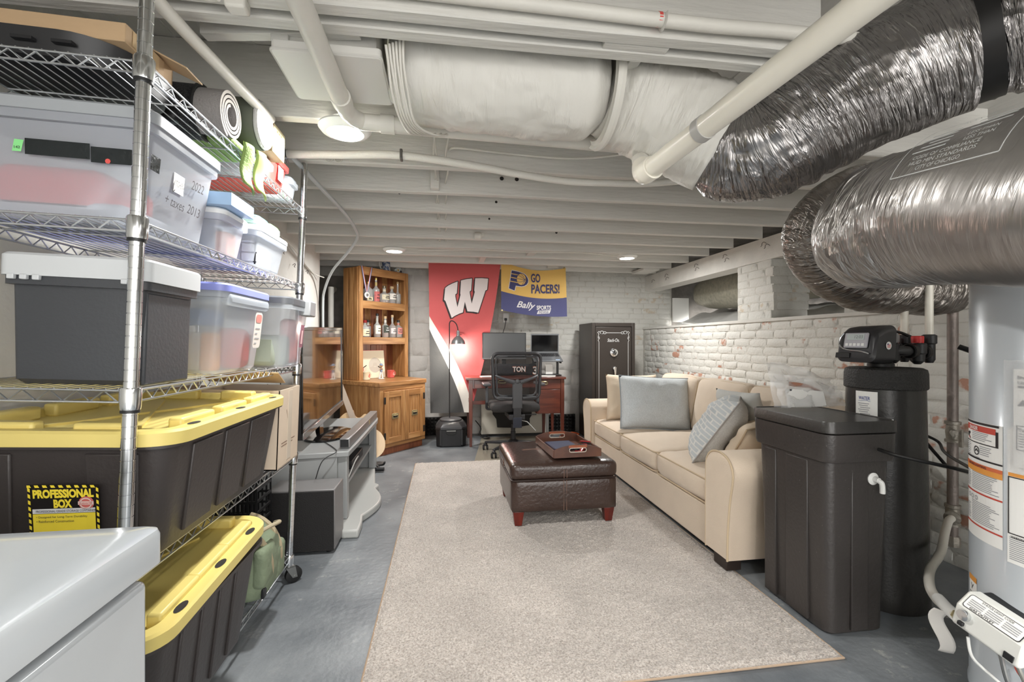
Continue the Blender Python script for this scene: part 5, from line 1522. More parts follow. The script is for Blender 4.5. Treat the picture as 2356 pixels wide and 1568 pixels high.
for s in (-1, 1):
    G().box((0, s * .5915, .032), (.05, .004, .048)).build('end_grille', M_black, t)
G().box((.0315, .18, .034), (.002, .04, .03)).build('badge', M_brass, t, M=Matrix.Translation((0, 0, 0)))
tv = thing('television', 'large flat television seen edge on, its dark screen mirroring the pine hutch', 'television', (-.86, 2.92, .479))
tvd = Vector((-.058, 1.35, 0)); ang = math.atan2(tvd.y, tvd.x)
MT = Matrix.Translation((0, 0, .075)) @ Matrix.Rotation(ang, 4, 'Z') @ Matrix.Rotation(-math.radians(1.6), 4, 'Y')
# local: x along the screen, y = away from the room, z up
G().box((.675, .026, .345), (1.35, .045, .69)).build('housing', M_black, tv, bevel=.004, M=MT)
M_scr = mat('mirror_black_glass', (10, 10, 12), .03, spec=1, coat=1, ior=1.75); 
G().box((.675, .0018, .36), (1.29, .004, .62)).build('screen', M_scr, tv, M=MT)
M_gloss = mat('gloss_black_bezel', (20, 18, 18), .06, coat=1)
for (c_, s) in (((.675, 0, .678), (1.35, .014, .024)), ((.012, 0, .345), (.024, .014, .69)), ((1.338, 0, .345), (.024, .014, .69))):
    G().box(c_, s).build('bezel', M_gloss, tv, M=MT, bevel=.003)
G().box((.675, -.002, .022), (1.35, .018, .044)).build('lower_bezel', mat('acrylic_bezel', (150, 146, 144), .08, .6), tv, M=MT, bevel=.004)
G().box((.60, .03, -.03), (.12, .03, .1)).build('neck', M_gloss, tv, M=MT)
g = G(); g.rings([[(.16 * k * math.cos(a), .27 * k * math.sin(a), z) for a in [2 * PI * q / 36 for q in range(36)]] for z, k in ((0, .98), (.004, 1), (.012, .98), (.022, .8), (.03, .4))])
g.build('pedestal', M_gloss, tv, M=Matrix.Translation((.02, .55, .0015)))
G().tube(spline([(.05, .30, .004), (.16, .10, .004), (.20, -.02, .003), (.14, -.09, -.03), (.10, -.10, -.15), (.06, -.10, -.30)], 6), .003, 6).build('power_cord', M_black, tv)
t = thing('subwoofer', 'black cube subwoofer on the floor in front of the tv stand', 'speaker', (-.775, 2.71, 0))
G().box((0, 0, .185), (.355, .21, .33)).build('cabinet', mat('grey_cabinet', (116, 114, 114), .4), t, bevel=.006)
G().box((0, -.108, .18), (.345, .012, .325)).build('front_grille', mat('black_grille', (24, 22, 22), .7, bump=.3, bscale=220), t, bevel=.003)
for x in (-.14, .14):
    for y in (-.07, .07): G().lathe([(.016, 0), (.018, .004), (.016, .022)], 12, (x, y, 0)).build('foot', M_black, t)
t = thing('cable_modem', 'small black router with thin antennas behind the shelving rear post', 'electronics', (-1.0, 2.98, .479))
G().box((0, 0, .09), (.05, .1, .18)).build('case', M_black, t, bevel=.006)
for s in (-1, 1): G().tube([(0, s * .03, .17), (.02 * s - .04, s * .05, .42)], .003, 6).build('antenna', M_black, t)
G().tube(spline([(.03, 0, .15), (.06, -.04, .2), (.03, -.07, .14), (.05, -.03, .05), (.02, -.06, .02)], 6), .004, 6).build('cord', M_black, t)
# ---- acoustic guitar on its stand
gt = thing('acoustic_guitar', 'natural spruce acoustic guitar on a black stand beside the hutch', 'guitar', (-.70, 4.36, .055))
half = [(.0, .0), (.10, .004), (.165, .045), (.195, .12), (.185, .2), (.14, .27), (.122, .31), (.13, .36), (.14, .41), (.12, .46), (.06, .49), (.03, .492)]
halfc = [(.0, .0), (.10, .004), (.165, .045), (.195, .12), (.185, .2), (.14, .27), (.122, .31), (.13, .36), (.135, .395), (.11, .42), (.06, .405), (.03, .43), (.03, .492)]
sp_r = [(p.x, p.y) for p in spline([(x, z, 0) for x, z in halfc], 3)]
sp_l = [(-p.x, p.y) for p in spline([(x, z, 0) for x, z in half], 3)]
outline = sp_r + sp_l[::-1][:-1]
MG = Matrix.Rotation(math.radians(8), 4, 'Z') @ Matrix.Rotation(math.radians(-12), 4, 'X') @ Matrix.Rotation(math.radians(-20), 4, 'Y')
UP = Matrix.Rotation(PI / 2, 4, 'X')
M_spruce = mat('spruce_top', (222, 186, 136), .3, coat=.4, var=.05, vscale=20, stretch=(20, 1, 1))
M_mahog = mat('mahogany_sides', (122, 66, 40), .3, coat=.4)
G().prism(outline, -.10, -.002, M=MG @ UP).build('sides', M_mahog, gt)
G().prism(outline, -.002, .002, M=MG @ UP).build('soundboard', M_spruce, gt)
G().prism(disc2(0, .335, .05, 28)[0], .002, .0026, M=MG @ UP).build('sound_hole', mat('sound_hole', (64, 34, 24), .7), gt)
decal('rosette', M_mahog, gt, [disc2(0, .335, .062, 32, .054)], lambda x, y: (MG @ UP) @ Vector((x, y, .0028)))
G().prism([(.045, .30), (.1, .26), (.11, .31), (.07, .36)], .002, .0035, M=MG @ UP).build('pickguard', mat('pickguard', (190, 150, 110), .3), gt)
G().prism([(-.075, .155), (.075, .155), (.07, .18), (-.07, .18)], .002, .01, M=MG @ UP).build('bridge', mat('rosewood', (70, 40, 28), .4), gt, bevel=.002)
G().prism([(-.028, .40), (.028, .40), (.022, .95), (-.022, .95)], -.012, .008, M=MG @ UP).build('neck', M_mahog, gt)
G().prism([(-.027, .37), (.027, .37), (.0215, .95), (-.0215, .95)], .008, .012, M=MG @ UP).build('fretboard', mat('worn_fretboard', (176, 158, 140), .35), gt)
G().prism([(-.022, .95), (.022, .95), (.036, 1.0), (.036, 1.13), (-.036, 1.13), (-.036, 1.0)], -.012, .006, M=MG @ UP).build('headstock', M_mahog, gt)
gs = thing('guitar_stand', 'black tubular guitar stand on the floor under the guitar', 'stand', (-.69, 4.30, 0))
for (a, b) in (((.0, .05, .10), (.12, -.10, .012)), ((.0, .05, .10), (-.2, -.02, .012)), ((.0, .05, .10), (-.02, .2, .012))):
    G().tube([a, ((a[0] + b[0]) / 2, (a[1] + b[1]) / 2, .05), b], .010, 8).build('leg', M_black, gs)
G().tube(spline([(-.13, -.02, .045), (-.05, -.02, .038), (.05, -.03, .036), (.13, -.05, .045), (.15, -.07, .075)], 5), .009, 8).build('cradle', M_rubber, gs)
G().tube([(.05, -.12, .025), (.15, -.13, .025)], .018, 12).build('foot_pad', M_rubber, gs)
# ================================================================ SEATING AREA
# ---- rug
M_rug = mat('greige_shag', (203, 194, 186), .95, var=.13, vscale=3.2, detail=10, sheen=.3)
def rugmat(m):
    nt = m.node_tree; L = nt.links.new; b = nt.nodes['Principled BSDF']
    old = b.inputs['Base Color'].links[0].from_socket
    tc = nt.nodes.new('ShaderNodeTexCoord'); n = nt.nodes.new('ShaderNodeTexNoise'); n.inputs['Scale'].default_value = 130; n.inputs['Detail'].default_value = 3
    L(tc.outputs['Object'], n.inputs['Vector'])
    r = nt.nodes.new('ShaderNodeValToRGB'); r.color_ramp.elements[0].position = .3; r.color_ramp.elements[1].position = .62
    r.color_ramp.elements[0].color = (*lin((172, 164, 158)), 1); r.color_ramp.elements[1].color = (*lin((255, 255, 255)), 1)
    L(n.outputs['Fac'], r.inputs['Fac'])
    mx = nt.nodes.new('ShaderNodeMixRGB'); mx.blend_type = 'MULTIPLY'; mx.inputs[0].default_value = .75
    L(old, mx.inputs[1]); L(r.outputs[0], mx.inputs[2]); L(mx.outputs[0], b.inputs['Base Color'])
    bp = nt.nodes.new('ShaderNodeBump'); bp.inputs['Strength'].default_value = .9; bp.inputs['Distance'].default_value = .012
    L(n.outputs['Fac'], bp.inputs['Height']); L(bp.outputs[0], b.inputs['Normal'])
rugmat(M_rug)
rg = thing('rug', 'large greige shag rug on the grey concrete floor', 'rug', (-.28, 1.465, 0))
RW, RD = 1.71, 2.93
rr = random.Random(5)
NU, NV = 150, 260
def fn(u, v):
    x = u * RW + (rr.uniform(-.004, .004)); y = v * RD + rr.uniform(-.004, .004)
    e = min(u * RW, (1 - u) * RW, v * RD, (1 - v) * RD)
    z = .016 + rr.uniform(-.004, .004) if e > .012 else .007 + rr.uniform(0, .003)
    return (x, y, z)
o = G().grid(fn, NU, NV).build('pile', M_rug, rg, sharp=180); o['kind'] = 'stuff'
g = G(); r_ = .0045
g.tube([(0, 0, .006), (RW, 0, .006), (RW, RD, .006), (0, RD, .006)], r_, 6, closed=True)
g.build('bound_edge', mat('tan_binding', (168, 146, 124), .8), rg)
G().bb((0, 0, .001), (RW, RD, .006)).build('backing', mat('rug_backing', (150, 132, 114), .9), rg)

# ---- sofa
M_sofa = mat('cream_upholstery', (209, 192, 172), .85, var=.035, vscale=7, bump=.25, bscale=240, sheen=.2)
M_welt = mat('sofa_piping', (190, 170, 142), .8)
so = thing('sofa', 'cream three seat sofa with rounded arms along the right brick wall', 'sofa', (0, 0, 0))
G().bb((1.42, 2.12, .05), (2.42, 4.36, .27)).build('base_frame', M_sofa, so, bevel=.012)
G().bb((1.405, 2.25, .045), (1.43, 4.19, .265)).build('front_rail', M_sofa, so, bevel=.01)
G().bb((2.22, 2.2, .27), (2.44, 4.28, .76)).build('back_frame', M_sofa, so, bevel=.05, seg=4)
prof = [(2.25, .075), (2.25, .28), (2.247, .50), (2.235, .55), (2.20, .585), (2.14, .598), (2.08, .588), (2.04, .56), (2.02, .515), (2.024, .46), (2.045, .36), (2.06, .22), (2.065, .075)]
prs = [(p.x, p.y) for p in spline([(a, b, 0) for a, b in prof], 4)]
for s in (0, 1):
    P_ = [(y, z) if s == 0 else (6.44 - y, z) for y, z in prs]
    a = G().rings([[(x, y, z) for y, z in [((cy - c0) * k + c0, (cz - .3) * k + .3) for (cy, cz) in P_ for c0 in ((2.15 if s == 0 else 4.29),)]] for x, k in ((1.365, .97), (1.375, 1), (2.30, 1), (2.40, .97))]).build('arm', M_sofa, so, sharp=50)
    G().tube([(1.369, y, z) for y, z in P_], .0055, 8).build('piping', M_welt, a)
    x0 = 1.39
    for x in (1.395, 2.36):
        G().bb((x - .02, (2.08 if s == 0 else 4.25), .019), (x + .06, (2.19 if s == 0 else 4.36), .076)).build('foot', mat('dark_foot', (40, 30, 26), .4) if x < 2 and s == 0 else bpy.data.materials['dark_foot'], so, bevel=.004)
for k in range(3):
    y0 = 2.252 + .646 * k
    c = weld(softbox(G(), (1.79, y0 + .323, .345), (.79, .64, .155), .045, 14, puff=(.018, .006, .030), nz=.010, seed=k * 9).build('seat_cushion', M_sofa, so))
    for zz in (.408, .282):
        pts = [(1.79 + (x - 1.79) , y, zz + .012 * max(0, 1 - ((y - y0 - .323) / .32) ** 2) * (1 if zz > .35 else -.3)) for x, y in rrect(.795, .645, .05, 5, 1.79, y0 + .323)]
        G().tube(pts, .0045, 6, closed=True).build('piping', M_welt, c)
    Mb = Matrix.Translation((2.13, y0 + .323, .62)) @ Matrix.Rotation(.20, 4, 'Y')
    b = weld(softbox(G(), (0, 0, 0), (.2, .64, .46), .06, 12, puff=(.035, .006, .012), nz=.005, seed=k * 5 + 2).build('back_cushion', M_sofa, so, M=Mb))
    pts = [(-.075 - .0 * z, y, z) for y, z in rrect(.62, .44, .06, 5)]
    G().tube(pts, .0045, 6, closed=True).build('piping', M_welt, b)

def pillow(name, label, w, h, th, m, M, seed=0, welt=None, back=None, pinch=.06):
    t = thing(name, label, 'pillow', M=M)
    N = 22
    def side(sg):
        def fn(u, v):
            a, b = 2 * u - 1, 2 * v - 1
            # edges bow in a little, corners stay out
            x = a * w / 2 * (1 - pinch * (1 - b * b) * abs(a)); z = b * h / 2 * (1 - pinch * (1 - a * a) * abs(b))
            k = max(0, (1 - a ** 4) * (1 - b ** 4)) ** .62
            wr = noise.noise(Vector((a * 2.2 + seed, b * 2.2, sg * 3 + seed))) * .026 + noise.noise(Vector((a * 6 + seed, b * 5, sg))) * .012
            return (x, sg * (th / 2 * k + wr * k), z)
        return fn
    if back:
        G().grid(side(-1), N, N).build('front', m, t, sharp=180)
        G().grid(side(1), N, N).build('back', back, t, sharp=180)
    else:
        g = G(); g.grid(side(-1), N, N); g.grid(side(1), N, N)
        weld(g.build('cover', m, t, sharp=180))
    if welt:
        pts = []
        for (a0, b0, a1, b1) in ((-1, -1, 1, -1), (1, -1, 1, 1), (1, 1, -1, 1), (-1, 1, -1, -1)):
            for k in range(10):
                a = a0 + (a1 - a0) * k / 10; b = b0 + (b1 - b0) * k / 10
                pts.append((a * w / 2 * (1 - pinch * (1 - b * b) * abs(a)), 0, b * h / 2 * (1 - pinch * (1 - a * a) * abs(b))))
        G().tube(pts, .005, 6, closed=True).build('piping', welt, t)
    return t
def PM(x, y, z, yaw, lean=0, roll=0):
    return Matrix.Translation((x, y, z)) @ Matrix.Rotation(math.radians(yaw), 4, 'Z') @ Matrix.Rotation(math.radians(lean), 4, 'X') @ Matrix.Rotation(math.radians(roll), 4, 'Y')
M_pgrey = mat('blue_grey_weave', (194, 199, 201), .9, var=.12, vscale=140, bump=.3, bscale=220)
M_pbeige = mat('beige_pillow', (205, 188, 166), .85, bump=.15, bscale=200)
M_pstone = mat('stone_weave', (196, 195, 192), .9, var=.08, vscale=90, bump=.4, bscale=180)
M_key = mat('key_pattern_weave', (190, 192, 192), .9, bump=.3, bscale=180)
_nt = M_key.node_tree; _bt = _nt.nodes.new('ShaderNodeTexBrick'); _tc = _nt.nodes.new('ShaderNodeTexCoord'); _mp = _nt.nodes.new('ShaderNodeMapping')
_mp.inputs['Rotation'].default_value = (PI / 2, 0, 0); _bt.inputs['Scale'].default_value = 9; _bt.inputs['Mortar Size'].default_value = .035
_bt.inputs['Color1'].default_value = (*lin((178, 184, 187)), 1); _bt.inputs['Color2'].default_value = (*lin((190, 194, 196)), 1); _bt.inputs['Mortar'].default_value = (*lin((212, 211, 207)), 1)
_nt.links.new(_tc.outputs['Object'], _mp.inputs[0]); _nt.links.new(_mp.outputs[0], _bt.inputs['Vector']); _nt.links.new(_bt.outputs['Color'], _nt.nodes['Principled BSDF'].inputs['Base Color'])
pillow('throw_pillow', 'beige pillow leaning on the far sofa arm behind the blue grey pillow', .46, .44, .15, M_pbeige, PM(1.70, 4.02, .64, -18, -18, 0), 3)
pillow('throw_pillow', 'large blue grey woven pillow in front at the far end of the sofa', .60, .46, .20, M_pgrey, PM(1.76, 3.66, .635, -8, -20, 3), 1, mat('grey_piping', (146, 152, 156), .8), pinch=.04)
pz = pillow('throw_pillow', 'stone grey pillow with a key pattern band leaning at the near end of the sofa', .47, .46, .21, M_key, PM(1.70, 2.66, .615, -126, -34, 0), 5, mat('stone_piping', (150, 145, 140), .8), back=M_pstone)
pillow('throw_pillow', 'small pale grey pillow tucked behind the patterned pillow near the sofa back', .34, .34, .13, mat('pale_grey_pillow', (194, 194, 190), .85), PM(1.93, 2.76, .67, -75, 14, 0), 8)
pillow('throw_pillow', 'beige pillow against the near sofa arm behind the black brine tank', .48, .46, .17, M_pbeige, PM(1.80, 2.40, .55, -160, -38, 12), 11, M_welt)
pillow('throw_pillow', 'beige pillow lying lowest in the near corner of the sofa seat', .46, .44, .15, M_pbeige, PM(1.98, 2.44, .53, -20, -60, 0), 14, M_welt)

# ---- ottoman
M_leath = mat('brown_bonded_leather', (56, 41, 35), .30, var=.14, vscale=5, bump=.35, bscale=55, coat=.25)
M_oleg = wood('red_brown_leg', (70, 18, 12), (96, 28, 18), (112, 36, 24), (8, 8, 1), rough=.3)
ot = thing('ottoman', 'square dark brown leather storage ottoman on the rug', 'ottoman', (.735, 3.075, .018))
weld(softbox(G(), (0, 0, .185), (.672, .64, .20), .018, 8, puff=(.004, .004, 0)).build('box', M_leath, ot))
ld = weld(softbox(G(), (0, 0, .335), (.684, .652, .105), .035, 12, puff=(.002, .002, .016)).build('lid', M_leath, ot))
G().tube([(x, y, .286) for x, y in rrect(.676, .644, .02, 3)], .004, 6, closed=True).build('lid_seam', mat('seam_dark', (40, 26, 20), .5), ot)
M_st = mat('leather_stitch', (120, 92, 78), .6)
for s in (-.009, .009):
    G().tube([(s, -.322, .09), (s, -.323, .28)], .0016, 5).build('stitching', M_st, ot)
    G().tube([(s, -.328, .292), (s, -.329, .34), (s, -.31, .378), (s, -.2, .399), (s, 0, .4045), (s, .2, .399)], .0016, 5).build('stitching', M_st, ld)
    G().tube([(-.345, s, .292), (-.345, s, .34), (-.325, s, .378), (-.2, s, .399), (0, s, .4045), (.2, s, .399)], .0016, 5).build('stitching', M_st, ld)
for x in (-.29, .29):
    for y in (-.275, .275):
        G().rings([[(x + a * w, y + b * w, z) for a, b in ((-1, -1), (1, -1), (1, 1), (-1, 1))] for z, w in ((0, .022), (.09, .034))]).build('leg', M_oleg, ot, bevel=.003)
# tray and what lies in it
M_tray = wood('dark_tray_wood', (58, 34, 26), (84, 50, 36), (104, 66, 48), (3, 3, 3), rough=.35)
tr = thing('serving_tray', 'dark wooden serving tray with cut out handles on the ottoman', 'tray', (.815, 3.02, .425), math.radians(3))
TW, TD = .31, .45
G().bb((-TW / 2, -TD / 2, 0), (TW / 2, TD / 2, .008)).build('bottom', M_tray, tr)
for s in (-1, 1):
    G().bb((s * TW / 2 - .005, -TD / 2, 0), (s * TW / 2 + .005, TD / 2, .048)).build('side', M_tray, tr, bevel=.002)
    pr = []
    N = 14
    ht = lambda x: .048 + .032 * max(0, math.cos(x / (TW / 2) * PI / 2)) ** .8
    # end board with a slot: built from pieces around the slot
    g = G(); y = s * TD / 2; xs = [-TW / 2 + TW * k / 20 for k in range(21)]; sl = .055
    for k in range(20):
        a, b = xs[k], xs[k + 1]
        if -sl <= (a + b) / 2 <= sl:
            g.add([(a, y - .005, 0), (b, y - .005, 0), (b, y + .005, 0), (a, y + .005, 0), (a, y - .005, .034), (b, y - .005, .034), (b, y + .005, .034), (a, y + .005, .034)], [(0, 1, 5, 4), (2, 3, 7, 6), (4, 5, 6, 7), (3, 2, 1, 0), (1, 2, 6, 5), (3, 0, 4, 7)])
            z0 = .058
        else:
            z0 = 0
        g.add([(a, y - .005, z0), (b, y - .005, z0), (b, y + .005, z0), (a, y + .005, z0), (a, y - .005, ht(a)), (b, y - .005, ht(b)), (b, y + .005, ht(b)), (a, y + .005, ht(a))], [(0, 1, 5, 4), (2, 3, 7, 6), (4, 5, 6, 7), (3, 2, 1, 0), (1, 2, 6, 5), (3, 0, 4, 7)])
    weld(g.build('end_board', M_tray, tr), .0002)
    G().tube([(x, y - .006, z) for x, z in rrect(.112, .026, .012, 4, 0, .046)], .003, 6, closed=True).build('slot_rim', mat('tray_rim', (176, 164, 150), .4), tr)
    G().bb((-.06, y - .0065, .060), (.06, y - .004, .076)).build('handle_wrap', mat('rust_wrap', (140, 74, 44), .5), tr)
t = thing('tablet', 'navy blue tablet in a folding cover lying in the tray', 'tablet', (.80, 3.06, .434), math.radians(6))
G().box((0, 0, .006), (.18, .24, .012)).build('cover', mat('navy_cover', (66, 74, 98), .4), t, bevel=.004)
G().box((-.09, 0, .007), (.006, .22, .012)).build('spine', mat('navy_spine', (44, 46, 72), .4), t, bevel=.002)
t = thing('model_car', 'small red open wheel race car model in the tray', 'toy car', (.905, 2.93, .434), math.radians(-28))
M_rcar = mat('car_red', (166, 38, 40), .25, coat=.6)
g = G(); g.rings([[(x * w, y, z0 + (z1 - z0) * k) for x, k in ((-1, 0), (1, 0), (1, .7), (.5, 1), (-.5, 1), (-1, .7))] for y, w, z0, z1 in ((-.085, .008, .008, .016), (-.05, .012, .008, .024), (-.01, .024, .007, .03), (.03, .028, .007, .034), (.07, .018, .008, .032))])
g.build('body', M_rcar, t, bevel=.002)
G().box((0, .078, .044), (.07, .02, .004)).build('rear_wing', M_rcar, t); G().box((0, .076, .035), (.05, .004, .018)).build('wing_post', M_black, t)
G().box((0, -.082, .011), (.075, .016, .004)).build('front_wing', M_rcar, t)
G().box((0, .0, .034), (.018, .026, .010)).build('cockpit', M_black, t, bevel=.003)
for x in (-.036, .036):
    for y in (-.055, .055):
        G().lathe([(.001, -.009), (.013, -.009), (.015, -.006), (.015, .006), (.013, .009), (.001, .009)], 16, M=Matrix.Translation((x, y, .0152)) @ Matrix.Rotation(PI / 2, 4, 'Y')).build('wheel', M_rubber, t)
# ================================================================ WATER TREATMENT CORNER
# ---- brine tank
M_tank = mat('brine_tank_black', (52, 50, 48), .32, bump=.12, bscale=70, var=.12, vscale=3)
M_scuff = mat('brine_tank_scuffed', (58, 54, 52), .34, rgb2=(112, 108, 104), vscale=70, thr=(.70, .82), bump=.15, bscale=70)
bt = thing('brine_tank', 'square black brine tank with lid beside the near sofa arm', 'tank', (1.605, 1.77, 0))
R = []
for (z, w, d, r) in ((0, .235, .345, .03), (.012, .262, .372, .045), (.40, .276, .386, .04), (.68, .286, .398, .035), (.685, .312, .428, .04), (.70, .318, .436, .04), (.793, .322, .442, .04)):
    R.append([(x, y, z) for x, y in rrect(w, d, r, 6)])
G().rings(R).build('body', M_scuff, bt)
R = []
for (z, w, d, r) in ((.796, .318, .438, .04), (.80, .326, .446, .038), (.840, .325, .445, .038), (.844, .321, .441, .036), (.844, .312, .432, .032), (.841, .308, .428, .03), (.841, .05, .1, .01)):
    R.append([(x, y, z) for x, y in rrect(w, d, r, 6)])
G().rings(R).build('lid', M_tank, bt)
for (a, b, z) in ((-.035, .04, .34), ):
    G().bb((a, -.1985, .02), (b, -.186, .672)).build('raised_panel', M_scuff, bt, bevel=.004)
for (a, b) in ((-.10, .02), (.08, .15)):
    G().bb((-.1455, a, .02), (-.130, b, .672)).build('raised_panel', M_scuff, bt, bevel=.004)
G().lathe([(.001, 0), (.022, 0), (.024, .006), (.012, .012), (.010, .03)], 20, M=Matrix.Translation((.055, -.198, .615)) @ Matrix.Rotation(PI / 2, 4, 'X')).build('overflow_flange', M_white, bt)
G().tube(spline([(.055, -.205, .615), (.056, -.228, .612), (.060, -.234, .605), (.061, -.236, .585), (.061, -.236, .568)], 4), .0095, 10).build('overflow_elbow', M_white, bt)
t = thing('brine_line', 'thin black tube running from the brine tank past the grey gas pipe', 'tube', (0, 0, 0))
P0 = (1.665, 1.556, .735)
G().tube(spline([P0, (1.70, 1.50, .72), (1.84, 1.42, .69), (2.02, 1.47, .645), (2.2, 1.64, .62), (2.34, 1.82, .615), (2.44, 1.93, .615), (2.50, 2.0, .64), (2.46, 2.03, .67)], 7), .007, 8).build('tubing', M_blackm, t)
t = thing('plastic_bag', 'crumpled clear plastic document bag lying on the back of the brine tank lid', 'plastic bag', (1.66, 1.89, .8500))
M_film = mat('clear_film', (222, 222, 222), .12, alpha=.36, coat=.6, bump=.8, bscale=22)
def fn(u, v):
    x = -.16 + .34 * u; 
    z = .20 * v * (1 - .55 * max(0, u - .3)) + .012 * noise.noise(Vector((u * 6, v * 5, 1))) + .018 * math.sin(u * 14) * v * .4
    y = .02 + .05 * v + .03 * noise.noise(Vector((u * 4, v * 4, 8)))
    return (x, y, max(.002, z))
G().grid(fn, 22, 14).build('front_film', M_film, t, sharp=60)
G().grid(lambda u, v: (fn(u, v)[0] + .01, fn(u, v)[1] - .03 - .02 * noise.noise(Vector((u * 5, v * 3, 3))), max(.002, fn(u, v)[2] * .72)), 22, 12).build('back_film', M_film, t, sharp=60)
decal('brown_stripe', mat('brown_stripe', (176, 126, 104), .6), t, [poly2([(.25, .52), (.75, .46), (.75, .54), (.25, .60)], 2)], lambda u, v: Vector(fn(u, v)) + Vector((0, -.008, .002)))
G().grid(lambda u, v: (-.11 + .2 * u, -.006 + .02 * v, .003 + .085 * v * (1 - .2 * u)), 6, 4).build('papers', M_paper, t)
G().bb((-.10, -.008, .078), (-.092, -.006, .086)).build('black_mark', M_ink, t)

# ---- softener tank, valve head and its plumbing
sx, sy = 1.965, 1.80
st = thing('softener_tank', 'tall round black water softener tank with a textured cap behind the brine tank', 'tank', (sx, sy, 0))
G().lathe([(.152, 0), (.158, .01), (.158, .06), (.155, .12), (.150, .5), (.143, .95)], 44).build('jacket', M_tank, st)
G().lathe([(.147, .945), (.151, .95), (.150, 1.012), (.146, 1.03), (.132, 1.037), (.07, 1.04), (.001, 1.04)], 44).build('cap', mat('pebbled_cap', (44, 43, 42), .55, bump=.9, bscale=130), st)
la0 = math.atan2(-1.75, -1.62) - .55
lf = lambda off: (lambda x, z: Vector(((.1475 + off) * math.cos(la0 + x / .147), (.1475 + off) * math.sin(la0 + x / .147), z)))
decal('label', M_paper, st, [rect2(-.040, .80, .046, .935, 8)], lf(0))
decal('lettering', mat('label_blue', (70, 84, 146), .6), st, [word('WATER', -.003, .905, .046, .015, .02), stroke2([(-.027 + .006 * q, .894 - .002 * math.sin(q)) for q in range(9)], .0016)], lf(.0008))
o = decal('small_print', M_greyink, st, [rect2(-.028 + .004 * (k % 3), .88 - .009 * k, .02 - .004 * ((k + 1) % 3), .883 - .009 * k, 3) for k in range(7)], lf(.0008)); o['kind'] = 'stuff'
vh = thing('softener_valve', 'black softener control valve with display head on top of the round tank', 'valve', (sx - .02, sy, 1.041), math.radians(-80))
# local: -y is the front of the head (faces the room)
G().lathe([(.05, 0), (.05, .012), (.042, .02), (.042, .05)], 24, (0, 0, 0)).build('neck_ring', M_black, vh)
g = G(); R = []
for (y, w, h, z, r) in ((-.155, .145, .10, .086, .02), (-.147, .165, .135, .09, .03), (-.10, .178, .158, .098, .03), (-.045, .18, .168, .10, .03), (-.04, .172, .16, .10, .028)):
    R.append([(x, y + (zz - .09) * .22 * (1 if y < -.1 else .3), zz) for x, zz in rrect(w, h, r, 6, 0, z)])
hd = g.rings(R).build('head_cover', mat('head_black', (46, 45, 47), .32), vh)
HM = Matrix.Translation((-.005, -.1555, .105)) @ Matrix.Rotation(-.22, 4, 'X')
def hdec(name, m, shapes, off=.002): return decal(name, m, hd, shapes, lambda x, z: HM @ Vector((x, -off, z)))
G().box((.006, -.003, .012), (.10, .012, .068)).build('keypad', mat('keypad_grey', (170, 168, 174), .4), hd, bevel=.005, M=HM)
G().box((.006, -.0095, .026), (.074, .003, .026)).build('display', mat('lcd', (178, 186, 184), .3), hd, M=HM)
hdec('display_digits', mat('lcd_digits', (110, 116, 114), .4), [word('12:03', .02, .026, .034, .014)], .0115)
for k in range(5):
    G().box((-.028 + .017 * k, -.0095, -.008), (.012, .004, .012)).build('button', mat('button_white', (226, 226, 224), .4) if k == 0 else bpy.data.materials['button_white'], hd, bevel=.001, M=HM)
G().tube([HM @ Vector(p) for p in spline([(-.052, -.004, .045), (-.066, -.005, .02), (-.062, -.005, -.01), (-.03, -.006, -.030), (.03, -.006, -.036), (.068, -.004, -.046)], 5)], .0035, 8).build('chrome_trim', M_chrome, hd)
G().box((-.045, -.001, -.055), (.062, .006, .024)).build('port_cover', M_blackm, hd, bevel=.002, M=HM)
decal('flag_sticker', M_paper, hd, [disc2(-.09, .095, .017, 20)], lambda a, z: Vector((.0905, a, z)))
decal('flag_print', M_red, hd, [rect2(-.1, .087 + .005 * k, -.08, .0895 + .005 * k) for k in range(3)], lambda a, z: Vector((.0912, a, z)))
decal('flag_canton', mat('canton_blue', (70, 74, 130), .5), hd, [rect2(-.1, .097, -.092, .104)], lambda a, z: Vector((.0912, a, z)))
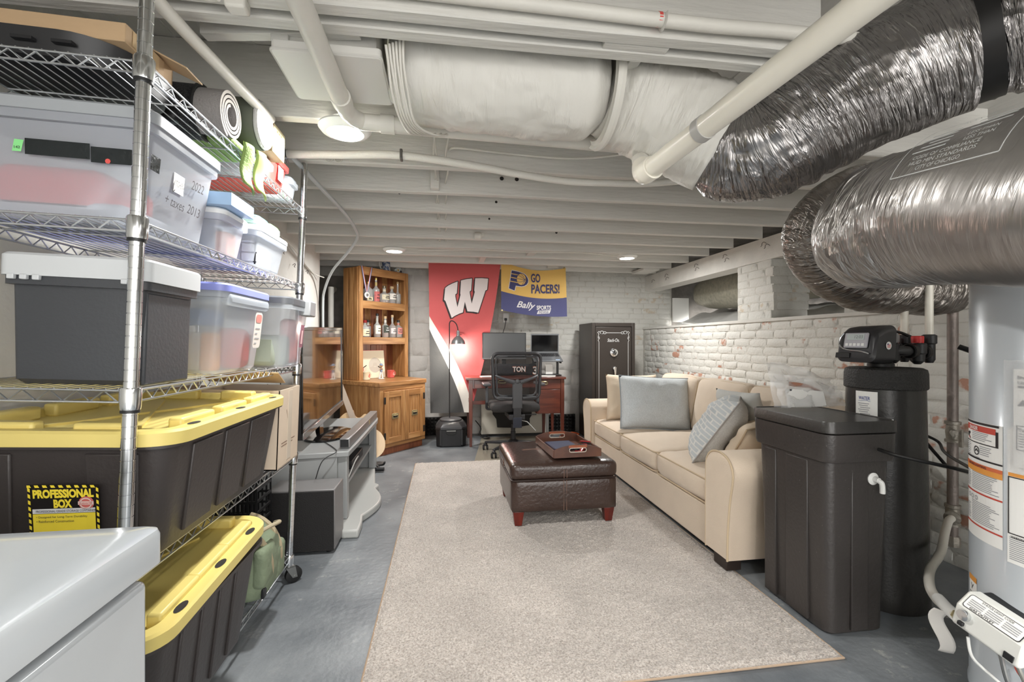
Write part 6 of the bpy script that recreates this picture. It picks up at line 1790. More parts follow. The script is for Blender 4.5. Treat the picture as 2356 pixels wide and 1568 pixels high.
# valve body and bypass
G().lathe([(.05, .03), (.052, .05), (.052, .10), (.046, .105), (.046, .112)], 24, (.0, .03, 0)).build('valve_body', M_black, vh)
G().lathe([(.048, .108), (.05, .112), (.05, .14), (.044, .15), (.001, .152)], 24, (.0, .03, 0)).build('valve_cap', mat('valve_cap_grey', (120, 120, 120), .4), vh)
for x in (-.05, .05):
    G().tube([(x * .6, .04, .07), (x, .08, .07), (x, .12, .07)], .022, 14).build('valve_port', M_black, vh)
    G().lathe([(.029, -.016), (.033, -.012), (.033, .012), (.029, .016)], 24, M=Matrix.Translation((x, .115, .07)) @ Matrix.Rotation(PI / 2, 4, 'X')).build('union_nut', M_blackm, vh)
    by = G().lathe([(.012, .01), (.026, .025), (.028, .055), (.033, .06), (.034, .10), (.03, .105), (.001, .106)], 24, (x, .162, 0)).build('bypass_valve', M_black, vh)
    G().lathe([(.022, .106), (.023, .112), (.023, .135), (.02, .138), (.001, .138)], 20, (x, .162, 0)).build('red_knob', mat('knob_red', (204, 50, 48), .4) if x < 0 else bpy.data.materials['knob_red'], by)
    G().tube([(x, .162, .065), (x, .215, .065)], .02, 14).build('bypass_port', M_black, vh)
    G().lathe([(.026, -.014), (.031, -.01), (.031, .01), (.026, .014)], 24, M=Matrix.Translation((x, .208, .065)) @ Matrix.Rotation(PI / 2, 4, 'X')).build('union_nut', M_blackm, vh)
    G().lathe([(.014, .015), (.022, .03), (.022, .10), (.028, .105), (.028, .14), (.02, .145)], 20, (x, .242, 0)).build('elbow', M_black, vh)
    t = thing('water_pipe', 'white plastic water pipe rising from the softener valve, %s' % ('left one' if x < 0 else 'right one'), 'pipe', group='softener water pipes')
    p = vh.matrix_basis if False else (Matrix.Translation((sx - .02, sy, 1.041)) @ Matrix.Rotation(math.radians(-80), 4, 'Z')) @ Vector((x, .242, .14))
    t.location = (p.x, p.y, p.z)
    G().tube([(0, 0, 0), (0, 0, .80)], .0155, 14).build('tubing', M_pvc, t)
    G().tube([(0, 0, .30), (0, 0, .33)], .018, 14).build('coupling', M_pvc, t)
G().tube(spline([(-.02, -.01, .16), (-.03, .08, .165), (-.02, .16, .155), (-.01, .20, .14)], 5), .007, 8).build('drain_hose', M_blackm, vh)
t = thing('drain_hose', 'black drain hose sloping down the brick wall behind the grey gas pipe', 'hose', (0, 0, 0))
G().tube(spline([(2.36, 1.80, 1.13), (2.42, 1.7, 1.07), (2.47, 1.56, .96), (2.5, 1.4, .84)], 6), .012, 8).build('upper_run', M_blackm, t)
t = thing('drain_line', 'thin black tube sloping down behind the round softener tank to the brick wall', 'tube', (0, 0, 0))
G().tube(spline([(2.24, 1.98, .95), (2.33, 2.02, .80), (2.42, 2.01, .66), (2.50, 1.985, .55), (2.565, 1.97, .47)], 6), .008, 8).build('tubing', M_blackm, t)

# ---- gas pipe and flexible connector
M_gas = mat('grey_gas_pipe', (128, 118, 112), .5, .4, var=.18, vscale=14, bump=.3, bscale=60)
M_fit = mat('malleable_fitting', (150, 144, 134), .5, .5, var=.12, bump=.4, bscale=70)
gp = thing('gas_pipe', 'vertical grey iron gas pipe with valve and tee at the brick wall', 'pipe', (2.47, 1.91, 0))
G().tube([(0, 0, .18), (0, 0, 1.95)], .0215, 16).build('riser', M_gas, gp)
G().lathe([(.0215, .66), (.031, .66), (.031, .672), (.024, .676), (.028, .71), (.024, .745), (.032, .748), (.032, .762), (.0215, .764)], 20).build('gas_valve', M_fit, gp)
vk = G().lathe([(.001, 0), (.016, 0), (.016, .035), (.001, .036)], 14, M=Matrix.Translation((-.02, -.02, .71)) @ Matrix.Rotation(-PI / 4, 4, 'Z') @ Matrix.Rotation(PI / 2, 4, 'X')).build('valve_stem', M_fit, gp)
G().box((-.03, -.06, .69), (.012, .018, .085)).build('lever', M_fit, vk, bevel=.003)
G().lathe([(.0215, .25), (.031, .25), (.031, .263), (.0275, .267), (.0275, .335), (.031, .339), (.031, .353), (.0215, .355)], 20).build('tee', M_fit, gp)
G().lathe([(.024, 0), (.024, .03), (.032, .032), (.032, .045), (.02, .048)], 20, M=Matrix.Translation((-.012, -.014, .302)) @ Matrix.Rotation(math.radians(-60), 4, 'Z') @ Matrix.Rotation(PI / 2, 4, 'X')).build('tee_branch', M_fit, gp)
G().lathe([(.001, .15), (.029, .15), (.03, .155), (.03, .19), (.025, .20)], 8).build('drip_cap', M_fit, gp)
fc = thing('gas_connector', 'ribbed cream flexible gas hose curving from the pipe tee to the water heater', 'hose', (0, 0, 0))
cp = spline([(2.408, 1.868, .303), (2.33, 1.82, .312), (2.19, 1.725, .305), (2.03, 1.615, .28), (1.90, 1.55, .25), (1.80, 1.47, .235), (1.72, 1.38, .242), (1.66, 1.30, .262)], 22)
G().tube(cp, [.0165 if (i // 1) % 2 else .0135 for i in range(len(cp))], 12).build('ribbed_hose', mat('cream_hose', (222, 217, 207), .4), fc, sharp=80)
G().tube(spline([(1.72, 1.375, .247), (1.66, 1.30, .262), (1.612, 1.235, .278)], 5), .0185, 12).build('paper_wrap', M_paper, fc)
def fn(u, v):
    return (1.645 - .03 * u - .01 * math.sin(v * 5), 1.28 + .025 * u + .012 * math.sin(v * 6), .255 - .12 * v + .012 * math.sin(v * 4 + u))
G().grid(fn, 5, 12).build('paper_tag', mat('tag_paper', (226, 222, 216), .6), fc, solid=.001)
G().lathe([(.001, 0), (.017, 0), (.019, .012), (.017, .026), (.012, .028), (.012, .05)], 6, M=Matrix.Translation((1.617, 1.24, .277)) @ Vector((-.03, -.06, .02)).to_track_quat('Z', 'Y').to_matrix().to_4x4()).build('flare_nut', M_brass, fc)

# ---- water heater
M_heat = mat('heater_enamel', (190, 196, 201), .28, .12, coat=.4)
wh = thing('water_heater', 'tall silver grey gas water heater at the right edge with warning stickers', 'water heater', (1.85, 1.067, 0))
HRr = .25
G().lathe([(HRr - .01, .012), (HRr, .02), (HRr, .05), (HRr + .003, .055), (HRr + .003, .07), (HRr, .075), (HRr, 1.34), (HRr - .02, 1.37), (.06, 1.385), (.001, 1.385)], 72).build('jacket', M_heat, wh)
G().lathe([(HRr - .03, 0), (HRr - .02, .0), (HRr - .02, .02), (HRr - .03, .02)], 48).build('base_ring', M_black, wh)
def hmap(off):
    # x = arc length from the tangent side, z = height
    return lambda x, z: Vector(((HRr + off) * math.cos(math.radians(132) + x / HRr), (HRr + off) * math.sin(math.radians(132) + x / HRr), z))
def hd_(name, m, shapes, off): return decal(name, m, wh, shapes, hmap(off))
W1 = .170
hd_('label', M_paper, [rect2(0, .545, W1, .905, 16)], .001)
hd_('label', M_paper, [rect2(.182, .52, .34, .905, 14)], .001)
M_orange = mat('label_orange', (232, 158, 74), .5); M_redl = mat('label_red', (196, 74, 60), .5); M_blk = mat('label_black_ink', (38, 34, 36), .5)
hd_('label_bar', M_redl, [rect2(.004, .875, W1 - .02, .893, 14), rect2(.0, .683, W1, .688, 14), rect2(0, .582, W1, .587, 14)], .002)
hd_('label_bar', M_orange, [rect2(0, .748, W1, .776, 14), rect2(.185, .768, .34, .778, 12)], .002)
hd_('label_bar', mat('label_rust', (214, 110, 70), .5), [rect2(0, .765, W1, .776, 14)], .0026)
hd_('label_bar', M_blk, [rect2(.0, .897, W1 - .01, .904, 14), rect2(0, .838, W1 - .02, .841, 14), rect2(0, .788, W1, .793, 14), rect2(W1 - .02, .838, W1 - .012, .885, 2), rect2(.184, .605, .187, .765), rect2(.184, .603, .34, .606, 12), rect2(.184, .764, .34, .767, 12)], .002)
hd_('lettering', M_paper, [word('DANGER', .06, .884, .05, .012, .02)], .0035)
hd_('lettering', M_blk, [word('WARNING', .21, .596, .035, .007, .02), word('BEFORE LIGHTING', .075, .770, .09, .007, .01), word('FOR YOUR SAFETY', .06, .7935, .07, .006, .01)], .0038)
lines = []
rl = random.Random(9)
for (x0, x1, z0, z1, st_) in ((.048, W1 - .03, .845, .870, .0055), (.004, .04, .795, .832, .006), (.09, W1 - .03, .80, .83, .006), (.004, .04, .695, .742, .0055), (.048, W1 - .006, .695, .745, .0055), (.004, .04, .592, .64, .0055), (.048, W1 - .006, .592, .655, .0055), (.188, .335, .53, .592, .0055)):
    z = z1
    while z > z0:
        lines.append(rect2(x0, z, x0 + (x1 - x0) * rl.uniform(.7, 1), z + .0022, 8)); z -= st_
o = hd_('small_print', M_greyink, lines, .002); o['kind'] = 'stuff'
hd_('pictogram', M_blk, [disc2(.075, .815, .014, 18, .011), stroke2([(.068, .812), (.075, .82), (.083, .812)], .004), poly2([(.012, .862), (.02, .868), (.03, .866), (.03, .86), (.022, .858), (.022, .850), (.016, .850)]), stroke2([(.012, .88 - .025), (.03, .845)], .003)], .0025)
hd_('pictogram', M_redl, [poly2([(.018, .853), (.026, .848), (.036, .843), (.03, .852)])], .003)
hd_('pictogram', M_greyink, [disc2(.03 + .022 * k, .668, .007, 14, .005) for k in range(3)], .0025)
hd_('warning_sticker', M_paper, [rect2(.022, .33, .075, .415, 6)], .001)
hd_('warning_band', M_orange, [rect2(.022, .398, .075, .415, 6), rect2(.022, .33, .042, .342, 3)], .002)
hd_('warning_print', M_blk, [stroke2([(.04, .39), (.044, .372), (.054, .388)], .003)] + [rect2(.028, .36 - .006 * k, .068, .362 - .006 * k, 3) for k in range(3)], .002)
# manual in a clear sleeve
ms_ = thing('manual_sleeve', 'clear plastic sleeve with the printed manual hanging on the water heater', 'manual', (1.85, 1.067, 0))
sm2 = lambda off: (lambda x, z: Vector(((HRr + .012 + off) * math.cos(math.radians(132) + x / HRr), (HRr + .012 + off) * math.sin(math.radians(132) + x / HRr), z)))
decal('pages', M_paper, ms_, [rect2(.205, .80, .36, 1.075, 12)], sm2(0))
o = decal('sleeve', M_film, ms_, [rect2(.185, .785, .37, 1.10, 12)], sm2(.004))
decal('lettering', mat('manual_ink', (120, 122, 126), .6), ms_, [word('Instal', .236, 1.052, .042, .010, .01), word('Use &', .232, 1.037, .034, .010, .01), word('Table of', .240, .905, .05, .009, .01), rect2(.216, 1.022, .35, 1.028, 8), rect2(.212, .848, .214, .917), rect2(.212, .915, .35, .917, 8), rect2(.212, .848, .35, .85, 8), poly2([(.214, .972), (.238, .972), (.226, .99)])], sm2(.002))
o = decal('small_print', M_greyink, ms_, [rect2(.245, .985 - .007 * k, .345, .9875 - .007 * k, 6) for k in range(8)] + [rect2(.218, .893 - .007 * k, .30 - .01 * (k % 3), .8955 - .007 * k, 5) for k in range(6)], sm2(.002)); o['kind'] = 'stuff'
# gas control box
MV = Matrix.Translation((-.305, .005, .352)) @ Matrix.Rotation(math.radians(11), 4, 'X')
M_ctl = mat('control_white', (226, 226, 220), .35)
G().box((.045, 0, .0), (.04, .155, .085)).build('control_back', M_black, wh, bevel=.006, M=MV)
g = G(); g.prism([(.03, -.048), (.03, .045), (-.012, .05), (-.046, .012), (-.05, -.048), (-.04, -.056)], -.082, .082, M=Matrix.Rotation(PI / 2, 4, 'X'))
cb = g.build('gas_control', M_ctl, wh, bevel=.008, seg=3, M=MV)
face = lambda off: (lambda a, b: Vector((-.029 - .7 * off, a, .031 + .7 * off)) + Vector((.034, 0, .038)).normalized() * b)
decal('label_frame', M_blk, cb, [poly2([(a, b) for a, b in rrect(.138, .044, .007, 4)])], face(.0015))
decal('label', M_paper, cb, [poly2([(a, b) for a, b in rrect(.134, .040, .006, 4)])], face(.0025))
o = decal('small_print', M_greyink, cb, [rect2(-.06 + .042 * k, -.012 + .006 * j, -.024 + .042 * k, -.0095 + .006 * j) for k in range(3) for j in range(4)], face(.0035)); o['kind'] = 'stuff'
for (tx, cx, cy, w, h, b) in (('STATUS LIGHT CODE', 0, .0155, .075, .006, 0), ('GAS OUTLET', -.02, -.0165, .06, .006, .02)):
    decal('lettering', M_blk, cb, [([(-x, y) for x, y in word(tx, cx, cy, w, h, b)[0]], text(tx, b)[1])], face(.0035))
G().lathe([(.001, 0), (.014, 0), (.016, .004), (.015, .014), (.001, .016)], 22, M=Matrix.Translation((-.046, .052, -.005)) @ Matrix.Rotation(-PI / 2, 4, 'Y')).build('dial', M_chrome, cb)
G().box((-.052, .055, -.035), (.012, .014, .012)).build('igniter_button', M_black, cb, bevel=.002)
G().box((-.0505, -.06, -.035), (.004, .022, .018)).build('cable_port', M_black, cb)
for k in range(5): G().box((.05, -.075, -.03 + .016 * k), (.05, .02, .006)).build('heat_fin', M_black, cb)
for (pts, r, m_, nm) in (([(-.34, .06, .29), (-.335, .055, .24), (-.30, .05, .20), (-.26, .0, .15), (-.24, -.02, .10)], .004, M_white, 'white_lead'), ([(-.34, -.02, .29), (-.33, -.03, .22), (-.29, -.04, .16), (-.25, -.06, .11)], .0055, M_steel, 'pilot_tube'), ([(-.34, -.045, .30), (-.33, -.055, .26), (-.30, -.08, .22), (-.24, -.12, .20)], .0025, M_redl, 'red_lead'), ([(-.338, -.05, .30), (-.325, -.06, .25), (-.28, -.06, .18), (-.22, -.11, .14)], .005, mat('armoured_lead', (170, 168, 160), .35, .7), 'armoured_cable')):
    G().tube(spline(pts, 6), r, 8).build(nm, m_, wh)
G().lathe([(.001, 0), (.05, 0), (.052, .02), (.046, .03), (.001, .028)], 24, M=Matrix.Translation((-.235, -.03, .10)) @ Matrix.Rotation(-PI / 2, 4, 'Y')).build('burner_door', M_heat, wh)
# ================================================================ DUCTS AND PIPES UNDER THE CEILING
def duct(name, label, pts, r, m, amp=.012, seed=0, n=52, per=14, cat='duct', pinch=(), fold=1.0, uvlabel=None):
    t = thing(name, label, cat, (0, 0, 0))
    P_ = spline(pts, per)
    # resample evenly
    L_ = [0]
    for i in range(1, len(P_)): L_.append(L_[-1] + (P_[i] - P_[i - 1]).length)
    N = max(40, int(L_[-1] / .011)); Q = []
    k = 0
    for i in range(N + 1):
        d = L_[-1] * i / N
        while k < len(L_) - 2 and L_[k + 1] < d: k += 1
        f = (d - L_[k]) / max(1e-9, L_[k + 1] - L_[k]); Q.append(P_[k].lerp(P_[k + 1], f))
    tot = L_[-1]
    # bend direction so that wrinkles are stronger on the inside of bends
    def rf(i, th):
        s = tot * i / N
        q = 1.0
        a = noise.noise(Vector((s * 26 + seed, math.cos(th) * 1.3, math.sin(th) * 1.3)))
        b = noise.noise(Vector((s * 60 + seed * 3, math.cos(th) * 2.2 + 5, math.sin(th) * 2.2)))
        c_ = noise.noise(Vector((s * 6 + seed, math.cos(th) * 1.1 + 9, math.sin(th) * 1.1)))
        lo = noise.noise(Vector((s * 3 + seed * 2, math.cos(th) * .9, math.sin(th) * .9 + 3)))
        cur = fold
        if callable(fold): cur = fold(i / N)
        w = max(0, .55 + 1.2 * lo) * cur
        q += (amp * (abs(a) * 1.5 - .35) * w + amp * .55 * b * w + amp * .9 * c_) / r
        for (pp, wid, dep) in pinch:
            q *= 1 - dep * math.exp(-((i / N - pp) / wid) ** 2)
        return q
    o = G().tube(Q, r, n, rfn=rf).build('jacket', m, t, sharp=180)
    uv = o.data.uv_layers.new(name='UVMap'); nv = (N + 1) * n
    for p in o.data.polygons:
        vs = [o.data.loops[l].vertex_index for l in p.loop_indices]
        js = [v % n for v in vs]; wrap = max(js) - min(js) > n / 2
        for l, v in zip(p.loop_indices, vs):
            j = v % n; j = j + n if (wrap and j < n / 2) else j
            uv.data[l].uv = (tot * (v // n) / N + seed, j / n)
    return t, Q
def film(name, c, c2, rough, metal, bump, streak=60, lo=.38, hi=.66, s0=None):
    """plastic film with fine wrinkles that run around the duct"""
    m = mat(name, c, rough, metal)
    nt = m.node_tree; L = nt.links.new; b = nt.nodes['Principled BSDF']
    uv = nt.nodes.new('ShaderNodeUVMap'); sp = nt.nodes.new('ShaderNodeSeparateXYZ'); L(uv.outputs[0], sp.inputs[0])
    a = mth(nt, L, 'MULTIPLY', sp.outputs[1], 2 * PI)
    cx = mth(nt, L, 'COSINE', a); sy_ = mth(nt, L, 'SINE', a)
    def vec(k, q):
        cb = nt.nodes.new('ShaderNodeCombineXYZ')
        sk = mth(nt, L, 'ADD', mth(nt, L, 'MULTIPLY', sp.outputs[0], k), mth(nt, L, 'MULTIPLY', cx, k * .03))
        L(sk, cb.inputs[0]); L(mth(nt, L, 'MULTIPLY', cx, q), cb.inputs[1]); L(mth(nt, L, 'MULTIPLY', sy_, q), cb.inputs[2])
        return cb.outputs[0]
    n1 = nt.nodes.new('ShaderNodeTexNoise'); n1.inputs['Scale'].default_value = 1; n1.inputs['Detail'].default_value = 3; n1.inputs['Distortion'].default_value = .5; L(vec(streak, 1.6), n1.inputs['Vector'])
    n2 = nt.nodes.new('ShaderNodeTexNoise'); n2.inputs['Scale'].default_value = 1; n2.inputs['Detail'].default_value = 2; L(vec(7, 1.5), n2.inputs['Vector'])
    rp = nt.nodes.new('ShaderNodeValToRGB'); rp.color_ramp.elements[0].position = lo; rp.color_ramp.elements[1].position = hi; L(n2.outputs['Fac'], rp.inputs['Fac'])
    h = mth(nt, L, 'MULTIPLY', n1.outputs['Fac'], rp.outputs['Color'])
    if s0:
        mr = nt.nodes.new('ShaderNodeMapRange'); mr.inputs['From Min'].default_value = s0[0]; mr.inputs['From Max'].default_value = s0[1]; mr.inputs['To Min'].default_value = .1
        L(sp.outputs[0], mr.inputs['Value']); h = mth(nt, L, 'MULTIPLY', h, mr.outputs[0])
    bp = nt.nodes.new('ShaderNodeBump'); bp.inputs['Strength'].default_value = bump; bp.inputs['Distance'].default_value = .03
    L(h, bp.inputs['Height']); L(bp.outputs[0], b.inputs['Normal'])
    n3 = nt.nodes.new('ShaderNodeTexNoise'); n3.inputs['Scale'].default_value = 1; L(vec(3, .8), n3.inputs['Vector'])
    L(mixc(nt, L, n3.outputs['Fac'], c, c2), b.inputs['Base Color'])
    return m
M_silver_film = film('silver_grey_film', (128, 126, 126), (166, 162, 160), .26, .9, 1.0, 80, .25, .6)
M_letter_film = film('lettered_film', (150, 147, 145), (178, 174, 170), .33, .85, 1.0, 70, .2, .5, (32.82, 33.08))
M_white_film = film('painted_duct_film', (208, 206, 199), (220, 217, 210), .5, 0, .5, 34)
M_dark_film = film('dark_film', (116, 110, 106), (160, 154, 148), .28, .88, 1.0, 70, .25, .6)

duct('painted_flex_duct', 'white painted flexible duct hung between the ceiling joists, long left piece', [(-.18, 1.61, 2.10), (.0, 1.61, 2.085), (.2, 1.605, 2.07), (.4, 1.60, 2.065), (.555, 1.595, 2.065)], .175, M_white_film, .006, 3, pinch=((0, .05, .35), (1, .05, .25)))
t = thing('cable_bundle', 'bundle of white cables wrapping the left end of the painted duct', 'cables', (0, 0, 0))
for k in range(6):
    pts = [(-.175 + .010 * k, 1.39, 2.03 + .004 * k), (-.17 + .009 * k, 1.41, 1.99), (-.165 + .009 * k + .004 * (k % 2), 1.46, 1.93), (-.15 + .010 * k, 1.55, 1.895 - .003 * k), (-.125 + .016 * k, 1.66, 1.895), (-.10 + .022 * k, 1.77, 1.95), (-.09 + .022 * k, 1.83, 2.03)]
    G().tube(spline(pts, 5), .0042, 7).build('cable', M_pipe, t)
duct('painted_flex_duct', 'white painted flexible duct, shorter torn piece next to the silver duct', [(.575, 1.595, 2.06), (.68, 1.60, 2.035), (.83, 1.575, 1.965), (.985, 1.52, 1.86)], .178, M_white_film, .013, 6, pinch=((0, .08, .22),))
t = tag(G().tube([(.565, 1.595 + .185 * math.cos(a), 2.065 + .185 * math.sin(a)) for a in [PI * .95 + PI * .75 * q / 14 for q in range(15)]], .02, 8, rfn=lambda i, th: 1 if abs(math.sin(th)) > .4 else .35).build('duct_strap', M_pipe), 'white hanging strap between the two painted duct pieces', 'strap')
duct('silver_flex_duct', 'large silver grey flexible duct running towards the camera above the room', [(.965, 1.535, 1.872), (1.02, 1.495, 1.838), (1.09, 1.435, 1.832), (1.19, 1.365, 1.885), (1.30, 1.285, 1.942), (1.40, 1.19, 1.985), (1.475, 1.115, 2.005)], .183, M_silver_film, .016, 11, pinch=((0, .06, .18),), fold=lambda f: 1.3 if f < .45 else .8)
t = tag(G().tube([(1.47, 1.12, 2.003), (1.515, 1.06, 2.012)], .172, 40).build('duct_collar', M_blackm), 'black collar joining the silver duct sections at the top right', 'collar')
duct('silver_flex_duct', 'short silver duct section beyond the black collar, cut by the right edge', [(1.51, 1.07, 2.012), (1.58, .97, 2.01), (1.70, .72, 1.99), (1.9, .2, 1.9), (2.1, -.5, 1.85)], .165, M_silver_film, .012, 21)
d2, Q2 = duct('silver_flex_duct', 'silver grey flexible duct with white lettering above the water heater', [(1.20, -1.0, 1.42), (1.17, -.4, 1.40), (1.16, .1, 1.40), (1.165, .62, 1.425), (1.185, .80, 1.45), (1.225, .98, 1.475), (1.29, 1.16, 1.49), (1.41, 1.32, 1.515), (1.58, 1.42, 1.55), (1.76, 1.44, 1.60)], .178, M_letter_film, .012, 31, fold=lambda f: .25 if f < .72 else 1.3)
duct('silver_flex_duct', 'silver flexible duct bending behind the lettered duct towards the crawl space', [(2.05, 1.72, 1.86), (1.90, 1.80, 1.84), (1.76, 1.86, 1.77), (1.69, 1.90, 1.66), (1.74, 1.92, 1.55), (1.88, 1.93, 1.465), (2.08, 1.93, 1.42), (2.30, 1.92, 1.405), (2.44, 1.92, 1.42)], .125, M_dark_film, .010, 41, n=40)
# lettering on the duct: maps along the run and around it
def d2map(off):
    c0, c1 = Vector((1.165, .62, 1.425)), Vector((1.215, .98, 1.475))
    ax = (c1 - c0).normalized(); side = Vector((-1, 0, 0)); side = (side - ax * side.dot(ax)).normalized(); up = side.cross(ax) * -1
    if up.z < 0: up = -up
    def f(x, a):   # x metres along the run, a metres around from the room side upwards
        th = a / .178
        return c0 + ax * x + (side * math.cos(th) + up * math.sin(th)) * (.1795 + off)
    return f
M_dprint = mat('pale_duct_print', (206, 208, 208), .4)
dl_ = []
def fr_(x0, x1, a0, a1, w):
    return [stroke2([(x0 + (x1 - x0) * q / 8, a0) for q in range(9)], w), stroke2([(x0 + (x1 - x0) * q / 8, a1) for q in range(9)], w), stroke2([(x0, a0 + (a1 - a0) * q / 8) for q in range(9)], w), stroke2([(x1, a0 + (a1 - a0) * q / 8) for q in range(9)], w)]
o = decal('printed_frame', M_dprint, d2, fr_(.06, .30, .06, .20, .0025), d2map(.009)); o['kind'] = 'stuff'
def dword(txt, x, a, w, h, b=0):
    vs, fs = word(txt, 0, 0, w, h, b)
    return [(x - vx, a + vy) for vx, vy in vs], fs
for shp in ([dword('CITY OF CHICAGO', .19, .072, .10, .009), dword('HUD MIN STANDARDS', .19, .086, .15, .009), dword('CODE OF COMPLIANCE', .19, .10, .15, .009), dword('LESS THAN', .13, .115, .06, .008), dword('LESS THAN', .13, .128, .06, .008), dword('PRODUCT', .19, .185, .07, .010)]):
    decal('lettering', M_dprint, d2, [shp], d2map(.009))
o = decal('small_print', M_dprint, d2, [rect2(.20, .114 + .011 * k, .28 - .012 * (k % 3), .118 + .011 * k, 4) for k in range(5)] + [rect2(.09, .142 + .011 * k, .17 - .01 * (k % 2), .146 + .011 * k, 4) for k in range(3)], d2map(.009)); o['kind'] = 'stuff'
dia = [(.0, .085), (-.045, .135), (.0, .185), (.045, .135)]
o = decal('emblem', M_dprint, d2, [stroke2([(x + .0, y) for x, y in (dia[i], dia[(i + 1) % 4])], .003) for i in range(4)] + [stroke2([(.0, .10), (-.028 + .011 * k, .135)], .003) for k in range(6)] + [dword('adc', 0, .155, .04, .014, .02)], d2map(.009)); o['kind'] = 'stuff'

# ---- plain painted register box
rb = thing('register_box', 'white painted sheet metal duct box screwed under the ceiling boards', 'duct box', (0, 0, 0))
G().rings([[(x, y, z) for x, y in rrect(.285, .25, .01, 2, -.345, 1.535)] for z in (2.02, 2.286)]).build('boot', M_paint, rb)
G().rings([[(x, y, z) for x, y in rrect(.31, .272, .012, 3, -.345, 1.535)] for z in (1.992, 2.0, 2.024)]).build('cover', mat('white_painted_metal', (216, 214, 208), .4), rb, bevel=.002)
G().tube([(x, y, 1.997) for x, y in rrect(.312, .274, .012, 3, -.345, 1.535)], .004, 6, closed=True).build('cover_lip', M_paint, rb)
G().box((-.475, 1.415, 2.035), (.05, .03, .035)).build('bracket', M_paint, rb, bevel=.004)
# ---- pipes
def pipe(name, label, pts, r, m=M_pipe, n=16, k=6, cat='pipe', fit=()):
    t = thing(name, label, cat, (0, 0, 0))
    G().tube(spline(pts, k) if k > 1 else pts, r, n).build('run', m, t)
    for (a, b, rr_) in fit: G().tube([a, b], rr_, n).build('fitting', m, t)
    return t
pipe('conduit', 'white painted conduit passing under the duct box to the large ceiling light', [(-.345, -.3, 1.96), (-.345, .6, 1.962), (-.346, 1.2, 1.965), (-.347, 1.62, 1.967), (-.34, 1.70, 1.968), (-.315, 1.745, 1.968), (-.26, 1.76, 1.968), (.2, 1.785, 1.968), (.86, 1.82, 1.968)], .030, fit=(((-.346, 1.58, 1.966), (-.347, 1.63, 1.967), .034), ((-.24, 1.761, 1.968), (-.19, 1.764, 1.968), .034)))
pipe('conduit', 'white painted conduit curving down beside the shelving to the ceiling joist', [(-.70, -.3, 1.955), (-.69, .6, 1.955), (-.672, 1.2, 1.955), (-.655, 1.45, 1.957), (-.64, 1.65, 1.96), (-.64, 1.80, 1.975)], .0165)
pv = pipe('drain_pipe', 'cream white plastic drain pipe sloping from the elbow over the camera', [(.665, 1.42, 1.717), (.763, .727, 1.772), (.83, .25, 1.81)], .032, M_pvc, 24, 1)
G().tube([(.699, 1.18, 1.736), (.703, 1.152, 1.738)], .0345, 24).build('hanger_band', mat('grey_band', (176, 174, 170), .4), pv)
G().tube([(.662, 1.44, 1.7155), (.668, 1.40, 1.7185)], .0375, 24).build('socket', M_pvc, pv)
G().tube(spline([(.664, 1.425, 1.7165), (.661, 1.452, 1.718), (.668, 1.48, 1.735), (.68, 1.51, 1.762)], 6), .036, 24).build('elbow', M_pvc, pv)
pipe('drain_stub', 'short white painted drain stub joining the elbow to the horizontal pipe', [(.675, 1.50, 1.755), (.79, 1.80, 1.955)], .032, k=1, fit=(((.765, 1.735, 1.912), (.80, 1.825, 1.972), .037),)) 
pipe('front_pipe', 'white painted water pipe clamped along the nearest double joist', [(-.6, 1.198, 2.055), (.2, 1.198, 2.052), (.7, 1.196, 2.045), (1.0, 1.195, 2.05), (1.6, 1.19, 2.045)], .0185)
t = thing('pipe_clamp', 'white strap clamp with red paint on the nearest water pipe', 'clamp', (.60, 1.197, 2.047))
G().tube([(0, .022 * math.cos(a), .022 * math.sin(a)) for a in [PI * q / 10 + PI * .9 for q in range(13)]], .008, 8, rfn=lambda i, th: 1 if abs(math.cos(th)) < .6 else .4).build('strap', M_paint, t)
G().tube([(-.018, 0, 0), (-.008, 0, 0)], .0192, 14).build('red_mark', M_red, t)
pipe('flexible_conduit', 'thick white cable sagging across under the joists from the left wall side', [(-.70, 2.15, 1.985), (-.45, 2.12, 1.985), (-.2, 2.09, 1.985), (.1, 2.14, 1.98), (.35, 2.21, 1.975), (.607, 2.265, 1.972), (.85, 2.26, 1.972), (1.06, 2.24, 1.975), (1.34, 2.14, 1.985), (1.6, 2.02, 1.99)], .0175, mat('dull_white_sheath', (222, 219, 211), .5, bump=.2, bscale=90))
pipe('conduit', 'thin grey white conduit running along the joists and bending down the left wall', [(-.69, 2.19, 1.992), (-.67, 2.6, 1.99), (-.65, 3.02, 1.99), (-.655, 3.42, 1.99), (-.70, 3.8, 1.985), (-.86, 4.18, 1.93), (-1.05, 4.48, 1.82), (-1.17, 4.68, 1.66), (-1.20, 4.74, 1.5), (-1.2, 4.76, .9)], .0115, mat('pale_blue_grey_conduit', (188, 194, 196), .45))
t = thing('cable_clip', 'metal end connector of the sagging white cable by the shelving post', 'clip', (-.705, 2.15, 1.985))
G().tube([(-.03, 0, 0), (.01, 0, 0)], .021, 12).build('sleeve', M_steel, t); G().tube([(0, 0, -.005), (.005, .02, -.03)], .006, 8).build('screw', M_steel, t)
tag(G().box((-.195, 2.088, 1.985), (.012, .04, .045)).build('cable_strap', mat('dark_strap', (90, 86, 82), .5), bevel=.003), 'dark strap holding the sagging white cable to the joist', 'strap')
pipe('standing_pipe', 'grey white vertical pipe in the dark recess left of the hutch', [(-1.27, 5.35, .02), (-1.27, 5.35, 1.62), (-1.27, 5.38, 1.72), (-1.27, 5.50, 1.76)], .032)
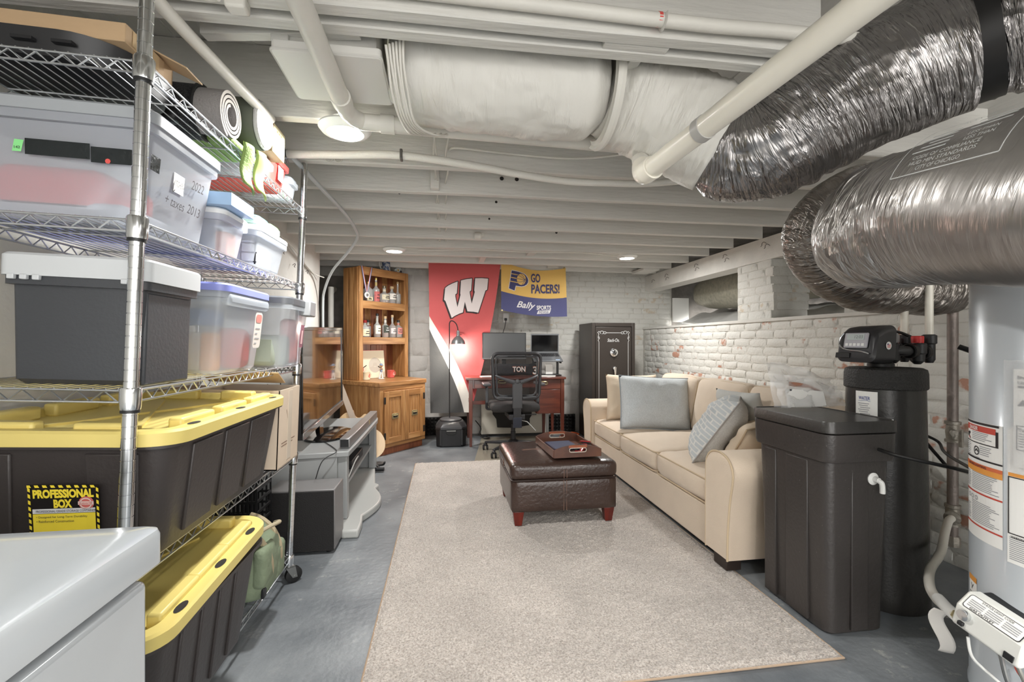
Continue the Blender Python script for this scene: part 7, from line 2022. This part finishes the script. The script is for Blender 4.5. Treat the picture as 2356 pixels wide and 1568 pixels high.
for k, (x, w) in enumerate(((-.06, .012), (-.045, -.01), (.0, .014))):
    pts = []
    for i, y in enumerate([1.93, 2.11, 2.29, 2.48, 2.68, 2.87, 3.07, 3.27, 3.46, 3.66, 3.85, 4.05, 4.24]):
        pts.append((x + (w if i % 2 else 0), y, 2.075 if i % 2 == 0 else 2.095 + .02 * math.sin(i + k)))
    tag(G().tube(spline(pts, 4), .0045, 6).build('ceiling_cable', M_pipe), ('white cable threaded through the joists, leftmost of three', 'white cable threaded through the joists, middle of three', 'white cable threaded through the joists, rightmost of three')[k], 'cable', 'cables through the joists')
tag(G().tube(spline([(.02, 2.28, 2.1), (.06, 2.21, 2.085), (.3, 2.2, 2.068), (.6, 2.19, 2.058), (.8, 2.12, 2.055), (.95, 2.02, 2.06), (1.05, 1.93, 2.09)], 6), .006, 7).build('ceiling_cable', M_pipe), 'thin white cable looping between two joists above the thick sagging cable', 'cable')
tag(G().tube(spline([(-.25, 4.28, 2.0), (-.1, 4.245, 1.995), (.3, 4.24, 2.01), (.8, 4.24, 2.0), (1.3, 4.24, 2.01), (1.75, 4.3, 1.99)], 6), .006, 7).build('ceiling_cable', M_pipe), 'white cable running along the far joists between the two small ceiling lights', 'cable')
# hooks on the beam and left wall
M_hookm = mat('dark_hook', (96, 92, 88), .5, .5)
hk = G().tube(spline([(0, 0, 0), (-.02, .006, .012), (-.028, .018, .0), (-.022, .026, -.012), (-.03, .03, -.022)], 4), .0025, 6).mesh('hook', M_hookm)
for k, (y, z) in enumerate(((5.45, 1.93), (5.1, 1.95), (5.08, 1.91), (4.45, 1.96), (4.43, 1.92), (3.95, 1.965), (3.92, 1.925), (3.42, 1.965), (3.38, 1.94))):
    o = inst('hook', hk, None, (2.618, y, z)); tag(o, ('small wire hook at the far end of the white beam', 'upper wire hook of the second pair from the far beam end', 'lower wire hook of the second pair from the far beam end', 'upper wire hook of the pair over the galvanised duct', 'lower wire hook of the pair over the galvanised duct', 'upper wire hook of the pair left of the brick pier', 'lower wire hook of the pair left of the brick pier', 'upper wire hook above the brick pier', 'lower wire hook above the brick pier')[k], 'hook', 'wire hooks on the beam')
for k, (y, z) in enumerate(((3.15, 1.86), (3.7, 1.84), (3.95, 1.78), (4.3, 1.78))):
    o = inst('hook', hk, None, (-1.238, y, z), (0, 0, PI)); tag(o, 'wire hook in the left plaster wall, %s' % ('nearest the shelving', 'second from the shelving', 'third from the shelving', 'nearest the hutch')[k], 'hook', 'wire hooks on the left wall')
t = tag(G().tube(spline([(-1.235, 2.6, 2.0), (-1.23, 3.3, 1.97), (-1.232, 3.9, 1.93), (-1.232, 4.3, 1.83), (-1.232, 4.55, 1.80), (-1.17, 4.66, 1.78)], 6), .005, 7).build('wall_cable', M_pipe), 'thin white cable running along the top of the left wall', 'cable')
t = thing('porcelain_socket', 'old white porcelain lamp socket hanging from a middle joist', 'socket', (.27, 3.835, 2.045))
G().lathe([(.001, -.03), (.024, -.03), (.03, -.02), (.03, .02), (.02, .03)], 16, M=Matrix.Rotation(PI / 2, 4, 'Y')).build('body', M_pipe, t); G().box((.04, 0, .01), (.03, .03, .03)).build('clip', M_pipe, t, bevel=.004)
t = thing('cable_box', 'white junction box with cable clamps at the near left joist', 'junction box', (-.52, 1.24, 1.995))
G().box((0, 0, .005), (.05, .04, .03)).build('body', M_pipe, t, bevel=.006); G().tube(spline([(-.04, -.01, .01), (-.07, .01, .02), (-.10, .0, .024)], 4), .006, 8).build('cable_stub', M_pipe, t)
t = tag(G().box((0, 0, 0), (.13, .05, .05)).build('joist_bracket', M_pipe, M=Matrix.Translation((1.28, 5.38, 2.07))), 'small white bracket on the last joist above the yellow flag', 'bracket')

for k, dx in enumerate((-.022, .022)):
    t = thing('pipe_strap', ('left white pipe strap on the joist below the sagging cable end', 'right white pipe strap on the joist below the sagging cable end')[k], 'pipe strap', (-.53 + dx, 2.288, 2.03))
    G().tube([(.017 * math.cos(a), 0, .017 * math.sin(a)) for a in [2 * PI * q / 16 for q in range(16)]], .0035, 6, closed=True).build('ring', M_pipe, t)
    G().box((0, .004, .024), (.014, .008, .016)).build('lug', M_pipe, t)
